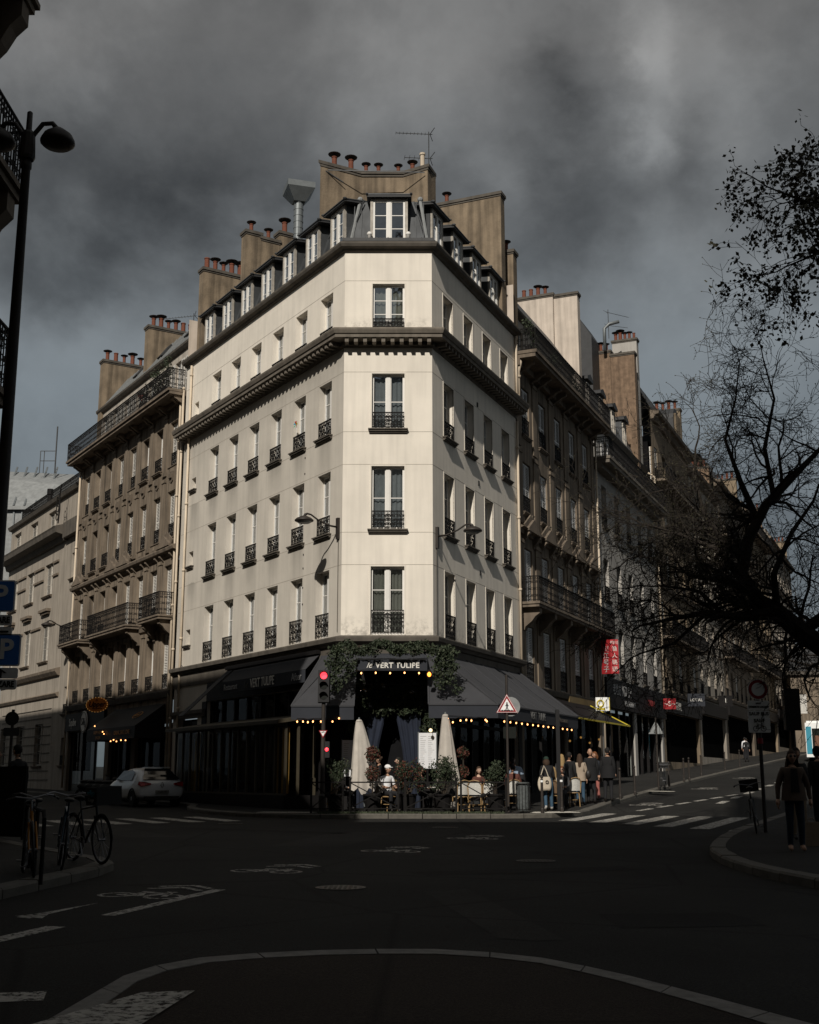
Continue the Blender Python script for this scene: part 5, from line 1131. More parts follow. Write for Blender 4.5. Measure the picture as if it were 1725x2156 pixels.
def awnings():
    ZT, ZF, ZV = 5.62, 3.80, 3.40
    def P(F, x, o, z): q = F.p(x, -o, z); return (q.x, q.y, q.z)
    a = thing('cafe_awning', 'long grey café awning on the right side of the corner, string lights below', 'awning', TR(2, 39, 4)); b = MB()
    T0, T1, T2 = (.60, 40.40, ZT), P(FR, .02, .06, ZT), P(FR, 8.9, .06, ZT); F0, F1, F2 = (.60, 38.3, ZF), (2.77, 38.3, ZF), P(FR, 8.0, 2.68, ZF)
    sag_sheet(b, T0, T1, F1, F0, 10, 10, .05); sag_sheet(b, T1, T2, F2, F1, 30, 10, .08); put('canopy', b.mesh('canopy', M_['awning_grey'], smooth=True, recalc=False), a)
    lo = lambda p, d=.42: (p[0], p[1], p[2]-d)
    v = MB(); sheet(v, [F0, F1, lo(F1), lo(F0)]); sheet(v, [F1, F2, lo(F2), lo(F1)]); va = put('valance', v.mesh('valance', M_['awning_navy']), a)
    c = MB(); c.bar(T2, F2, .16, .1); c.bar(T1, F1, .05, .04); c.bar(F0, F1, .05); c.bar(F1, F2, .05); c.bar(T0, F0, .05, .05); put('awning_arm', c.mesh('awning_arm', M_['awning_grey']), a)
    ck = MB(); sheet(ck, [T2, F2, lo(F2), P(FR, 8.9, .06, 4.4)], .015); put('side_cheek', ck.mesh('side_cheek', M_['awning_navy']), a)
    Mv = FR.M(2.9, -2.71, ZF-.2); text('VERT  TULIPE', .36, M_['letter_dim'], va, Mv, xs=.8); text('Restaurant', .24, M_['letter_dim2'], va, FR.M(6.0, -2.71, ZF-.2))
    # seams along the right slope
    for k in range(1, 6):
        t = k/6; A = Vector(T1).lerp(Vector(T2), t); B = Vector(F1).lerp(Vector(F2), t); put('seam', MB().tube([A.lerp(B, k2/8)+Vector((0, 0, .012-.075*math.sin(math.pi*k2/8)*(.5+.5*abs(math.sin(math.pi*t*3))))) for k2 in range(9)], .012, 4).mesh('seam', M_['awning_grey']), a)
    a2 = thing('cafe_awning', 'grey awning wing left of the café door, beside the red traffic light', 'awning', TR(-2.5, 39, 4)); b = MB()
    S0, S1, S2 = (-1.74, 40.40, ZT), (XL-.03, 40.42, ZT), P(FL, -1.2, .06, ZT); G0, G1 = (-1.74, 38.3, 3.75), (-3.70, 38.3, 3.75)
    sag_sheet(b, S1, S0, G0, G1, 12, 10, .05); sheet(b, [S2, S1, G1], .015); put('canopy', b.mesh('canopy', M_['awning_grey']), a2)
    v = MB(); sheet(v, [G1, G0, lo(G0), lo(G1)]); put('valance', v.mesh('valance', M_['awning_navy']), a2)
    c = MB(); c.bar(S2, G1, .05, .04); c.bar(G0, G1, .05); c.bar(S0, G0, .04); put('awning_arm', c.mesh('awning_arm', M_['awning_grey']), a2)
    # rolled-in awning along the left front with its lettering
    a3 = thing('cafe_awning', 'half rolled café awning over the glazed terrace, lettered VERT TULIPE', 'awning', FL.M(-5, 0, 5)); b = MB()
    x0, x1 = -8.4, -1.35
    sheet(b, [P(FL, x0, .06, 5.72), P(FL, x1, .06, 5.72), P(FL, x1, .62, 5.16), P(FL, x0, .62, 5.16)]); put('canopy', b.mesh('canopy', M_['awning_grey']), a3)
    v = MB(); sheet(v, [P(FL, x0, .62, 5.15), P(FL, x1, .62, 5.15), P(FL, x1, .63, 4.72), P(FL, x0, .63, 4.72)], .015); va = put('valance', v.mesh('valance', M_['awning_navy']), a3)
    text('VERT TULIPE', .46, M_['letter_white'], va, FL.M(-4.7, -.65, 4.94), xs=.78, offset=.004); text('le', .40, M_['letter_dim2'], va, FL.M(-6.1, -.65, 4.93), shear=.35); text('Restaurant', .32, M_['letter_grey'], va, FL.M(-7.5, -.65, 4.93), xs=.9); text('After', .36, M_['letter_grey'], va, FL.M(-1.95, -.65, 4.93))
    e = MB(); sheet(e, [P(FL, -9.05, .06, 5.74), P(FL, -8.55, .06, 5.74), P(FL, -8.45, 2.15, 3.85), P(FL, -8.95, 2.15, 3.85)], .03); put('side_cheek', e.mesh('side_cheek', M_['awning_grey']), a3)
    put('cassette', MB().box(-9.1, -1.3, -.2, .0, 5.70, 5.84).mesh('cassette', M_['shop_black']), a3, FL.M())
    # sign band over the door
    s = thing('cafe_sign', 'dark sign band lettered le VERT TULIPE over the café door', 'sign', TR(-.57, 38.4, 4.85)); b = MB()
    sheet(b, [(-1.70, 40.38, 5.6), (.56, 40.38, 5.6), (.56, 38.42, 5.2), (-1.70, 38.42, 5.2)]); b.box(-1.70, .56, 38.40, 38.44, 4.86, 5.18); put('band', b.mesh('band', M_['awning_navy']), s)
    text('VERT TULIPE', .235, M_['letter_white'], s, TR(-.38, 38.385, 5.02), offset=.006, space=1.05); text('le', .27, M_['letter_white'], s, TR(-1.28, 38.385, 5.03), shear=.45)
    return T2, F1, F2
mk('letter_dim', (.17, .17, .165), .7, 0); mk('letter_dim2', (.065, .055, .045), .7, 0)
AW = awnings()

def strings():
    bm = cached('bulb', lambda: MB().ell((0, 0, 0), (.024, .024, .033), 8, 6).mesh('bulb', M_['lamp_warm'])); sk = cached('sock', lambda: MB().lathe([(.02, .03), (.02, .09)], 6).mesh('socket', M_['shop_black']))
    def st(label, pts):
        r = thing('string_lights', label, 'string lights', Matrix.Translation(pts[0]), 'strings of warm bulbs'); M0 = WM[r]
        put('cable', MB().tube([Vector(p)+Vector((0, 0, .1)) for p in pts], .008, 4).mesh('cable', M_['shop_black']), r)
        for p in pts: put('bulb', bm, r, Matrix.Translation(p)); put('socket', sk, r, Matrix.Translation(p))
    st('bulbs along the valance left of the traffic light', [(-3.5+d, 38.27, 3.27+e) for d, e in ((0, 0), (.18, 0), (.33, -.02), (.49, 0), (.74, 0), (1.1, .0), (1.3, .1))])
    st('five bulbs under the sign band over the café door', [(-1.52+.455*i, 38.36, 4.78+.01*(i % 2)) for i in range(5)])
    st('bulbs under the front valance right of the door', [(1.15+d, 38.26, 3.30+e) for d, e in ((0, 0), (.2, -.05), (.44, 0), (.62, .02), (.78, 0), (1.22, .02), (1.26, -.02), (.05, .06))])
    q = [FR.p(-.6+.60*i, -2.66, 3.30) for i in range(14)]; st('long even row of bulbs under the right-hand awning edge', [tuple(p) for p in q])
    l = thing('lantern', 'small orange lantern at the right end of the sign band', 'lantern', TR(.62, 38.3, 4.62)); put('cage', MB().lathe([(.07, 0), (.08, .02), (.08, .2), (.03, .27)], 6).mesh('cage', M_['iron']), l, WM[l]); put('glow', MB().ell((0, -.05, .11), (.06, .06, .08), 8, 6).mesh('glow', M_['lamp_orange']), l, WM[l])
    for i, (x, y, z) in enumerate([(1.1-.42, 39.6, 3.05), (-.35, 41.4, 2.6), (-.15, 41.4, 2.6), (-.28, 41.2, 2.53)]):
        w = thing('hanging_bulb', ['bare bulb glowing beside the door foliage', 'left of the small lamps inside the doorway', 'right of the small lamps inside the doorway', 'lowest small lamp inside the doorway'][i], 'lamp', TR(x, y, z)); put('bulb', MB().ell((0, 0, 0), .06 if i == 0 else .03, 8, 6).mesh('bulb', M_['lamp_white'] if i == 0 else M_['lamp_warm']), w, WM[w]); put('cord', MB().tube([(0, 0, .05), (0, 0, 1.2)], .008, 4).mesh('cord', M_['shop_black']), w, WM[w])
mk('lamp_white', (1, .8, .5), .5, 0, emit=(1, .72, .42), es=1.6)
strings()

def garlands():
    rnd = random.Random(4)
    g = thing('garland', 'thick leafy garland draped over the café sign and awning corners', 'garland', TR(-.7, 38.3, 5.4)); pts = []
    for i in range(60):
        t = i/59; x = -2.35+3.6*t; pts.append((x, 38.15+.5*abs(t-.5), 5.56+.10*math.sin(t*19)+rnd.uniform(-.07, .08)))
    for x0, n, dz in ((-2.35, 16, 1.15), (-1.95, 12, .8), (-2.15, 8, 1.45), (1.05, 16, 1.2), (1.25, 10, .9), (.85, 6, .7), (1.4, 6, 1.5), (-1.2, 4, .12), (-.4, 4, .1), (.2, 4, .12)):
        for k in range(n): pts.append((x0+rnd.uniform(-.16, .16), 38.15, 5.5-dz*k/n))
    leaf_blob('foliage', g, pts, lambda p: (.2, .2, .15), 5200, .11, [M_['leaf_dark'], M_['leaf_dark'], M_['leaf_grey']], rnd=rnd); put('branch', MB().tube([(-2.4, 38.3, 5.5), (-1.5, 38.25, 5.62), (-.6, 38.2, 5.5), (.4, 38.25, 5.62), (1.4, 38.3, 5.45)], .03, 5).mesh('branch', M_['stem']), g)
    d = thing('door_foliage', 'dark hanging foliage framing the café doorway', 'foliage', TR(-.7, 40, 3.8)); pts = [(rnd.uniform(-1.75, .75), 40.0, rnd.uniform(3.65, 4.55)) for _ in range(70)] + [(.62+rnd.uniform(-.15, .2), 40.1, rnd.uniform(2.6, 4.2)) for _ in range(26)] + [(-1.85+rnd.uniform(-.1, .1), 40.1, rnd.uniform(3.1, 4.2)) for _ in range(12)]
    leaf_blob('foliage', d, pts, lambda p: (.2, .18, .18), 4200, .13, [M_['leaf_dark'], M_['leaf_dark'], M_['leaf_grey']], rnd=rnd); leaf_blob('blooms', d, [(-1.5, 39.85, 4.35), (.1, 39.85, 4.3), (-.9, 39.85, 4.5)], lambda p: (.1, .05, .08), 26, .09, [M_['menu_white'], M_['cloth_yellow']], rnd=rnd)
    for sgn, x0, x1, lab in ((1, -1.72, -.72, 'navy curtain tied back on the left of the café doorway'), (-1, .36, -.5, 'navy curtain tied back on the right of the café doorway')):
        c = thing('door_curtain', lab, 'curtain', TR(x0, 40.15, .6)); b = MB(); n, m = 18, 12
        for j in range(m+1):
            z = 3.75-3.15*j/m; k = 1-.42*math.sin(min(1, j/m*1.25)*math.pi/2*1.0)
            for i in range(n+1): t = i/n; b.v.append((x0+(x1-x0)*t*k, 40.15+.045*math.sin(t*26+j*.15), z))
        for j in range(m):
            for i in range(n): b.f.append((j*(n+1)+i, j*(n+1)+i+1, (j+1)*(n+1)+i+1, (j+1)*(n+1)+i)); b.m.append(0)
        put('drape', b.mesh('drape', M_['cloth_navy'], smooth=True, recalc=False), c); put('rod', MB().tube([(x0, 40.15, 3.78), (x1, 40.15, 3.78)], .02, 6).mesh('rod', M_['iron']), c)
    for x, w, z0, z1, lab in ((.30, .56, 1.85, 2.98, 'bright white menu board right of the café door'), (-2.18, .5, 1.6, 2.75, 'greyish menu board half hidden left of the café door')):
        m_ = thing('menu_board', lab, 'menu board', TR(x+w/2, 39.9, z0)); put('panel', MB().box(x, x+w, 39.9, 39.94, z0, z1).mesh('panel', M_['menu_white']), m_); put('frame', MB().box(x-.03, x, 39.89, 39.95, z0-.03, z1+.03).box(x+w, x+w+.03, 39.89, 39.95, z0-.03, z1+.03).mesh('frame', M_['steel']), m_)
        b = MB(); rn = random.Random(2)
        for k in range(16):
            for c0 in (.05, .3): b.box(x+c0, x+c0+rn.uniform(.08, .2)*w/.56, 39.896, 39.899, z1-.12-.062*k, z1-.105-.062*k)
        put('print', b.mesh('print', M_['letter_grey']), m_); put('post', MB().box(x+w/2-.03, x+w/2+.03, 39.95, 40.0, .55, z1).mesh('post', M_['iron']), m_)
garlands()

def veranda():
    r = thing('glazed_terrace', 'glazed timber terrace enclosure along the left café front', 'terrace enclosure', FL.M(-5.5, -.9, .55)); x0, x1, o = -10.3, -.55, 1.72
    b = MB(); b.box(x0, x1, -o, -o+.12, .45, 1.0); b.box(x0, x0+.12, -o+.12, 0, .45, 1.0); b.box(x1-.12, x1, -o+.12, 0, .45, 1.0); put('base', b.mesh('base', M_['shop_black']), r, FL.M())
    put('canopy', MB().prism([(x0-.15, -o-.35, 3.28), (x0-.15, -o-.35, 3.4), (x0-.15, 0, 3.72), (x0-.15, 0, 3.6)], (x1-x0+.3, 0, 0)).mesh('canopy', M_['veranda_wood']), r, FL.M())
    n = 13; pm = cached('vpost', lambda: MB().box(-.035, .035, -.04, .04, 0, 2.35).mesh('post', M_['veranda_wood'])); gm = cached('vglass', lambda: MB().quad((-.34, 0, 0), (.34, 0, 0), (.34, 0, 2.2), (-.34, 0, 2.2)).mesh('pane', M_['glass_dark'], recalc=False))
    for i in range(n+1):
        x = x0+.06+(x1-x0-.12)*i/n; put('post', pm, r, FL.M(x, -o+.06, .98))
        if i < n: put('pane', gm, r, FL.M(x+.375, -o+.06, 1.05))
    for y in (-1.2, -.6): put('post', pm, r, FL.M(x0+.06, y, .98)); put('post', pm, r, FL.M(x1-.06, y, .98))
    put('rail', MB().box(x0, x1, -o+.02, -o+.1, 3.24, 3.32).box(x0, x1, -o+.02, -o+.1, 1.0, 1.06).mesh('rail', M_['veranda_wood']), r, FL.M())
    for xc, w in ((-9.0, .25), (-8.5, .5), (-.95, .5), (-1.6, .25), (-6.2, .15)):
        c = MB(); k = 10
        for i in range(k): c.quad((xc-w/2+w*i/k, -o+.22+.03*math.sin(i*2), 1.05), (xc-w/2+w*(i+1)/k, -o+.22+.03*math.sin(i*2+2), 1.05), (xc-w/2+w*(i+1)/k, -o+.22+.03*math.sin(i*2+2), 3.2), (xc-w/2+w*i/k, -o+.22+.03*math.sin(i*2), 3.2))
        put('curtain', c.mesh('curtain', M_['cloth_yellow'], recalc=False), r, FL.M())
    put('side_panel', MB().box(x0-.32, x0-.14, -1.5, -.5, .6, 3.05).mesh('side_panel', M_['canvas']), r, FL.M())
veranda()

def parasol(X, Y, zt, zb, rb, lab, lean=0.0, seed=0):
    g = TZ(X, Y); r = thing('parasol', lab, 'parasol', TR(X, Y, g), 'closed parasols on the terrace'); rnd = random.Random(seed)
    put('pole', MB().tube([(X, Y, g), (X-lean, Y, zt+.04)], .025, 8).lathe([(.04, 0), (.03, .1), (.01, .12)], 8, (X-lean, Y, zt)).mesh('pole', M_['steel']), r); b = MB(); n, m = 40, 16
    for j in range(m+1):
        t = j/m; R = .10+(rb-.10)*t**.85; ph = [rnd.uniform(-.3, .3) for _ in range(1)]
        for i in range(n):
            a = 2*math.pi*i/n; f = 1+(.20*t**.6)*math.cos(8*a+.5*math.sin(2*a)+1.2*t)*(.7+.5*math.sin(3*a+seed))+.08*t*math.sin(3*a+1.0); b.v.append((X-lean*(1-t)+R*f*math.cos(a), Y+R*f*math.sin(a)*.8, zt-(zt-zb)*t-(.10*math.cos(8*a+.5)+.07*math.sin(3*a))*(t**6)))
    for j in range(m):
        for i in range(n): b.f.append((j*n+i, j*n+(i+1) % n, (j+1)*n+(i+1) % n, (j+1)*n+i)); b.m.append(0)
    put('canopy', b.mesh('canopy', M_['canvas'], smooth=True, recalc=False), r); put('foot', MB().box(X-.3, X+.3, Y-.3, Y+.3, g, g+.08).mesh('foot', M_['iron']), r)
    put('cap', MB().lathe([(.105, 0), (.08, .05), (.02, .07)], 12, (X-lean, Y, zt-.01)).mesh('cap', M_['canvas']), r)
parasol(-1.36, 38.0, 3.27, 1.2, .47, 'wide closed cream parasol left of the man in white', .2, 1); parasol(1.17, 38.3, 3.45, 1.2, .36, 'slim closed cream parasol right of the menu board', .05, 2)

def barrier(X0, X1, Y, lab):
    M = TR((X0+X1)/2, Y, TZ((X0+X1)/2, Y)); r = thing('street_barrier', lab, 'barrier', M, 'dark cross-braced barriers along the kerb'); w = (X1-X0)/2-.03; h = .92
    for s in (-1, 1):
        p = put('post', cached('bpost', lambda: MB().box(-.03, .03, -.03, .03, -.05, .97).ell((0, 0, 1.0), .045, 8, 6).mesh('post', M_['iron'])), r, M @ TR(s*w, 0, 0)); 
    put('top_rail', MB().box(-w, w, -.02, .02, h-.04, h).mesh('top_rail', M_['iron']), r, M); put('bottom_rail', MB().box(-w, w, -.018, .018, .12, .155).mesh('bottom_rail', M_['iron']), r, M)
    for s in (-1, 1): put('brace', MB().bar((-w, .002*s, .15 if s > 0 else h-.03), (w, .002*s, h-.03 if s > 0 else .15), .03, .03).mesh('brace', M_['iron']), r, M)
    put('boss', MB().ell((0, -.0, (h+.12)/2), (.07, .04, .07), 10, 6).mesh('boss', M_['iron']), r, M)
for i, (a, b_) in enumerate([(-2.95, -1.95), (-1.80, -.30), (-.16, 1.42), (1.5, 2.9)]): barrier(a, b_, 36.95, ['short barrier beside the traffic light post', 'barrier in front of the wide parasol', 'barrier in front of the reddish shrub', 'barrier in front of the empty cane chairs'][i])

def shrub(X, Y, kind, h, w, lab, n=900, seed=0):
    g = TZ(X, Y); M = TR(X, Y, g); r = thing('terrace_shrub', lab, 'shrub', M, 'potted shrubs on the terrace'); rnd = random.Random(seed); put('pot', MB().lathe([(.17, 0), (.2, .04), (.26, .5), (.29, .5), (.29, .55), (.24, .55), (.2, .45)], 14).mesh('pot', M_['shop_black']), r, M)
    mats = {'red': [M_['leaf_red'], M_['leaf_red'], M_['leaf_dark']], 'mix': [M_['leaf_dark'], M_['leaf_red'], M_['leaf_dark']], 'green': [M_['leaf_dark'], M_['leaf_dark'], M_['leaf_grey']]}[kind if kind != 'balls' else 'red']
    st = MB()
    if kind == 'balls':
        st.tube([(0, 0, .4), (.02, 0, h)], .025, 6); pts = [(0, 0, h-.22)]*5 + [(0, 0, h-.8)]*3
        leaf_blob('foliage', r, pts, lambda p: (w, w, w), n, .07, mats, M, rnd)
    else:
        pts = []
        for k in range(9):
            a = rnd.uniform(0, 6.28); q = Vector((math.cos(a)*w*rnd.uniform(.2, .8), math.sin(a)*w*.6, rnd.uniform(.8, h-.2))); st.tube([(0, 0, .45), q*.5+Vector((0, 0, .3)), q], [.03, .018, .006], 5); pts += [tuple(q), tuple(q*.7+Vector((0, 0, .35)))]
        leaf_blob('foliage', r, pts, lambda p: (w*.5, w*.5, .28), n, .075, mats, M, rnd)
    put('stem', st.mesh('stem', M_['stem']), r, M)
shrub(-1.12, 37.45, 'balls', 1.95, .24, 'red-leaved double-ball standard in front of the wide parasol', 1100, 1); shrub(-.05, 37.55, 'mix', 1.75, .46, 'broad reddish shrub in the middle of the terrace edge', 1700, 2); shrub(1.02, 37.5, 'green', 1.75, .42, 'dark green shrub in front of the slim parasol', 1500, 3)
shrub(-2.25, 37.8, 'green', 1.7, .42, 'dark shrub just right of the traffic light', 1100, 4); shrub(1.68, 38.9, 'balls', 2.0, .2, 'red-leaved standard right of the slim parasol', 800, 5); shrub(2.6, 37.6, 'green', 1.65, .35, 'thin dark shrub left of the crossing sign', 900, 6)
def grass():
    b = MB(); rnd = random.Random(9)
    for i in range(2600):
        x = rnd.uniform(-2.7, 2.8); y = 36.78+rnd.uniform(-.1, .14); h = rnd.uniform(.02, .09); a = rnd.uniform(0, 6.28); dx, dy = .012*math.cos(a), .012*math.sin(a); z = TZ(x, y); b.add([(x-dx, y-dy, z), (x+dx, y+dy, z), (x+rnd.uniform(-.04, .04), y+rnd.uniform(-.04, .04), z+h)], [(0, 1, 2)])
    o = put('weeds', b.mesh('weeds', M_['leaf_grey'], recalc=False)); tag(o, 'short weeds along the kerb under the barriers', 'weeds'); struct(o, 'stuff')
grass()

def chair_proto():
    def seat(m): b = MB(); b.ell((0, 0, .46), (.22, .22, .025), 14, 4); return b.mesh('seat', M_[m])
    def back(m):
        b = MB(); n = 10
        for i in range(n):
            t0, t1 = i/n, (i+1)/n
            for j in range(6):
                z0, z1 = .52+.06*j, .52+.06*(j+1); f = lambda t, z: (-.2+.4*t+(0), -.2-.05*(z-.5)-.05*math.sin(math.pi*t), z+(.04*math.sin(math.pi*t) if z > .8 else 0)); b.quad(f(t0, z0), f(t1, z0), f(t1, z1), f(t0, z1))
        return b.mesh('backrest', M_[m], recalc=False)
    fr = MB(); pts = [(-.21, -.2, .46), (-.22, -.24, .8), (-.14, -.28, .92), (0, -.30, .95), (.14, -.28, .92), (.22, -.24, .8), (.21, -.2, .46)]; fr.tube(pts, .016, 6); fr.ring((0, 0, .45), .22, .016, 16, 5, 'z'); fr.ring((0, 0, .22), .18, .011, 14, 4, 'z')
    leg = MB().tube([(0, 0, .45), (.02, .02, 0)], .016, 6).mesh('leg', M_['cane']); return seat, back, fr.mesh('frame', M_['cane']), leg
CH = chair_proto(); CHM = {}
def chair(X, Y, ang, m, lab):
    M = TR(X, Y, TZ(X, Y), ang); r = thing('cafe_chair', lab, 'chair', M, 'cane café chairs')
    if m not in CHM: CHM[m] = (CH[0](m), CH[1](m))
    put('seat', CHM[m][0], r, M); put('backrest', CHM[m][1], r, M); put('frame', CH[2], r, M)
    for sx in (-1, 1):
        for sy in (-1, 1): put('leg', CH[3], r, M @ TR(sx*.17, sy*.17, 0, math.atan2(sy, sx)-rad(45)))
for a in [(3.25, 39.3, rad(10), 'weave_white', 'pale woven chair of the guest in the brown shirt'), (4.55, 39.5, rad(-15), 'weave_brown', 'brown cane chair under the blonde guest'), (1.55, 37.9, rad(25), 'weave_white', 'pale chair turned sideways, leftmost behind the right barrier'), (2.05, 37.75, rad(-20), 'weave_white', 'pale empty chair in the middle behind the right barrier'), (2.45, 38.3, rad(5), 'weave_white', 'pale empty chair nearest the crossing sign'), (5.4, 41.3, rad(20), 'weave_white', 'white chair half hidden by the woman in beige'), (-.62, 38.15, rad(150), 'weave_brown', 'brown chair of the man in white'), (-2.5, 38.7, rad(60), 'weave_brown', 'folded-looking chair behind the traffic light')]: chair(*a)
def table(X, Y, lab):
    M = TR(X, Y, TZ(X, Y)); r = thing('bistro_table', lab, 'table', M, 'round bistro tables'); put('tabletop', MB().lathe([(.3, .70), (.31, .715), (.3, .73)], 20).mesh('tabletop', M_['weave_white']), r, M); put('leg', MB().lathe([(.03, .03), (.025, .7)], 8).mesh('leg', M_['iron']), r, M); put('foot', MB().lathe([(.2, 0), (.18, .03), (.03, .06)], 14).mesh('foot', M_['iron']), r, M)
table(-.15, 38.35, 'small table in front of the man in white'); table(1.85, 38.3, 'small table among the empty pale chairs'); table(3.6, 40.0, 'small table the waiter leans over'); table(.75, 38.6, 'small table of the couple behind the shrub')
# ------------------------------------------------------------------ street furniture
mk('lamp_post', (.030, .024, .020), .55, .25, 4); mk('sign_blue', (.05, .20, .62), .45, .05, 4); mk('sign_white', (.86, .87, .86), .5, .06, 5); mk('sign_red', (.28, .012, .016), .5, .05, 5); mk('sign_yellow', (.55, .44, .03), .5, .05, 5)
mk('lens_off', (.012, .014, .012), .3, 0); mk('glow_sign', (.32, .015, .02), .5, .05, 5, emit=(.45, .012, .016), es=.16); mk('car_paint', (.60, .63, .66), .3, .04, 2, coat=.6); mk('car_glass', (.006, .007, .008), .08, 0, spec=.6); mk('tyre', (.012, .012, .012), .9, .1, 5); mk('tail_red', (.22, .008, .008), .25, 0); mk('plastic_black', (.010, .010, .010), .6, .1, 5); mk('alloy', (.22, .22, .23), .35, .05, 5, metal=.7); mk('glow_green', (.02, .25, .13), .4, 0, emit=(.02, .3, .14), es=.3)

def wall_lamp(F, x, z, lab, side):
    M = F.M(x, 0, z); r = thing('wall_street_lamp', lab, 'street lamp', M, 'street lamps bracketed to the corner building')
    put('backplate', MB().box(-.07, .07, -.09, 0, -.42, .32).mesh('backplate', M_['lamp_post']), r, M)
    pts = [(0, -.08, .0), (0, -.4, .02), (0, -.8, .16), (0, -1.08, .32), (0, -1.22, .34), (0, -1.31, .29), (0, -1.34, .22)]; put('arm', MB().tube(pts, [.035, .033, .03, .03, .035, .05, .05], 8).mesh('arm', M_['lamp_post'], smooth=True), r, M)
    put('lamp_head', MB().lathe([(.05, .25), (.12, .23), (.25, .17), (.32, .11), (.32, .07), (.28, .05)], 18, (0, -1.34, 0)).mesh('lamp_head', M_['lamp_post'], smooth=True), r, M); put('lens', MB().lathe([(.26, .055), (.2, .0), (.05, -.02)], 16, (0, -1.34, 0)).mesh('lens', M_['lead_light']), r, M)
    put('conduit', MB().tube([(0, -.02, -.42), (0, -.02, -3.6)], .012, 5).mesh('conduit', M_['trim_dark']), r, M)
wall_lamp(FL, -.22, 9.95, 'swan-neck street lamp on the left face of the cream building', -1); wall_lamp(FR, .3, 9.65, 'swan-neck street lamp on the right face of the cream building', 1)
q = FL.p(-30.9, 0, 10.2); wall_lamp(Frame((q.x, q.y), FL.t), 0, 9.6, 'small wall lamp at the edge of the pale house on the left', -1)

def lamp_post(X, Y, H):
    g = TZ(X, Y); M = TR(X, Y, g); r = thing('street_lamp', 'tall double-armed street lamp at the left edge', 'street lamp', M); h = H-g
    put('pole', MB().lathe([(.12, 0), (.12, .9), (.095, 1.0), (.09, 4.0), (.062, h-.9), (.078, h-.88), (.078, h-.8), (.05, h-.75), (.045, h-.4), (.04, h), (.02, h+.02)], 14).mesh('pole', M_['lamp_post'], smooth=True), r, M); put('collar', MB().lathe([(.1, h-.75), (.12, h-.7), (.1, h-.35), (.07, h-.3)], 12).mesh('collar', M_['lamp_post']), r, M)
    for s in (-1, 1):
        pts = [(0, 0, h-.55), (s*.08, 0, h-.35), (s*.2, 0, h-.18), (s*.34, 0, h-.17), (s*.42, 0, h-.28)]; put('arm', MB().tube(pts, [.04, .035, .035, .035, .045], 8).mesh('arm', M_['lamp_post'], smooth=True), r, M)
        put('lamp_head', MB().lathe([(.04, -.24), (.1, -.28), (.2, -.36), (.245, -.45), (.245, -.49), (.2, -.53), (.05, -.54)], 18, (s*.43, 0, h)).mesh('lamp_head', M_['lamp_post'], smooth=True), r, M)
lamp_post(-5.53, 16.0, 11.05)

def plate(b, w, h, r=.03, t=.012, y=0):
    pts = []
    for cx, cz, a0 in ((w/2-r, h/2-r, 0), (-w/2+r, h/2-r, 90), (-w/2+r, -h/2+r, 180), (w/2-r, -h/2+r, 270)):
        for k in range(4): a = rad(a0+30*k); pts.append((cx+r*math.cos(a), y, cz+r*math.sin(a)))
    b.prism(pts, (0, t, 0)); return b
def parking_signs():
    Y = 15.8
    def sgn(xr, w, z, h, kind, lab, body=None):
        M = TR(xr-w/2, Y, z); r = thing('parking_sign' if kind == 'P' else 'direction_plate', lab, 'road sign', M, 'parking signs on the street lamp'); put('border', plate(MB(), w, h).mesh('border', M_['sign_white']), r, M)
        if kind == 'P': put('face', plate(MB(), w-.035, h-.035, .025, .004, -.005).mesh('face', M_['sign_blue']), r, M); text('P', h*.86, M_['sign_white'], r, M @ TR(0, -.008, 0), offset=.01)
        elif kind == 'A':
            put('arrow', MB().prism([(-.09, -.008, -.0), (0, -.008, .06), (.09, -.008, 0), (.05, -.008, 0), (.025, -.008, .02), (.025, -.008, -.065), (-.025, -.008, -.065), (-.025, -.008, .02), (-.05, -.008, 0)], (0, .003, 0)).mesh('arrow', M_['black_paint']), r, M)
        elif body: text(body, h*.8, M_['black_paint'], r, M @ TR(w/2-.025, -.006, 0), align='RIGHT', xs=.82, offset=.003)
        else: put('bar', MB().box(-w*.4, w*.4, -.008, -.004, -.012, .012).mesh('bar', M_['black_paint']), r, M)
    sgn(-5.19, .38, 3.92, .42, 'P', 'upper blue parking sign cut by the left edge'); sgn(-5.21, .5, 3.6, .14, 'T', 'white plate reading SAINT-LAZARE under the upper parking sign', 'SAINT-LAZARE'); sgn(-5.20, .46, 3.45, .13, 'B', 'small white plate with a black bar between the parking signs')
    sgn(-5.07, .37, 3.21, .42, 'P', 'lower blue parking sign with large white P'); sgn(-5.085, .46, 2.91, .14, 'A', 'white plate with black arrow under the lower parking sign'); sgn(-5.095, .62, 2.765, .135, 'T', 'lowest white plate reading SAINT-LAZARE', 'SAINT-LAZARE')
parking_signs()

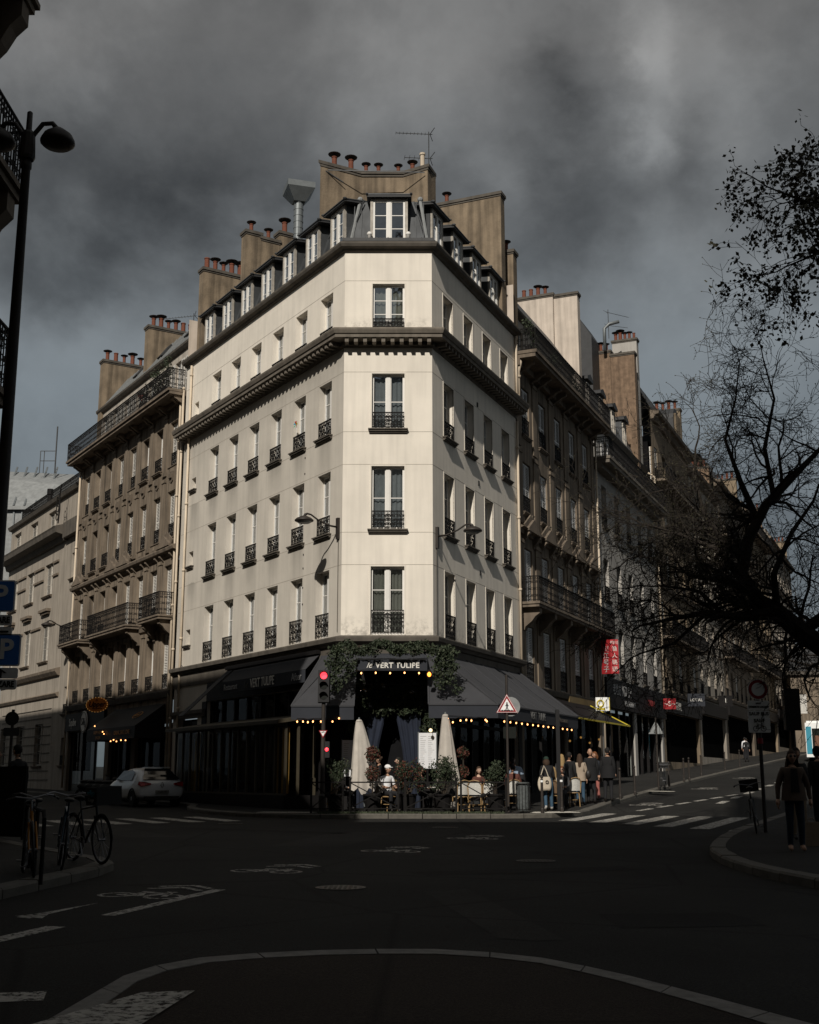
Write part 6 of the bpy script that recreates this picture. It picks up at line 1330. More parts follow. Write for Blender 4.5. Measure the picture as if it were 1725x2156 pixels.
def traffic_light(X, Y, ztop, lab, lit=True, ang=0.0, pole_r=.075):
    g = TZ(X, Y); M = TR(X, Y, g, ang); h = ztop-g; r = thing('traffic_light', lab, 'traffic light', M); put('pole', MB().lathe([(.11, 0), (.11, .5), (pole_r, .55), (pole_r*.8, h-.95)], 12).mesh('pole', M_['lamp_post']), r, M)
    b = MB(); b.box(-.17, .17, -.14, .1, h-.97, h); b.box(-.19, .19, .1, .13, h-.99, h+.02); hd = put('signal_head', b.mesh('signal_head', M_['black_paint']), r, M)
    for k in range(3):
        z = h-.17-.31*k; put('lens', MB().lathe([(.02, -.02), (.1, -.012), (.105, .0)], 18).mesh('lens', M_['lamp_red'] if lit and k == 0 else M_['lens_off']), hd, M @ TR(0, -.15, z) @ Matrix.Rotation(rad(90), 4, 'X')); put('visor', MB().ring((0, -.2, z), .125, .012, 10, 4, 'y', rad(10), rad(170)).mesh('visor', M_['black_paint']), hd, M)
        v = MB()
        for t in range(8):
            a, c = rad(10+20*t), rad(30+20*t); v.quad((.125*math.cos(a), -.14, z+.125*math.sin(a)), (.125*math.cos(c), -.14, z+.125*math.sin(c)), (.125*math.cos(c), -.30, z+.125*math.sin(c)), (.125*math.cos(a), -.30, z+.125*math.sin(a)))
        put('visor', v.mesh('visor', M_['black_paint'], recalc=False), hd, M)
    return r, M, g
r, M, g = traffic_light(-2.62, 37.35, 4.78, 'traffic light showing red in front of the café awning')
put('repeater', MB().box(.06, .2, -.1, .02, 1.62, 2.1).mesh('repeater', M_['black_paint']), r, M); put('repeater_lens', MB().ell((.12, -.11, 1.86), (.055, .02, .055), 10, 6).mesh('repeater_lens', M_['lamp_red']), r, M)
put('cycle_sign', MB().prism([(-.13, -.09, 2.43), (.13, -.09, 2.43), (0, -.09, 2.2)], (0, .01, 0)).mesh('cycle_sign', M_['sign_red']), r, M); put('cycle_sign_face', MB().prism([(-.09, -.096, 2.408), (.09, -.096, 2.408), (0, -.096, 2.25)], (0, .005, 0)).mesh('cycle_sign_face', M_['sign_white']), r, M); put('cycle_pictogram', MB().ring((-.03, -.1, 2.37), .018, .004, 8, 4).ring((.03, -.1, 2.37), .018, .004, 8, 4).bar((-.03, -.1, 2.37), (.03, -.1, 2.40), .008).mesh('cycle_pictogram', M_['black_paint']), r, M)
traffic_light(9.35, 30.0, 3.68, 'dark traffic light seen from behind near the right edge', False, rad(180))

def triangle_sign(X, Y, zc, side, lab, back=False, ztop=None):
    g = TZ(X, Y); M = TR(X, Y, 0); r = thing('warning_sign', lab, 'road sign', TR(X, Y, g)); h = side*.866; t = [(-side/2, 0, zc-h/3), (side/2, 0, zc-h/3), (0, 0, zc+h*2/3)]
    put('pole', MB().lathe([(.04, g), (.04, ztop or zc+.5)], 10).mesh('pole', M_['lamp_post']), r, M)
    c = Vector((0, 0, zc)); sc_ = lambda k, y: [(c+(Vector(p)-c)*k)+Vector((0, y, 0)) for p in t]
    put('plate', MB().prism(sc_(1.08, -.05 if not back else .05), (0, .012, 0)).mesh('plate', M_['sign_red'] if not back else M_['lead_light']), r, M)
    if not back:
        put('rim', MB().prism(sc_(1.02, -.053), (0, .002, 0)).mesh('rim', M_['sign_white']), r, M); put('band', MB().prism(sc_(.95, -.057), (0, .002, 0)).mesh('band', M_['sign_red']), r, M); put('face', MB().prism(sc_(.68, -.061), (0, .002, 0)).mesh('face', M_['sign_white']), r, M)
        b = MB(); y = -.065; s = side; b.ell((.0, y, zc+.17*s), (.035*s, .004, .04*s), 8, 6)
        for a, e, w in [((0, .13), (.005, -.02), .075), ((0, -.02), (-.075, -.2), .04), ((.005, -.02), (.07, -.2), .04), ((.0, .11), (-.08, .02), .028), ((.0, .11), (.085, .02), .028)]: b.bar((a[0]*s, y, zc+a[1]*s), (e[0]*s, y, zc+e[1]*s), w*s, .006, up=(0, 1, 0)) if False else b.bar((a[0]*s, y, zc+a[1]*s), (e[0]*s, y, zc+e[1]*s), .006, w*s, up=(1, 0, 0))
        for k in (-.24, -.12, 0, .12, .24): b.box((k-.035)*s, (k+.035)*s, y-.003, y+.003, zc-.235*s, zc-.17*s)
        put('pictogram', b.mesh('pictogram', M_['black_paint']), r, M)
    return r, M
r, M = triangle_sign(3.02, 38.0, 3.72, .62, 'red-edged pedestrian warning triangle in front of the right awning', ztop=4.7)
put('sign_back', MB().lathe([(.02, 0), (.3, 0), (.3, .015), (.02, .015)], 18).mesh('sign_back', M_['lead_light']), r, TR(3.14, 38.06, 3.72) @ Matrix.Rotation(rad(90), 4, 'X')); put('control_box', MB().box(2.9, 3.3, 38.03, 38.1, 2.75, 3.1).mesh('control_box', M_['lens_off']), r)
triangle_sign(*fp(FR, 14.5, 4.3), 3.55, .6, 'grey back of a triangular sign beside the parked bicycle up the right street', True)

def sign_stack():
    X, Y = 7.66, 26.9; g = TZ(X, Y); M = TR(X, Y, 0); r = thing('road_sign_post', 'post with red-ringed disc and white SAUF plates at right', 'road sign', TR(X, Y, g)); put('pole', MB().lathe([(.042, g), (.042, 3.7)], 10).mesh('pole', M_['lamp_post']), r, M)
    dm = Matrix.Rotation(rad(90), 4, 'X'); d = put('disc', MB().lathe([(.02, 0), (.225, 0), (.225, .014), (.02, .014)], 28).mesh('disc', M_['sign_white']), r, TR(X, Y-.05, 3.47) @ dm); put('disc_ring', MB().lathe([(.02, 0), (.21, 0), (.21, .003), (.02, .003)], 28).mesh('disc_ring', M_['sign_red']), d, TR(X, Y-.065, 3.47) @ dm); put('disc_face', MB().lathe([(.02, 0), (.145, 0), (.145, .003), (.02, .003)], 24).mesh('disc_face', M_['sign_white']), d, TR(X, Y-.070, 3.47) @ dm)
    for z, h, lines in ((3.125, .20, (('SAUF', .05, .04), ('DESSERTE LOCALE', .052, -.035))), (2.94, .145, (('SAUF BUS', .10, 0),)), (2.70, .33, (('SAUF', .105, .09),))):
        p = put('plate', plate(MB(), .48, h).mesh('plate', M_['sign_white']), r, TR(X-.01, Y-.055, z))
        for body, s, dz in lines: text(body, s, M_['black_paint'], p, TR(X-.01, Y-.062, z+dz), offset=.002)
    b = MB(); c = (X-.01, Y-.062, 2.62)
    for s in (-1, 1): b.ring((c[0]+s*.085, c[1], c[2]), .055, .006, 16, 4)
    pt = lambda x, z: (c[0]+x, c[1], c[2]+z)
    for a, e in [((-.085, 0), (-.04, .08)), ((-.04, .08), (.055, .08)), ((.055, .08), (.085, 0)), ((-.04, .08), (0, 0)), ((0, 0), (.055, .08)), ((-.085, 0), (0, 0)), ((.055, .08), (.045, .11)), ((.03, .115), (.07, .11)), ((-.065, .1), (-.02, .1))]: b.bar(pt(*a), pt(*e), .010)
    put('bicycle_pictogram', b.mesh('bicycle_pictogram', M_['black_paint']), r); put('clamp', MB().lathe([(.06, 2.3), (.06, 2.42)], 8).mesh('clamp', M_['sign_red']), r, M)
sign_stack()
def blue_sign():
    X, Y = 15.35, 45.0; g = TZ(X, Y); r = thing('crossing_sign', 'small blue crossing sign cut by the right edge', 'road sign', TR(X, Y, g)); put('pole', MB().lathe([(.04, g), (.04, 3.9)], 8).mesh('pole', M_['lamp_post']), r, TR(X, Y, 0)); put('border', plate(MB(), .62, .62).mesh('border', M_['sign_white']), r, TR(X, Y-.05, 3.5)); put('face', plate(MB(), .57, .57, .03, .004, -.005).mesh('face', M_['sign_blue']), r, TR(X, Y-.05, 3.5)); put('triangle', MB().prism([(-.24, -.012, -.2), (.24, -.012, -.2), (0, -.012, .22)], (0, .004, 0)).mesh('triangle', M_['sign_white']), r, TR(X, Y-.05, 3.5))
    X, Y = -9.7, 30.0; g = TZ(X, Y); r = thing('road_sign', 'dark round sign with a plate below, far left', 'road sign', TR(X, Y, g)); put('pole', MB().lathe([(.04, g), (.04, 3.2)], 8).mesh('pole', M_['lamp_post']), r, TR(X, Y, 0)); put('disc', MB().lathe([(.02, 0), (.17, 0), (.17, .015), (.02, .015)], 20).mesh('disc', M_['lens_off']), r, TR(X, Y-.05, 2.98) @ Matrix.Rotation(rad(90), 4, 'X')); put('plate', plate(MB(), .38, .2).mesh('plate', M_['zinc_dark']), r, TR(X, Y-.05, 2.66))
blue_sign()

def bollard(X, Y, lab, white=True):
    M = TR(X, Y, TZ(X, Y)); r = thing('bollard', lab, 'bollard', M, 'thin dark bollards along the kerb'); put('shaft', cached('bol', lambda: MB().lathe([(.055, 0), (.055, .12), (.042, .15), (.04, .98), (.045, 1.0)], 12).mesh('shaft', M_['lamp_post'])), r, M); put('cap', cached('bolc', lambda: MB().ell((0, 0, 1.06), (.05, .05, .06), 10, 6).mesh('cap', M_['lamp_post'])), r, M)
    if white: put('band', cached('bolb', lambda: MB().lathe([(.044, .9), (.044, .96)], 12).mesh('band', M_['sign_white'])), r, M)
for i, (X, Y) in enumerate([(3.95, 37.05), (4.62, 37.75), (7.75, 45.7), (8.75, 48.2), (11.3, 54.0), (13.2, 59.6), (13.75, 60.9), (15.6, 66.2), (19.0, 74.5), (21.5, 80.5)]):
    bollard(X, Y, ['nearest bollard at the crossing, left of the dark post', 'bollard with white band at the crossing, right of the nearest', 'first bollard past the queue of people', 'second bollard past the queue of people', 'bollard beside the bicycle up the right street', 'bollard just past the bicycle, left of a pair', 'bollard just past the bicycle, right of a pair', 'bollard midway up the right street', 'next-to-last bollard up the right street', 'farthest bollard up the right street'][i], i < 2)
def dark_post():
    X, Y = 4.62, 38.35; M = TR(X, Y, TZ(X, Y)); r = thing('terrace_post', 'dark square post at the corner of the right awning', 'post', M); put('shaft', MB().box(-.06, .06, -.06, .06, 0, 3.1).mesh('shaft', M_['black_paint']), r, M); put('foot', MB().box(-.13, .13, -.13, .13, 0, .05).mesh('foot', M_['iron']), r, M)
    X, Y = 3.4, 37.2; M = TR(X, Y, TZ(X, Y)); r = thing('waste_bin', 'wire hoop waste bin with clear sack beside the barrier', 'waste bin', M); b = MB()
    for z in (.1, .85): b.ring((0, 0, z), .22, .014, 16, 5, 'z')
    for k in range(14): a = 2*math.pi*k/14; b.bar((.22*math.cos(a), .22*math.sin(a), .1), (.22*math.cos(a), .22*math.sin(a), .85), .012)
    put('hoop', b.mesh('hoop', M_['iron']), r, M); b = MB(); n = 16
    for j in range(7):
        for i in range(n): a = 2*math.pi*i/n; R = (.19+.02*math.sin(j*1.7+i*2.3))*(1 if j > 0 else .8); b.v.append((R*math.cos(a), R*math.sin(a), .06+.14*j))
    for j in range(6):
        for i in range(n): b.f.append((j*n+i, j*n+(i+1) % n, (j+1)*n+(i+1) % n, (j+1)*n+i)); b.m.append(0)
    put('sack', b.mesh('sack', M_['sack'], smooth=True, recalc=False), r, M)
mk('sack', (.10, .11, .11), .35, .4, 12, spec=.6)
dark_post()

def blade_sign(x, o, z, w, h, mface, lab, body=None, mt='letter_white', size=.3, turn=0, d=.12):
    q = FR.p(x, -o, z); M = TR(q.x, q.y, q.z, turn); r = thing('projecting_sign', lab, 'shop sign', M); put('box', MB().box(-w/2, w/2, 0, d, -h/2, h/2).mesh('box', M_[mface]), r, M); put('bracket', MB().bar((0, d/2, h/2-.05), (-o*.9, d/2+.4*o, h/2-.05), .04).mesh('bracket', M_['iron']), r, M)
    if body: text(body, size, M_[mt], r, M @ TR(0, -.006, 0))
    return r, M
r, M = blade_sign(18.5, 1.0, 4.9, .62, .62, 'sign_white', 'white and yellow lit box sign over the pavement', turn=0); put('sun_ring', MB().ring((-.1, -.01, .02), .15, .035, 20, 5).mesh('sun_ring', M_['sign_yellow']), r, M); put('strip', MB().box(-.29, .12, -.012, -.002, -.28, -.18).mesh('strip', M_['sign_yellow']), r, M)
put('lettering', text_mesh('RESTAURANT', .075, M_['black_paint']), r, M @ TR(.2, -.006, 0) @ UPR @ Matrix.Rotation(rad(90), 4, 'Z')); put('side_box', MB().box(.31, .34, -.01, .5, -.31, .31).mesh('side_box', M_['sign_yellow']), r, M)
def red_sign():
    q = FR.p(20.6, -.95, 7.3); M = TR(q.x, q.y, q.z, rad(-3)); r = thing('banner_sign', 'tall red box sign with white Chinese characters', 'shop sign', M)
    put('lit_face', MB().box(0, .38, -.03, .06, -.83, .83).mesh('lit_face', M_['glow_sign']), r, M); put('dim_face', MB().prism([(-.005, -.03, -.83), (-.005, .06, -.83), (-.42, .32, -.83), (-.42, .23, -.83)], (0, 0, 1.66)).mesh('dim_face', M_['sign_red']), r, M); put('bracket', MB().bar((-.2, .2, .9), (-.9, .6, .9), .05).bar((.2, 0, .83), (.2, 0, .95), .04).mesh('bracket', M_['iron']), r, M)
    for k, ch in enumerate('渔人碼頭'): text(ch, .27, M_['letter_white'], r, M @ TR(.19, -.036, .36-.33*k))
    text('四川', .2, M_['letter_white'], r, M @ TR(.19, -.036, .66))
    for k, ch in enumerate('川江号子'): text(ch, .32, M_['letter_grey'], r, M @ TR(-.21, .08, .36-.33*k, rad(-32)))
red_sign()
blade_sign(34.3, 1.0, 5.75, .72, .62, 'sign_red', 'small red sign with white scribbles up the right street', '~S~', 'letter_white', .4); blade_sign(42.0, 1.2, 6.4, 1.1, .8, 'awning_navy', 'dark blade sign lettered LOYAL', 'LOYAL', 'letter_white', .26); blade_sign(54.0, 1.2, 7.0, 1.0, .8, 'shop_black', 'dark blade sign with a white trident mark', 'ψ', 'letter_white', .5)
def awning_far():
    a = thing('shop_awning', 'black awning with a gold edge next to the café', 'awning', FR.M(13, 0, 4)); b = MB(); sheet(b, [tuple(FR.p(10.2, -.1, 4.9)), tuple(FR.p(19.5, -.1, 4.9)), tuple(FR.p(19.5, -2.0, 3.9)), tuple(FR.p(10.2, -2.0, 3.9))]); put('canopy', b.mesh('canopy', M_['shop_black']), a)
    e = MB(); e.bar(FR.p(10.2, -2.02, 3.9), FR.p(19.5, -2.02, 3.9), .05, .07); e.bar(FR.p(19.5, -.1, 4.92), FR.p(19.5, -2.0, 3.92), .05, .05); put('gold_edge', e.mesh('gold_edge', M_['sign_yellow']), a)
    for k in range(4):
        p = [14.2, 16.0, 17.5, 19.2][k]; w = thing('shop_bulb', ['warm lamp deepest under the gold-edged awning', 'warm lamp second under the gold-edged awning', 'warm lamp third under the gold-edged awning', 'warm lamp nearest the street under the gold-edged awning'][k], 'lamp', FR.M(p, -.6, 3.1+.2*(k % 2)), 'dim lamps under the gold-edged awning'); put('bulb', MB().ell((0, 0, 0), .05, 8, 6).mesh('bulb', M_['lamp_gold']), w, WM[w]); put('cord', MB().tube([(0, 0, .05), (0, 0, 1.0)], .01, 4).mesh('cord', M_['iron']), w, WM[w])
awning_far()

# ------------------------------------------------------------------ bicycles and vehicles
def bicycle(X, Y, ang, col, lab, basket=False, lean=0.0, base=None, scale=1.0):
    z = TZ(X, Y) if base is None else base; M = TR(X, Y, z, ang) @ Matrix.Rotation(lean, 4, 'X') @ Matrix.Scale(scale, 4); r = thing('bicycle', lab, 'bicycle', M, 'parked bicycles'); fm = M_[col]
    def wheel():
        b = MB(); b.ring((0, 0, 0), .335, .018, 26, 6); b.cm = 1; b.ring((0, 0, 0), .312, .011, 26, 5); b.tube([(0, -.05, 0), (0, .05, 0)], .02, 6)
        for k in range(16): a = 2*math.pi*k/16; b.bar((0, .02*(-1)**k, 0), (.31*math.cos(a), 0, .31*math.sin(a)), .005)
        return b.mesh('wheel', [M_['tyre'], M_['alloy']])
    wm = cached('bwheel', wheel)
    for x in (-.52, .53): put('wheel', wm, r, M @ Matrix.Translation((x, 0, .353)))
    f = MB(); bb, st, ht, hb, rx = (-.08, 0, .29), (-.22, 0, .78), (.34, 0, .84), (.37, 0, .70), (-.52, 0, .353)
    for a, c, w in ((bb, st, .016), (st, ht, .016), (bb, hb, .019), (ht, hb, .02), (st, (-.25, 0, .92), .013)): f.tube([a, c], w, 8)
    for s in (-1, 1): f.tube([rx, (bb[0], s*.03, bb[2])], .010, 6); f.tube([(rx[0], s*.05, rx[2]), (st[0], s*.02, st[2]-.04)], .009, 6); f.tube([(hb[0], s*.045, hb[2]), (.45, s*.05, .5), (.53, s*.05, .353)], .012, 6)
    put('frame', f.mesh('frame', fm), r, M); put('saddle', MB().ell((-.27, 0, .95), (.14, .07, .035), 10, 6, lambda p: Vector((p.x, p.y*(1-.35*p.x), p.z))).mesh('saddle', M_['plastic_black'], smooth=True), r, M)
    h = MB(); h.tube([(.34, 0, .84), (.31, 0, 1.0)], .013, 6); h.tube([(.22, -.29, 1.02), (.30, -.2, 1.04), (.33, 0, 1.0), (.30, .2, 1.04), (.22, .29, 1.02)], .012, 6); put('handlebar', h.mesh('handlebar', M_['alloy']), r, M)
    for s in (-1, 1): put('grip', MB().tube([(.22, s*.29, 1.02), (.12, s*.31, 1.0)], .017, 6).mesh('grip', M_['plastic_black']), r, M)
    c = MB(); c.ring((-.08, -.05, .29), .09, .008, 16, 4); c.bar((-.08, -.07, .29), (-.02, -.07, .13), .02); c.bar((-.08, .07, .29), (-.14, .07, .45), .02); c.box(-.06, .02, -.16, -.08, .11, .13); c.box(-.18, -.1, .08, .16, .45, .47); put('crank', c.mesh('crank', M_['alloy']), r, M)
    for x, a0, a1 in ((-.52, 20, 190), (.53, 0, 150)): put('mudguard', MB().ring((x, 0, .353), .365, .014, 14, 4, 'y', rad(a0), rad(a1)).mesh('mudguard', M_['plastic_black']), r, M)
    if basket:
        b = MB(); b.box(.42, .78, -.2, .2, .86, .89)
        for a in (.42, .765): b.box(a, a+.015, -.2, .2, .89, 1.12)
        for a in (-.2, .185): b.box(.42, .78, a, a+.015, .89, 1.12)
        put('basket', b.mesh('basket', M_['plastic_black']), r, M); 
    return r, M
mk('bike_orange', (.42, .17, .015), .35, .1, 5); mk('bike_blue', (.012, .04, .065), .35, .1, 5); mk('bike_dark', (.02, .022, .025), .4, .1, 5); mk('velo_blue', (.05, .28, .38), .4, .05, 5)
bicycle(-5.05, 16.9, rad(-72), 'bike_orange', 'orange-framed bicycle on the left kerb', lean=rad(5)); bicycle(-5.35, 17.6, rad(-78), 'bike_dark', 'dark bicycle behind the orange one on the left', lean=rad(-4)); bicycle(-5.0, 18.0, rad(108), 'bike_blue', 'blue bicycle in the middle of the left rack', lean=rad(4))
r, M = bicycle(-4.85, 18.9, rad(-52), 'bike_dark', 'share bicycle with front basket at the end of the left kerb', basket=True, lean=rad(3)); text('véligo', .11, M_['velo_blue'], r, M @ TR(.6, -.203, 1.04)); text('Cargo', .08, M_['letter_grey'], r, M @ TR(.6, -.203, .94))
bicycle(7.42, 26.75, rad(75), 'bike_dark', 'dark bicycle with crate leaning on the right sign post', basket=True, lean=rad(-6)); bicycle(*fp(FR, 15.0, 4.45), rad(80), 'bike_dark', 'bicycle parked at the kerb far up the right street', basket=True)
def bike_rack():
    M = TR(-5.2, 17.3, TZ(-5.2, 17.3), rad(-70)); r = thing('bike_rail', 'low steel rail the left bicycles are locked to', 'bicycle rack', M); put('top_rail', MB().tube([(-2.1, 0, 0), (-2.1, 0, .78), (-1.95, 0, .86), (1.95, 0, .86), (2.1, 0, .78), (2.1, 0, 0)], .025, 8).mesh('top_rail', M_['iron']), r, M)
    for x in (-.7, .7): put('post', MB().tube([(x, 0, 0), (x, 0, .86)], .025, 8).mesh('post', M_['iron']), r, M)
bike_rack()

def car():
    q = FL.p(-8.0, -3.02, 0); z = gz(q.x, q.y); M = TR(q.x, q.y, z, math.atan2(-FL.t.y, -FL.t.x)); r = thing('parked_car', 'silver-white hatchback parked by the left street, seen from behind', 'car', M)
    # x forward from the rear bumper, half sections (y, z)
    secs = [(0.0, [(0, .36), (.62, .36), (.80, .42), (.84, .62), (.80, .78), (.70, .84), (.40, .86), (0, .87)]), (.12, [(0, .28), (.70, .28), (.86, .36), (.885, .62), (.86, .82), (.76, .95), (.45, .98), (0, .99)]), (.40, [(0, .24), (.74, .24), (.875, .34), (.895, .64), (.875, .86), (.76, 1.12), (.50, 1.22), (0, 1.25)]),
            (.75, [(0, .22), (.76, .22), (.88, .34), (.898, .64), (.88, .90), (.70, 1.30), (.52, 1.405), (0, 1.43)]), (1.5, [(0, .22), (.77, .22), (.885, .34), (.898, .64), (.885, .90), (.70, 1.34), (.52, 1.435), (0, 1.455)]), (2.2, [(0, .22), (.77, .22), (.885, .34), (.898, .62), (.885, .90), (.70, 1.30), (.52, 1.40), (0, 1.425)]),
            (2.75, [(0, .22), (.77, .22), (.88, .34), (.895, .62), (.87, .90), (.74, 1.10), (.52, 1.18), (0, 1.21)]), (3.15, [(0, .22), (.76, .22), (.87, .34), (.885, .60), (.85, .86), (.74, .95), (.50, .98), (0, 1.0)]), (3.7, [(0, .24), (.72, .24), (.83, .36), (.85, .56), (.80, .74), (.68, .82), (.45, .85), (0, .87)]), (4.05, [(0, .32), (.52, .32), (.62, .40), (.64, .52), (.60, .62), (.5, .68), (.35, .70), (0, .71)])]
    b = MB(); k = len(secs[0][1])
    for s in (1, -1):
        base = len(b.v)
        for x, pts in secs: b.v += [(x, s*y, zz) for y, zz in pts]
        for i in range(len(secs)-1):
            for j in range(k-1): b.f.append(tuple(base+v for v in (i*k+j, i*k+j+1, (i+1)*k+j+1, (i+1)*k+j))); b.m.append(0)
        b.f.append(tuple(base+j for j in range(k))); b.m.append(0); b.f.append(tuple(base+(len(secs)-1)*k+j for j in range(k))); b.m.append(0)
    me = b.mesh('body', M_['car_paint'], smooth=True); bm = bmesh.new(); bm.from_mesh(me); bmesh.ops.remove_doubles(bm, verts=bm.verts, dist=.001); bmesh.ops.recalc_face_normals(bm, faces=bm.faces); bm.to_mesh(me); bm.free(); bo = put('body', me, r, M); sb = bo.modifiers.new('subd', 'SUBSURF'); sb.levels = 2; sb.render_levels = 2
    put('rear_window', MB().add([(.34, -.60, 1.16), (.34, .60, 1.16), (.66, .47, 1.385), (.66, -.47, 1.385), (.10, -.70, .985), (.10, .70, .985), (.24, .68, 1.08), (.24, -.68, 1.08)], [(0, 1, 2, 3), (4, 5, 6, 7), (7, 6, 1, 0)]).mesh('rear_window', M_['car_glass'], recalc=False), bo, M @ TR(-.015, 0, .012))
    for s in (-1, 1):
        put('side_window', MB().add([(.85, s*.865, .965), (2.62, s*.862, .965), (2.15, s*.722, 1.31), (1.2, s*.712, 1.345), (.85, s*.73, 1.27)], [(0, 1, 2, 3, 4)]).mesh('side_window', M_['car_glass'], recalc=False), bo, M @ TR(0, s*.012, 0)); put('tail_light', MB().add([(-.005, s*.42, .80), (.0, s*.80, .74), (.17, s*.875, .80), (.14, s*.84, .92), (.03, s*.62, .90), (-.0, s*.42, .85)], [(0, 1, 2, 3, 4, 5)]).mesh('tail_light', M_['tail_red'], recalc=False), bo, M @ TR(-.02, s*.012, .01))
        put('mirror', MB().ell((2.5, s*.98, 1.0), (.09, .1, .07), 8, 6).mesh('mirror', M_['plastic_black']), bo, M)
        for x in (.72, 3.28): wl = put('wheel', cached('cwheel', lambda: MB().lathe([(.18, -.1), (.29, -.1), (.315, -.07), (.315, .07), (.29, .1), (.18, .1)], 22).mesh('tyre', M_['tyre'])), r, M @ TR(x, s*.80, .31) @ Matrix.Rotation(rad(90), 4, 'X')); put('rim', cached('crim', lambda: MB().lathe([(.02, -.105), (.19, -.09), (.19, .09), (.02, .105)], 14).mesh('rim', M_['alloy'])), wl, M @ TR(x, s*.80, .31) @ Matrix.Rotation(rad(90), 4, 'X')); put('wheel_arch', MB().ring((x, s*.885, .31), .35, .04, 14, 5, 'y', rad(-5), rad(185)).mesh('wheel_arch', M_['plastic_black']), bo, M)
    put('number_plate', MB().box(-.045, -.03, -.26, .26, .50, .61).mesh('number_plate', M_['plate_dim']), bo, M); put('lettering', text_mesh('FJ 284 MR', .085, M_['black_paint']), bo, M @ TR(-.048, 0, .555, rad(-90)) @ UPR); put('bumper', MB().box(-.03, .06, -.66, .66, .27, .40).mesh('bumper', M_['plastic_black']), bo, M)
    bd = MB(); pts = [(-.03, 0, .10), (-.03, .06, 0), (-.03, 0, -.10), (-.03, -.06, 0)]; bd.tube(pts, .014, 5, closed=True); put('badge', bd.mesh('badge', M_['alloy']), bo, M @ TR(.01, 0, .80)); put('spoiler', MB().box(.56, .80, -.50, .50, 1.425, 1.45).mesh('spoiler', M_['car_paint']), bo, M)
mk('plate_dim', (.20, .20, .19), .5, .1, 8)
car()
def bus():
    X, Y = 32.2, 96.0; M = TR(X, Y, gz(X, Y), -math.atan2(TRv.x, TRv.y)); r = thing('city_bus', 'white and blue city bus far up the right street, cut by the frame', 'bus', M); b = MB(); b.box(-1.25, 1.25, 0, 11, .35, 3.0); b.box(-1.15, 1.15, .2, 10.8, 3.0, 3.15); put('body', b.mesh('body', M_['sign_white']), r, M)
    put('rear_panel', MB().box(-.75, 1.05, -.03, 0, 1.0, 2.55).mesh('rear_panel', M_['lens_off']), r, M); put('blue_strip', MB().box(-1.2, -.8, -.03, 0, .6, 2.7).mesh('blue_strip', M_['velo_blue']), r, M); put('poster', MB().box(-.6, .95, -.045, -.03, 1.1, 2.0).mesh('poster', M_['brick_red']), r, M); put('window', MB().box(-1.27, -1.25, .8, 10.4, 1.4, 2.6).mesh('window', M_['car_glass']), r, M)
    for s in (-1, 1):
        for y in (2.2, 8.3): put('wheel', MB().lathe([(.2, -.14), (.45, -.14), (.48, 0), (.45, .14), (.2, .14)], 16).mesh('wheel', M_['tyre']), r, M @ TR(s*1.1, y, .48) @ Matrix.Rotation(rad(90), 4, 'Y'))
bus()
def scooter(X, Y, ang, lab):
    M = TR(X, Y, gz(X, Y), ang); r = thing('parked_scooter', lab, 'scooter', M, 'dark scooters parked by the left street')
    for x in (-.62, .62): put('wheel', cached('swheel', lambda: MB().ring((0, 0, .27), .22, .055, 18, 6).mesh('wheel', M_['tyre'])), r, M @ TR(x, 0, 0))
    put('body', MB().ell((-.4, 0, .62), (.42, .17, .18), 12, 8).ell((.45, 0, .7), (.12, .2, .33), 10, 7).box(-.15, .45, -.14, .14, .3, .38).mesh('body', M_['plastic_black'], smooth=True), r, M); put('seat', MB().ell((-.35, 0, .83), (.38, .14, .07), 10, 6).mesh('seat', M_['plastic_black']), r, M); put('fork', MB().tube([(.62, 0, .27), (.48, 0, .8), (.40, 0, 1.05)], .03, 6).mesh('fork', M_['alloy']), r, M); put('handlebar', MB().tube([(.36, -.32, 1.08), (.42, 0, 1.05), (.36, .32, 1.08)], .018, 6).mesh('handlebar', M_['plastic_black']), r, M); put('windscreen', MB().quad((.5, -.2, 1.0), (.5, .2, 1.0), (.36, .16, 1.4), (.36, -.16, 1.4)).mesh('windscreen', M_['glass_dark'], recalc=False), r, M)
for k in range(4): q = FL.p(-13.6-1.0*k, -2.7, 0); scooter(q.x, q.y, FL.rz+rad(70), ['dark scooter parked just ahead of the silver car', 'second dark scooter ahead of the silver car', 'third dark scooter ahead of the silver car', 'farthest dark scooter ahead of the silver car'][k])
def screens():
    for k in range(3):
        X, Y = -7.95-.95*k*.85, 24.6+.95*k*.5; M = TR(X, Y, TZ(X, Y), rad(150)); r = thing('terrace_screen', ['black terrace windbreak nearest the road at far left', 'middle black terrace windbreak at far left', 'black terrace windbreak at the left picture edge'][k], 'screen', M, 'black windbreaks of the left terrace'); put('panel', MB().box(-.48, .48, -.02, .02, .05, 1.35).mesh('panel', M_['shop_black']), r, M); put('frame', MB().box(-.5, -.47, -.03, .03, 0, 1.4).box(.47, .5, -.03, .03, 0, 1.4).box(-.47, .47, -.03, .03, 1.35, 1.4).mesh('frame', M_['iron']), r, M)
screens()
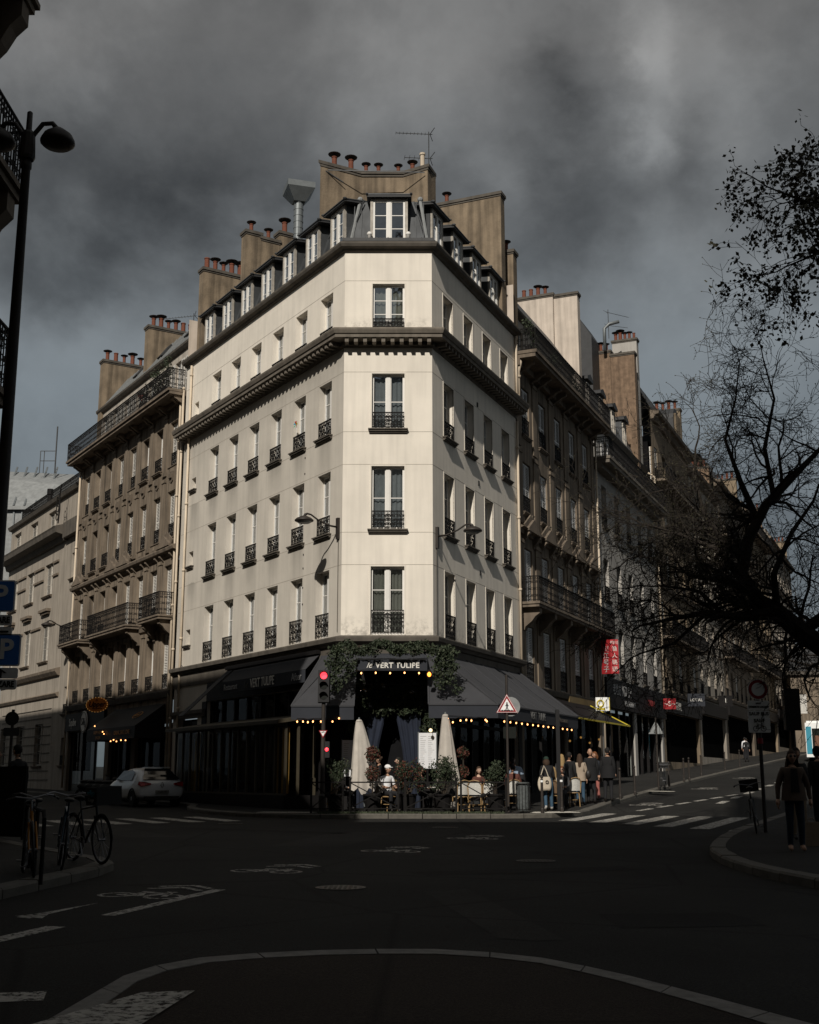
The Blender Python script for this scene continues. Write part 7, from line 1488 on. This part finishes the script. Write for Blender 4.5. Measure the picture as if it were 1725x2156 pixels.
# ------------------------------------------------------------------ people
mk('skin', (.42, .25, .17), .55, .08, 8); mk('skin_pale', (.52, .34, .25), .55, .08, 8); mk('shoe_dark', (.02, .017, .015), .5, .1, 6); mk('shoe_white', (.5, .48, .45), .6, .1, 6); mk('eye', (.02, .015, .012), .3, 0); mk('lips', (.26, .09, .08), .5, 0)
for k, c in {'white_shirt': (.74, .75, .77), 'black_coat': (.008, .008, .009), 'navy': (.015, .018, .025), 'jeans': (.035, .075, .12), 'jeans_dark': (.014, .026, .045), 'beige': (.36, .29, .22), 'brown_shirt': (.10, .035, .025), 'sky_shirt': (.22, .28, .36), 'cream': (.55, .48, .38), 'grey_coat': (.05, .05, .052), 'jacket': (.085, .060, .045), 'hair_brown': (.045, .025, .014), 'hair_dark': (.010, .008, .007), 'hair_blond': (.30, .20, .09), 'hair_red': (.16, .06, .02), 'beanie': (.012, .03, .02), 'cap_white': (.78, .78, .78), 'trousers': (.012, .012, .014), 'pink': (.35, .12, .10), 'tan_shorts': (.22, .17, .12)}.items(): mk(k, c, .85, .14, 7, bump=.15, bscale=30)

REST = dict(pelvis=(0, 0, .95), waist=(0, 0, 1.09), chest=(0, .01, 1.27), nb=(0, 0, 1.41), neck=(0, .015, 1.49), shL=(-.165, 0, 1.375), elL=(-.215, -.03, 1.10), wrL=(-.225, .04, .865), shR=(.165, 0, 1.375), elR=(.215, -.03, 1.10), wrR=(.225, .04, .865), hiL=(-.085, 0, .90), knL=(-.095, .02, .49), anL=(-.10, -.03, .085), toL=(-.115, .11, .035), hiR=(.085, 0, .90), knR=(.095, .02, .49), anR=(.10, -.03, .085), toR=(.115, .11, .035))
RADI = dict(pelvis=.14, waist=.118, chest=.14, nb=.075, neck=.052, shL=.068, elL=.047, wrL=.032, hiL=.098, knL=.068, anL=.05, toL=.036)
for k in list(RADI):
    if k[-1] == 'L': RADI[k[:-1]+'R'] = RADI[k]
BONES = [('pelvis', 'waist'), ('waist', 'chest'), ('chest', 'nb'), ('nb', 'neck')] + [(a+s, b+s) for s in 'LR' for a, b in (('sh', 'el'), ('el', 'wr'), ('hi', 'kn'), ('kn', 'an'), ('an', 'to'))] + [('chest', 'shL'), ('chest', 'shR'), ('pelvis', 'hiL'), ('pelvis', 'hiR')]
SEAT = dict(pelvis=(0, 0, .56), waist=(0, -.03, .70), chest=(0, -.04, .90), nb=(0, -.03, 1.04), neck=(0, -.01, 1.12), shL=(-.165, -.03, 1.005), shR=(.165, -.03, 1.005), elL=(-.23, .02, .74), elR=(.23, .02, .74), wrL=(-.16, .24, .70), wrR=(.16, .24, .70), hiL=(-.09, .04, .53), hiR=(.09, .04, .53), knL=(-.12, .45, .52), knR=(.12, .45, .52), anL=(-.12, .42, .09), anR=(.12, .42, .09), toL=(-.13, .55, .04), toR=(.13, .55, .04))
def person(X, Y, face, lab, top, bottom, shoes='shoe_dark', skin='skin', hair=('hair_dark', 'short'), H=1.7, pose=None, base=None, bulk=1.0, sleeve=1.0, leg=1.0, skirt=None, head_turn=0.0, head_tilt=0.0, z=None, hat=None, lapel=None, glasses=False):
    """one continuous skinned body (limbs taper at the joints), face and fingers; hair and clothes that hang are children"""
    J = {k: Vector(v) for k, v in {**REST, **(base or {}), **(pose or {})}.items()}; k0 = H/1.7; M = TR(X, Y, TZ(X, Y) if z is None else z, face-math.pi/2) @ Matrix.Scale(k0, 4)
    bm = bmesh.new(); lay = bm.verts.layers.skin.verify(); V = {}
    for n, p in J.items():
        v = bm.verts.new(p); r = RADI[n]*(bulk if n[:2] in ('pe', 'wa', 'ch', 'sh', 'el') or n == 'nb' and bulk > 1 else 1.0); v[lay].radius = (r, r*(.82 if n in ('pelvis', 'waist', 'chest') else 1)); v[lay].use_root = (n == 'pelvis'); V[n] = v
    for a, b in BONES: bm.edges.new((V[a], V[b]))
    me = bpy.data.meshes.new('p'); bm.to_mesh(me); bm.free(); o = bpy.data.objects.new('p', me); o.modifiers.new('s', 'SKIN').use_smooth_shade = True; sd = o.modifiers.new('d', 'SUBSURF'); sd.levels = 1; sd.render_levels = 1; body = bake(o)
    mats = [M_[top], M_[bottom], M_[skin], M_[shoes], M_['eye'], M_['lips']]; kind = {'sh': 0, 'el': 0, 'hi': 1, 'kn': 1, 'an': 3}; b = MB(); b.v = [tuple(v.co) for v in body.vertices]
    for f in body.polygons:
        c = f.center; best = (9, 0)
        for a, e in BONES:
            A, B = J[a], J[e]; t = max(0, min(1, (c-A).dot(B-A)/(B-A).length_squared)); d = (A.lerp(B, t)-c).length
            if d < best[0]:
                g = kind.get(a[:2], 0)
                if a == 'nb': g = 2 if t > .25 else 0
                if a[:2] == 'el' and e[:2] == 'wr' and t > sleeve*.92: g = 2
                if a[:2] == 'el' and sleeve < .3: g = 2
                if a == 'pelvis' and e == 'waist': g = 1 if t < .35 else 0
                if a == 'pelvis' and e[:2] == 'hi': g = 1
                if a[:2] == 'kn' and t > leg*.95: g = 2 if leg < .9 else 3
                best = (d, g)
        b.f.append(tuple(f.vertices)); b.m.append(best[1])
    bpy.data.meshes.remove(body)
    for s in 'LR':      # palm and five bent fingers
        w, e = J['wr'+s], J['el'+s]; d = (w-e).normalized(); sg = -1 if s == 'L' else 1; side = Vector((0, 1, 0)); side = (side-d*side.dot(d)).normalized(); nrm = d.cross(side); b.cm = 2
        b.tube([w-d*.02, w+d*.03, w+d*.085], [.03, .038, .03], 6)
        for i in range(4):
            o_ = side*(-.027+.018*i); L = (.062, .075, .07, .055)[i]; p0 = w+d*.075+o_; cl = nrm*-sg*.5; b.tube([p0, p0+d*L*.5, p0+d*L*.85+cl*L*.35, p0+d*L*.95+cl*L*.7], [.0095, .009, .008, .006], 5)
        p0 = w+d*.03+side*.033; b.tube([p0, p0+side*.022+d*.03, p0+side*.02+d*.058], [.011, .010, .007], 5)
    hc = J['neck']+Vector((0, .03, .115)); HM = Matrix.Translation(hc) @ Matrix.Rotation(head_turn, 4, 'Z') @ Matrix.Rotation(head_tilt, 4, 'X'); hd = MB(); hd.cm = 2
    def shape(p):
        q = p.copy()
        if q.z < 0: q.x *= 1+.30*q.z*abs(q.z)**.3; q.y *= 1+.12*q.z
        if q.y > .75 and abs(q.x) < .35 and -.35 < q.z < .2: q.y *= 1+.16*(1-abs(q.x)/.35)
        return q
    hd.ell((0, 0, 0), (.074, .094, .118), 14, 10, shape); hd.ell((0, .10, -.018), (.013, .022, .022), 6, 5)
    for s in (-1, 1): hd.ell((s*.075, -.005, -.01), (.012, .025, .032), 6, 5); hd.cm = 4; hd.ell((s*.030, .083, .016), (.013, .010, .008), 6, 4); hd.bar((s*.016, .088, .038), (s*.048, .078, .038), .008); hd.cm = 2
    hd.cm = 5; hd.ell((0, .083, -.062), (.024, .010, .008), 8, 4); hd.cm = 4
    if glasses:
        for s in (-1, 1): hd.ell((s*.032, .092, .014), (.027, .008, .02), 8, 5)
        hd.bar((-.06, .085, .02), (.06, .085, .02), .006)
    b.join(hd, HM); pr = thing('person', lab, 'person', M); put('body', b.mesh('body', mats, smooth=True), pr, M)
    hm, style = hair; h = MB()
    def cap(p): return p
    h.ell((0, -.012, .022), (.083, .100, .108), 14, 10)
    keep = [i for i, f in enumerate(h.f) if not (sum(h.v[v][1] for v in f)/len(f) > .035 and sum(h.v[v][2] for v in f)/len(f) < .068) and sum(h.v[v][2] for v in f)/len(f) > -.055]
    h.f = [h.f[i] for i in keep]; h.m = [0]*len(h.f)
    if style in ('long', 'bob'):
        L = .36 if style == 'long' else .16; n = 10
        for j in range(6):
            t = j/5
            for i in range(n+1): a = rad(150+240*i/n)+math.pi/2*0; a = rad(-20+220*i/n)+math.pi; rr = .088+.02*math.sin(t*3)+.012*math.sin(i*2.7+j); h.v.append((rr*math.cos(a)*1.0, -.02+rr*1.05*math.sin(a)-.03*t, .02-L*t-.02*math.sin(i*1.9)*t))
        k = len(h.v)-6*(n+1)
        for j in range(5):
            for i in range(n): h.f.append((k+j*(n+1)+i, k+j*(n+1)+i+1, k+(j+1)*(n+1)+i+1, k+(j+1)*(n+1)+i)); h.m.append(0)
    if style == 'bun': h.ell((0, -.11, .06), (.045, .04, .045), 8, 6)
    if style != 'bald': put('hair', h.mesh('hair', M_[hm], smooth=True, recalc=False), pr, M @ HM)
    if hat:
        q = MB(); q.ell((0, -.005, .055), (.088, .105, .085), 14, 8)
        if hat == 'cap_white': q.prism([(-.07, .07, .052), (-.05, .16, .045), (0, .18, .044), (.05, .16, .045), (.07, .07, .052)], (0, 0, .012))
        put('hat', q.mesh('hat', M_[hat], smooth=(hat != 'cap_white')), pr, M @ HM)
    if skirt:
        mt, z0, z1, r0, r1 = skirt; n = 18; c = MB()
        for j in range(7):
            t = j/6; zz = z0+(z1-z0)*t; c_ = (J['pelvis'] if zz < J['waist'].z else J['chest'])
            for i in range(n): a = 2*math.pi*i/n; rr = (r0+(r1-r0)*t)*(1+.05*t*math.sin(5*a)); c.v.append((J['pelvis'].x+rr*1.12*math.cos(a), J['pelvis'].y+rr*.82*math.sin(a), zz))
        for j in range(6):
            for i in range(n): c.f.append((j*n+i, j*n+(i+1) % n, (j+1)*n+(i+1) % n, (j+1)*n+i)); c.m.append(0)
        put('coat_skirt', c.mesh('coat_skirt', M_[mt], smooth=True, recalc=False), pr, M)
    if lapel:
        c = MB(); ch = J['chest']
        c.prism([(-.055, ch.y+.128, 1.40), (.055, ch.y+.128, 1.40), (.075, ch.y+.135, 1.0), (-.075, ch.y+.135, 1.0)], (0, .012, 0)); put('vest', c.mesh('vest', M_[lapel]), pr, M)
    return pr, M
CAMF = rad(-90)      # facing the camera
# terrace guests
person(-.68, 38.25, rad(-60), 'seated man in white cap and white shirt on the terrace', 'white_shirt', 'trousers', base=SEAT, hat='cap_white', hair=('hair_dark', 'short'), sleeve=.2, head_turn=rad(25), H=1.76)
person(-.95, 39.35, rad(175), 'woman in black with tied hair, profile turned left, behind the man in white', 'black_coat', 'trousers', hair=('hair_brown', 'bun'), H=1.66, pose={k: (v[0], v[1], v[2]) for k, v in {}.items()})
person(-.32, 39.2, rad(185), 'pale face half hidden behind the reddish shrub', 'black_coat', 'trousers', hair=('hair_dark', 'short'), H=1.62, skin='skin_pale')
person(.35, 38.75, rad(30), 'dark-haired guest seated behind the broad shrub, back half turned', 'black_coat', 'trousers', base=SEAT, H=1.72); person(.95, 38.95, rad(200), 'seated guest in dark top facing left beside the menu board', 'navy', 'trousers', base=SEAT, hair=('hair_brown', 'bob'), H=1.7)
BEND = dict(waist=(0, .06, 1.07), chest=(0, .22, 1.20), nb=(0, .34, 1.27), neck=(0, .40, 1.32), shL=(-.165, .30, 1.24), shR=(.165, .30, 1.24), elL=(-.2, .36, .98), elR=(.2, .36, .98), wrL=(-.15, .55, .88), wrR=(.15, .55, .88))
person(3.62, 40.3, rad(120), 'waiter in light blue shirt bending over a table', 'sky_shirt', 'trousers', pose=BEND, H=1.78, bulk=1.15, sleeve=.3)
person(3.28, 39.35, rad(80), 'guest in brown shirt seated with his back to the street', 'brown_shirt', 'trousers', base=SEAT, H=1.8, bulk=1.2)
person(4.35, 38.95, rad(95), 'woman in green beanie bending with a cream tote', 'black_coat', 'jeans', shoes='shoe_white', hat='beanie', hair=('hair_brown', 'bob'), H=1.68, pose=dict(waist=(0, .03, 1.08), chest=(0, .10, 1.25), nb=(0, .16, 1.37), neck=(0, .20, 1.44), shL=(-.165, .13, 1.34), shR=(.165, .13, 1.34), elL=(-.21, .12, 1.07), elR=(.21, .12, 1.07), wrL=(-.18, .3, .95), wrR=(.2, .25, .95), anL=(-.12, -.2, .12), knL=(-.1, -.02, .5), toL=(-.13, -.08, .04)), bulk=1.1)
person(4.6, 39.6, rad(100), 'long-haired blonde guest in cream seated behind the tote', 'cream', 'trousers', base=SEAT, hair=('hair_blond', 'long'), H=1.68, skin='skin_pale'); person(4.95, 40.2, rad(-110), 'seated guest in sunglasses facing the street', 'grey_coat', 'trousers', base=SEAT, glasses=True, hair=('hair_red', 'short'))
person(5.0, 40.6, rad(85), 'blonde woman in long grey coat standing behind the post', 'grey_coat', 'trousers', hair=('hair_blond', 'long'), H=1.7, bulk=1.15, skirt=('grey_coat', 1.1, .55, .17, .22))
person(5.78, 42.0, rad(80), 'woman in beige jacket and blue jeans seen from behind', 'beige', 'jeans', hair=('hair_brown', 'long'), H=1.68, bulk=1.12, skirt=('beige', 1.12, .82, .165, .185))
person(6.25, 42.7, rad(95), 'bald man in long black coat, left of two in black', 'black_coat', 'trousers', hair=('hair_dark', 'bald'), H=1.84, bulk=1.2, skirt=('black_coat', 1.15, .72, .18, .21)); person(6.98, 43.6, rad(70), 'heavy man in black coat, right of two in black', 'black_coat', 'trousers', hair=('hair_dark', 'short'), H=1.86, bulk=1.3, skirt=('black_coat', 1.15, .76, .2, .225)); person(6.72, 44.6, rad(-150), 'red-haired woman in pink skirt between the two in black', 'navy', 'pink', hair=('hair_red', 'bob'), H=1.7)
person(5.35, 41.5, rad(60), 'figure in black just left of the woman in beige', 'black_coat', 'trousers', H=1.75, bulk=1.15); person(2.2, 39.3, rad(-70), 'seated guest in dark red behind the empty pale chairs', 'brown_shirt', 'trousers', base=SEAT, skin='skin_pale', hair=('hair_brown', 'long')); person(-2.2, 38.9, rad(-30), 'seated guest in grey behind the dark shrub by the traffic light', 'grey_coat', 'trousers', base=SEAT, skin='skin_pale')
# right-hand pavement
person(6.55, 21.2, rad(-95), 'woman in brown jacket and blue jeans standing at the right, facing the street', 'jacket', 'jeans_dark', shoes='skin', hair=('hair_brown', 'long'), H=1.66, bulk=1.12, skirt=('jacket', 1.16, .86, .16, .195), lapel='black_coat', glasses=True, pose=dict(elL=(-.26, -.02, 1.10), wrL=(-.275, .02, .86), elR=(.26, -.02, 1.10), wrR=(.28, .03, .86)))
person(7.55, 24.2, rad(-80), 'dark-clothed passer-by behind the woman in the brown jacket', 'black_coat', 'tan_shorts', hair=('hair_dark', 'short'), H=1.74, bulk=1.2); person(8.4, 25.4, rad(100), 'passer-by in black cut by the right edge', 'black_coat', 'trousers', H=1.78, bulk=1.2)
person(27.2, 100, rad(80), 'distant walker in white near the top of the right street', 'white_shirt', 'trousers', H=1.75); person(25.4, 93, rad(80), 'distant walker in black on the far pavement', 'black_coat', 'trousers', H=1.75)
# heads behind the dark screens at far left
person(-8.2, 25.9, rad(150), 'guest in black behind the windbreak at far left', 'black_coat', 'trousers', H=1.82); person(-8.75, 26.0, rad(10), 'second guest in black behind the windbreak at far left', 'black_coat', 'trousers', H=1.74, hair=('hair_dark', 'bob'))

def tote():
    X, Y = 4.22, 38.72; M = TR(X, Y, TZ(X, Y)+.62, rad(15)); r = thing('tote_bag', 'cream canvas tote with round black print on the shoulder of the bending woman', 'bag', M); b = MB(); n = 14
    for j in range(6):
        t = j/5; w = .19+.06*math.sin(t*math.pi*.9)-(.03*t); 
        for i in range(n): a = 2*math.pi*i/n; b.v.append((w*math.cos(a), .075*math.sin(a)*(1-.4*t), .42*t+.015*math.sin(3*a)*(1-t)))
    for j in range(5):
        for i in range(n): b.f.append((j*n+i, j*n+(i+1) % n, (j+1)*n+(i+1) % n, (j+1)*n+i)); b.m.append(0)
    b.f.append(tuple(range(n))); b.m.append(0); put('sack', b.mesh('sack', M_['cream'], smooth=True), r, M); put('strap', MB().tube([(-.14, 0, .41), (-.06, .02, .62), (0, .05, .76), (.07, .03, .62), (.13, 0, .41)], .014, 5).mesh('strap', M_['cream']), r, M); put('print', MB().ring((.05, -.082, .26), .045, .012, 16, 4).mesh('print', M_['black_paint']), r, M)
    X, Y = 6.05, 41.9; M = TR(X, Y, TZ(X, Y)+.88); r = thing('handbag', 'dark shoulder bag of the woman in beige', 'bag', M); put('sack', MB().ell((0, 0, .14), (.1, .07, .15), 10, 7).mesh('sack', M_['shoe_dark'], smooth=True), r, M); put('strap', MB().tube([(-.06, 0, .25), (-.12, 0, .5), (-.06, .03, .25)], .01, 5).mesh('strap', M_['shoe_dark']), r, M)
    X, Y = 7.15, 21.3; M = TR(X, Y, TZ(X, Y)); r = thing('shopping_bag', 'tan paper carrier bag standing beside the woman in the brown jacket', 'bag', TR(7.25, 22.6, TZ(7.25, 22.6))); M = WM[r]; put('sack', MB().box(-.16, .16, -.07, .07, 0, .42).mesh('sack', M_['tan_shorts']), r, M); put('handle', MB().ring((0, -.07, .42), .07, .008, 10, 4, 'y', 0, math.pi).mesh('handle', M_['tan_shorts']), r, M)
tote()
def windmill():
    q = FL.p(-3.5, -.06, 14.3); M = TR(q.x, q.y, q.z, FL.rz); r = thing('toy_windmill', 'coloured toy windmill on a left-face window guard', 'toy', M); put('stick', MB().tube([(0, 0, -.3), (0, 0, .1)], .01, 5).mesh('stick', M_['white_wood']), r, M)
    for k, c in enumerate(('sign_yellow', 'flower_red', 'velo_blue', 'glow_green', 'sign_blue', 'orange_sign')): a = 2*math.pi*k/6; put('vane', MB().add([(0, -.03, .1), (.16*math.cos(a), -.03, .1+.16*math.sin(a)), (.14*math.cos(a+.8), -.07, .1+.14*math.sin(a+.8))], [(0, 1, 2)]).mesh('vane', M_[c], recalc=False), r, M)  # the green vane is given a glow, though it is no lamp
windmill()

# ------------------------------------------------------------------ trees
mk('bark_dark', (.022, .017, .013), .95, .3, 6); mk('bud', (.05, .045, .022), .8, .3, 6); mk('leaf_spring', (.048, .045, .022), .7, .35, 5)
def grow(b, p, d, L, r, depth, rnd, tips, droop, spread=.8, seg=5):
    pts = [p.copy()]; q = p.copy(); dd = d.normalized()
    for i in range(seg):
        dd = (dd + Vector((rnd.gauss(0, .24), rnd.gauss(0, .24), rnd.gauss(0, .24)+droop*(.5 if depth > 1 else 1)))).normalized(); q = q+dd*L/seg; pts.append(q.copy())
    rs = [max(.0045, r*(1-.62*i/seg)) for i in range(seg+1)]; b.tube(pts, rs, 6 if depth > 2 else (4 if depth > 0 else 3))
    if depth <= 0: tips.append((pts[-1], dd)); tips.append((pts[seg//2], dd)); return
    n = rnd.randint(3, 5) if depth > 1 else rnd.randint(2, 4)
    for k in range(n):
        i = rnd.randint(1, seg); base = pts[i]; side = dd.orthogonal().normalized(); side = Matrix.Rotation(rnd.uniform(0, 6.28), 3, dd) @ side; nd = (dd*rnd.uniform(.5, 1)+side*rnd.uniform(.5, 1)*spread*1.2).normalized(); grow(b, base, nd, L*rnd.uniform(.5, .78), rs[i]*.62, depth-1, rnd, tips, droop, spread, 5 if depth > 1 else 4)
def bare_tree(base, trunk, limbs, lab, seed, depth=3, droop=.02, tw=1.0, leaves=None, name='bare_tree', density=1.0):
    rnd = random.Random(seed); X, Y = base; r = thing(name, lab, 'tree', TR(X, Y, TZ(X, Y))); t = MB(); t.tube([(X, Y, TZ(X, Y)-.1)] + [p[:3] for p in trunk], [trunk[0][3]*1.35] + [p[3] for p in trunk], 12); put('trunk', t.mesh('trunk', M_['bark_dark'], smooth=True), r); b = MB(); tips = []
    for pts in limbs:
        b.tube([p[:3] for p in pts], [p[3] for p in pts], 8); P = [Vector(p[:3]) for p in pts]
        tot = sum((P[i+1]-P[i]).length for i in range(len(P)-1)); n = int(tot*3.2*density)
        for k in range(n):
            i = rnd.randrange(len(P)-1); u = rnd.random(); q = P[i].lerp(P[i+1], u); rr = pts[i][3]*(1-u)+pts[i+1][3]*u; d = (P[i+1]-P[i]).normalized(); side = Vector((rnd.gauss(-.55, .7), rnd.gauss(0, .8), rnd.gauss(.1, .7))).normalized(); grow(b, q, (d*.45+side).normalized(), rnd.uniform(1.0, 2.1)*tw, min(rr*.5, .045), depth-1, rnd, tips, droop)
        grow(b, P[-1], (P[-1]-P[-2]), 1.6*tw, pts[-1][3], depth-1, rnd, tips, droop)
    put('branches', b.mesh('branches', M_['bark_dark'], recalc=False), r)
    bd = MB()
    for p, d in tips:
        for k in range(2): s = rnd.uniform(.006, .014); a = Vector((rnd.gauss(0, 1), rnd.gauss(0, 1), rnd.gauss(.4, 1))).normalized(); e = a.orthogonal().normalized()*s; f = a.cross(e); bd.add([p-e, p+f, p+e, p-f, p+a*s*2.6], [(0, 1, 4), (1, 2, 4), (2, 3, 4), (3, 0, 4)])
    put('buds', bd.mesh('buds', M_['bud'], recalc=False), r)
    if leaves:
        lf = MB()
        for p, d in tips:
            for k in range(leaves):
                c = p+Vector((rnd.gauss(0, .06), rnd.gauss(0, .06), rnd.gauss(-.02, .06))); s = rnd.uniform(.028, .068); a = Vector((rnd.gauss(0, 1), rnd.gauss(0, 1), rnd.gauss(-.3, 1))).normalized(); e = a.orthogonal().normalized(); e = Matrix.Rotation(rnd.uniform(0, 6.28), 3, a) @ e; lf.add([c-a*s, c+e*s*.7, c+a*s, c-e*s*.7], [(0, 1, 2), (0, 2, 3)])
        put('leaves', lf.mesh('leaves', M_['leaf_spring'], recalc=False), r)
        fr = MB()
        for p, d in tips[::9]: fr.tube([p, p-Vector((0, 0, .14))], .004, 3); fr.ell(p-Vector((0, 0, .17)), .022, 6, 4)
        struct(put('seed_balls', fr.mesh('seed_balls', M_['bark_dark'], recalc=False), r), 'stuff')
    return r
bare_tree((11.9, 27.3), [(11.8, 27.2, 1.6, .34), (11.2, 27.0, 3.0, .31), (10.3, 27.0, 3.75, .27)], [
    [(10.3, 27.0, 3.75, .26), (9.3, 27.0, 4.35, .24), (8.75, 27.0, 4.75, .23), (8.25, 27.0, 5.2, .21), (7.85, 27.1, 5.5, .17), (7.55, 27.2, 6.1, .15), (7.75, 27.2, 6.9, .13), (8.2, 27.2, 7.7, .11), (8.9, 27.2, 8.4, .08), (9.5, 27.1, 9.0, .05)],
    [(8.25, 27.0, 5.2, .15), (7.4, 26.8, 5.05, .10), (6.6, 26.7, 5.15, .07), (5.8, 26.6, 5.0, .045), (5.1, 26.6, 4.85, .025)],
    [(8.75, 27.0, 4.75, .14), (9.4, 26.8, 5.2, .12), (10.2, 26.7, 5.4, .10), (11.0, 26.7, 6.2, .07)],
    [(7.65, 27.2, 6.4, .11), (7.1, 27.1, 6.9, .08), (6.7, 27.0, 7.5, .055), (6.55, 27.0, 8.3, .035), (6.6, 27.0, 9.0, .02)],
    [(8.0, 27.2, 7.3, .09), (7.6, 27.0, 8.2, .06), (7.3, 27.0, 9.2, .035), (7.6, 27.0, 10.2, .02)],
    [(7.8, 27.1, 5.6, .12), (7.2, 27.0, 5.9, .08), (6.4, 26.9, 6.0, .05), (5.7, 26.8, 6.3, .03)],
    [(8.4, 27.2, 7.9, .07), (8.2, 27.0, 9.0, .05), (8.5, 27.0, 10.2, .03), (8.3, 27.0, 11.2, .015)],
    [(7.55, 27.2, 6.1, .09), (6.9, 26.8, 6.6, .06), (6.1, 26.7, 6.9, .04), (5.5, 26.7, 7.1, .02)], [(7.0, 26.8, 5.1, .06), (6.4, 26.5, 5.6, .04), (5.6, 26.4, 5.7, .02)], [(6.6, 26.7, 5.15, .05), (5.9, 27, 4.5, .03), (5.2, 27.2, 4.3, .02)],
    [(8.25, 27.0, 5.2, .10), (8.1, 26.6, 6.0, .07), (8.5, 26.4, 6.9, .05), (9.0, 26.3, 7.6, .03)]],
    'gnarled bare tree reaching in from the right over the street', 21, 4, -.045, .86, density=1.3)
bare_tree((12.6, 21.6), [(12.75, 21.6, 4, .36), (12.15, 21.8, 8, .28), (11.35, 22, 10.5, .2)], [
    [(11.35, 22, 10.5, .12), (10.15, 22, 11.6, .09), (8.95, 22, 12.3, .06), (7.95, 22, 12.6, .035), (7.25, 22, 12.9, .02)],
    [(10.55, 22, 11.3, .08), (9.55, 22.2, 12.6, .05), (8.85, 22.2, 13.4, .03), (8.35, 22.2, 13.6, .02)],
    [(9.75, 22, 11.9, .06), (8.75, 21.9, 11.7, .04), (7.95, 21.8, 11.5, .025), (7.25, 21.8, 11.2, .015)],
    [(10.75, 22, 11.1, .05), (9.65, 21.8, 10.9, .035), (8.95, 21.8, 10.5, .02)], [(11.35, 22, 10.5, .06), (10.35, 22.3, 13.5, .04), (9.35, 22.3, 14.2, .02)]],
    'spring-leaved plane tree crown at the upper right edge', 5, 3, -.05, .60, leaves=4, name='plane_tree', density=1.6)
q = FR.p(17, -12.2, 0); X, Y = q.x, q.y
bare_tree((X, Y), [(X, Y, 3, .26), (X-.1, Y, 5, .2)], [[(X-.1, Y, 5, .16), (X-.9, Y, 6.6, .11), (X-1.8, Y, 7.8, .06), (X-2.4, Y, 9, .03)], [(X-.1, Y, 5, .15), (X+.3, Y, 7, .1), (X+.2, Y, 9, .05), (X, Y, 11, .02)], [(X-.5, Y, 5.8, .1), (X-1.9, Y, 6.2, .06), (X-3.1, Y, 6.5, .03)]], 'smaller bare tree farther up the right pavement', 33, 3, -.02, 1.1, density=.9)
for o in list(WORK.collection.objects): bpy.data.objects.remove(o)
bpy.data.scenes.remove(WORK)
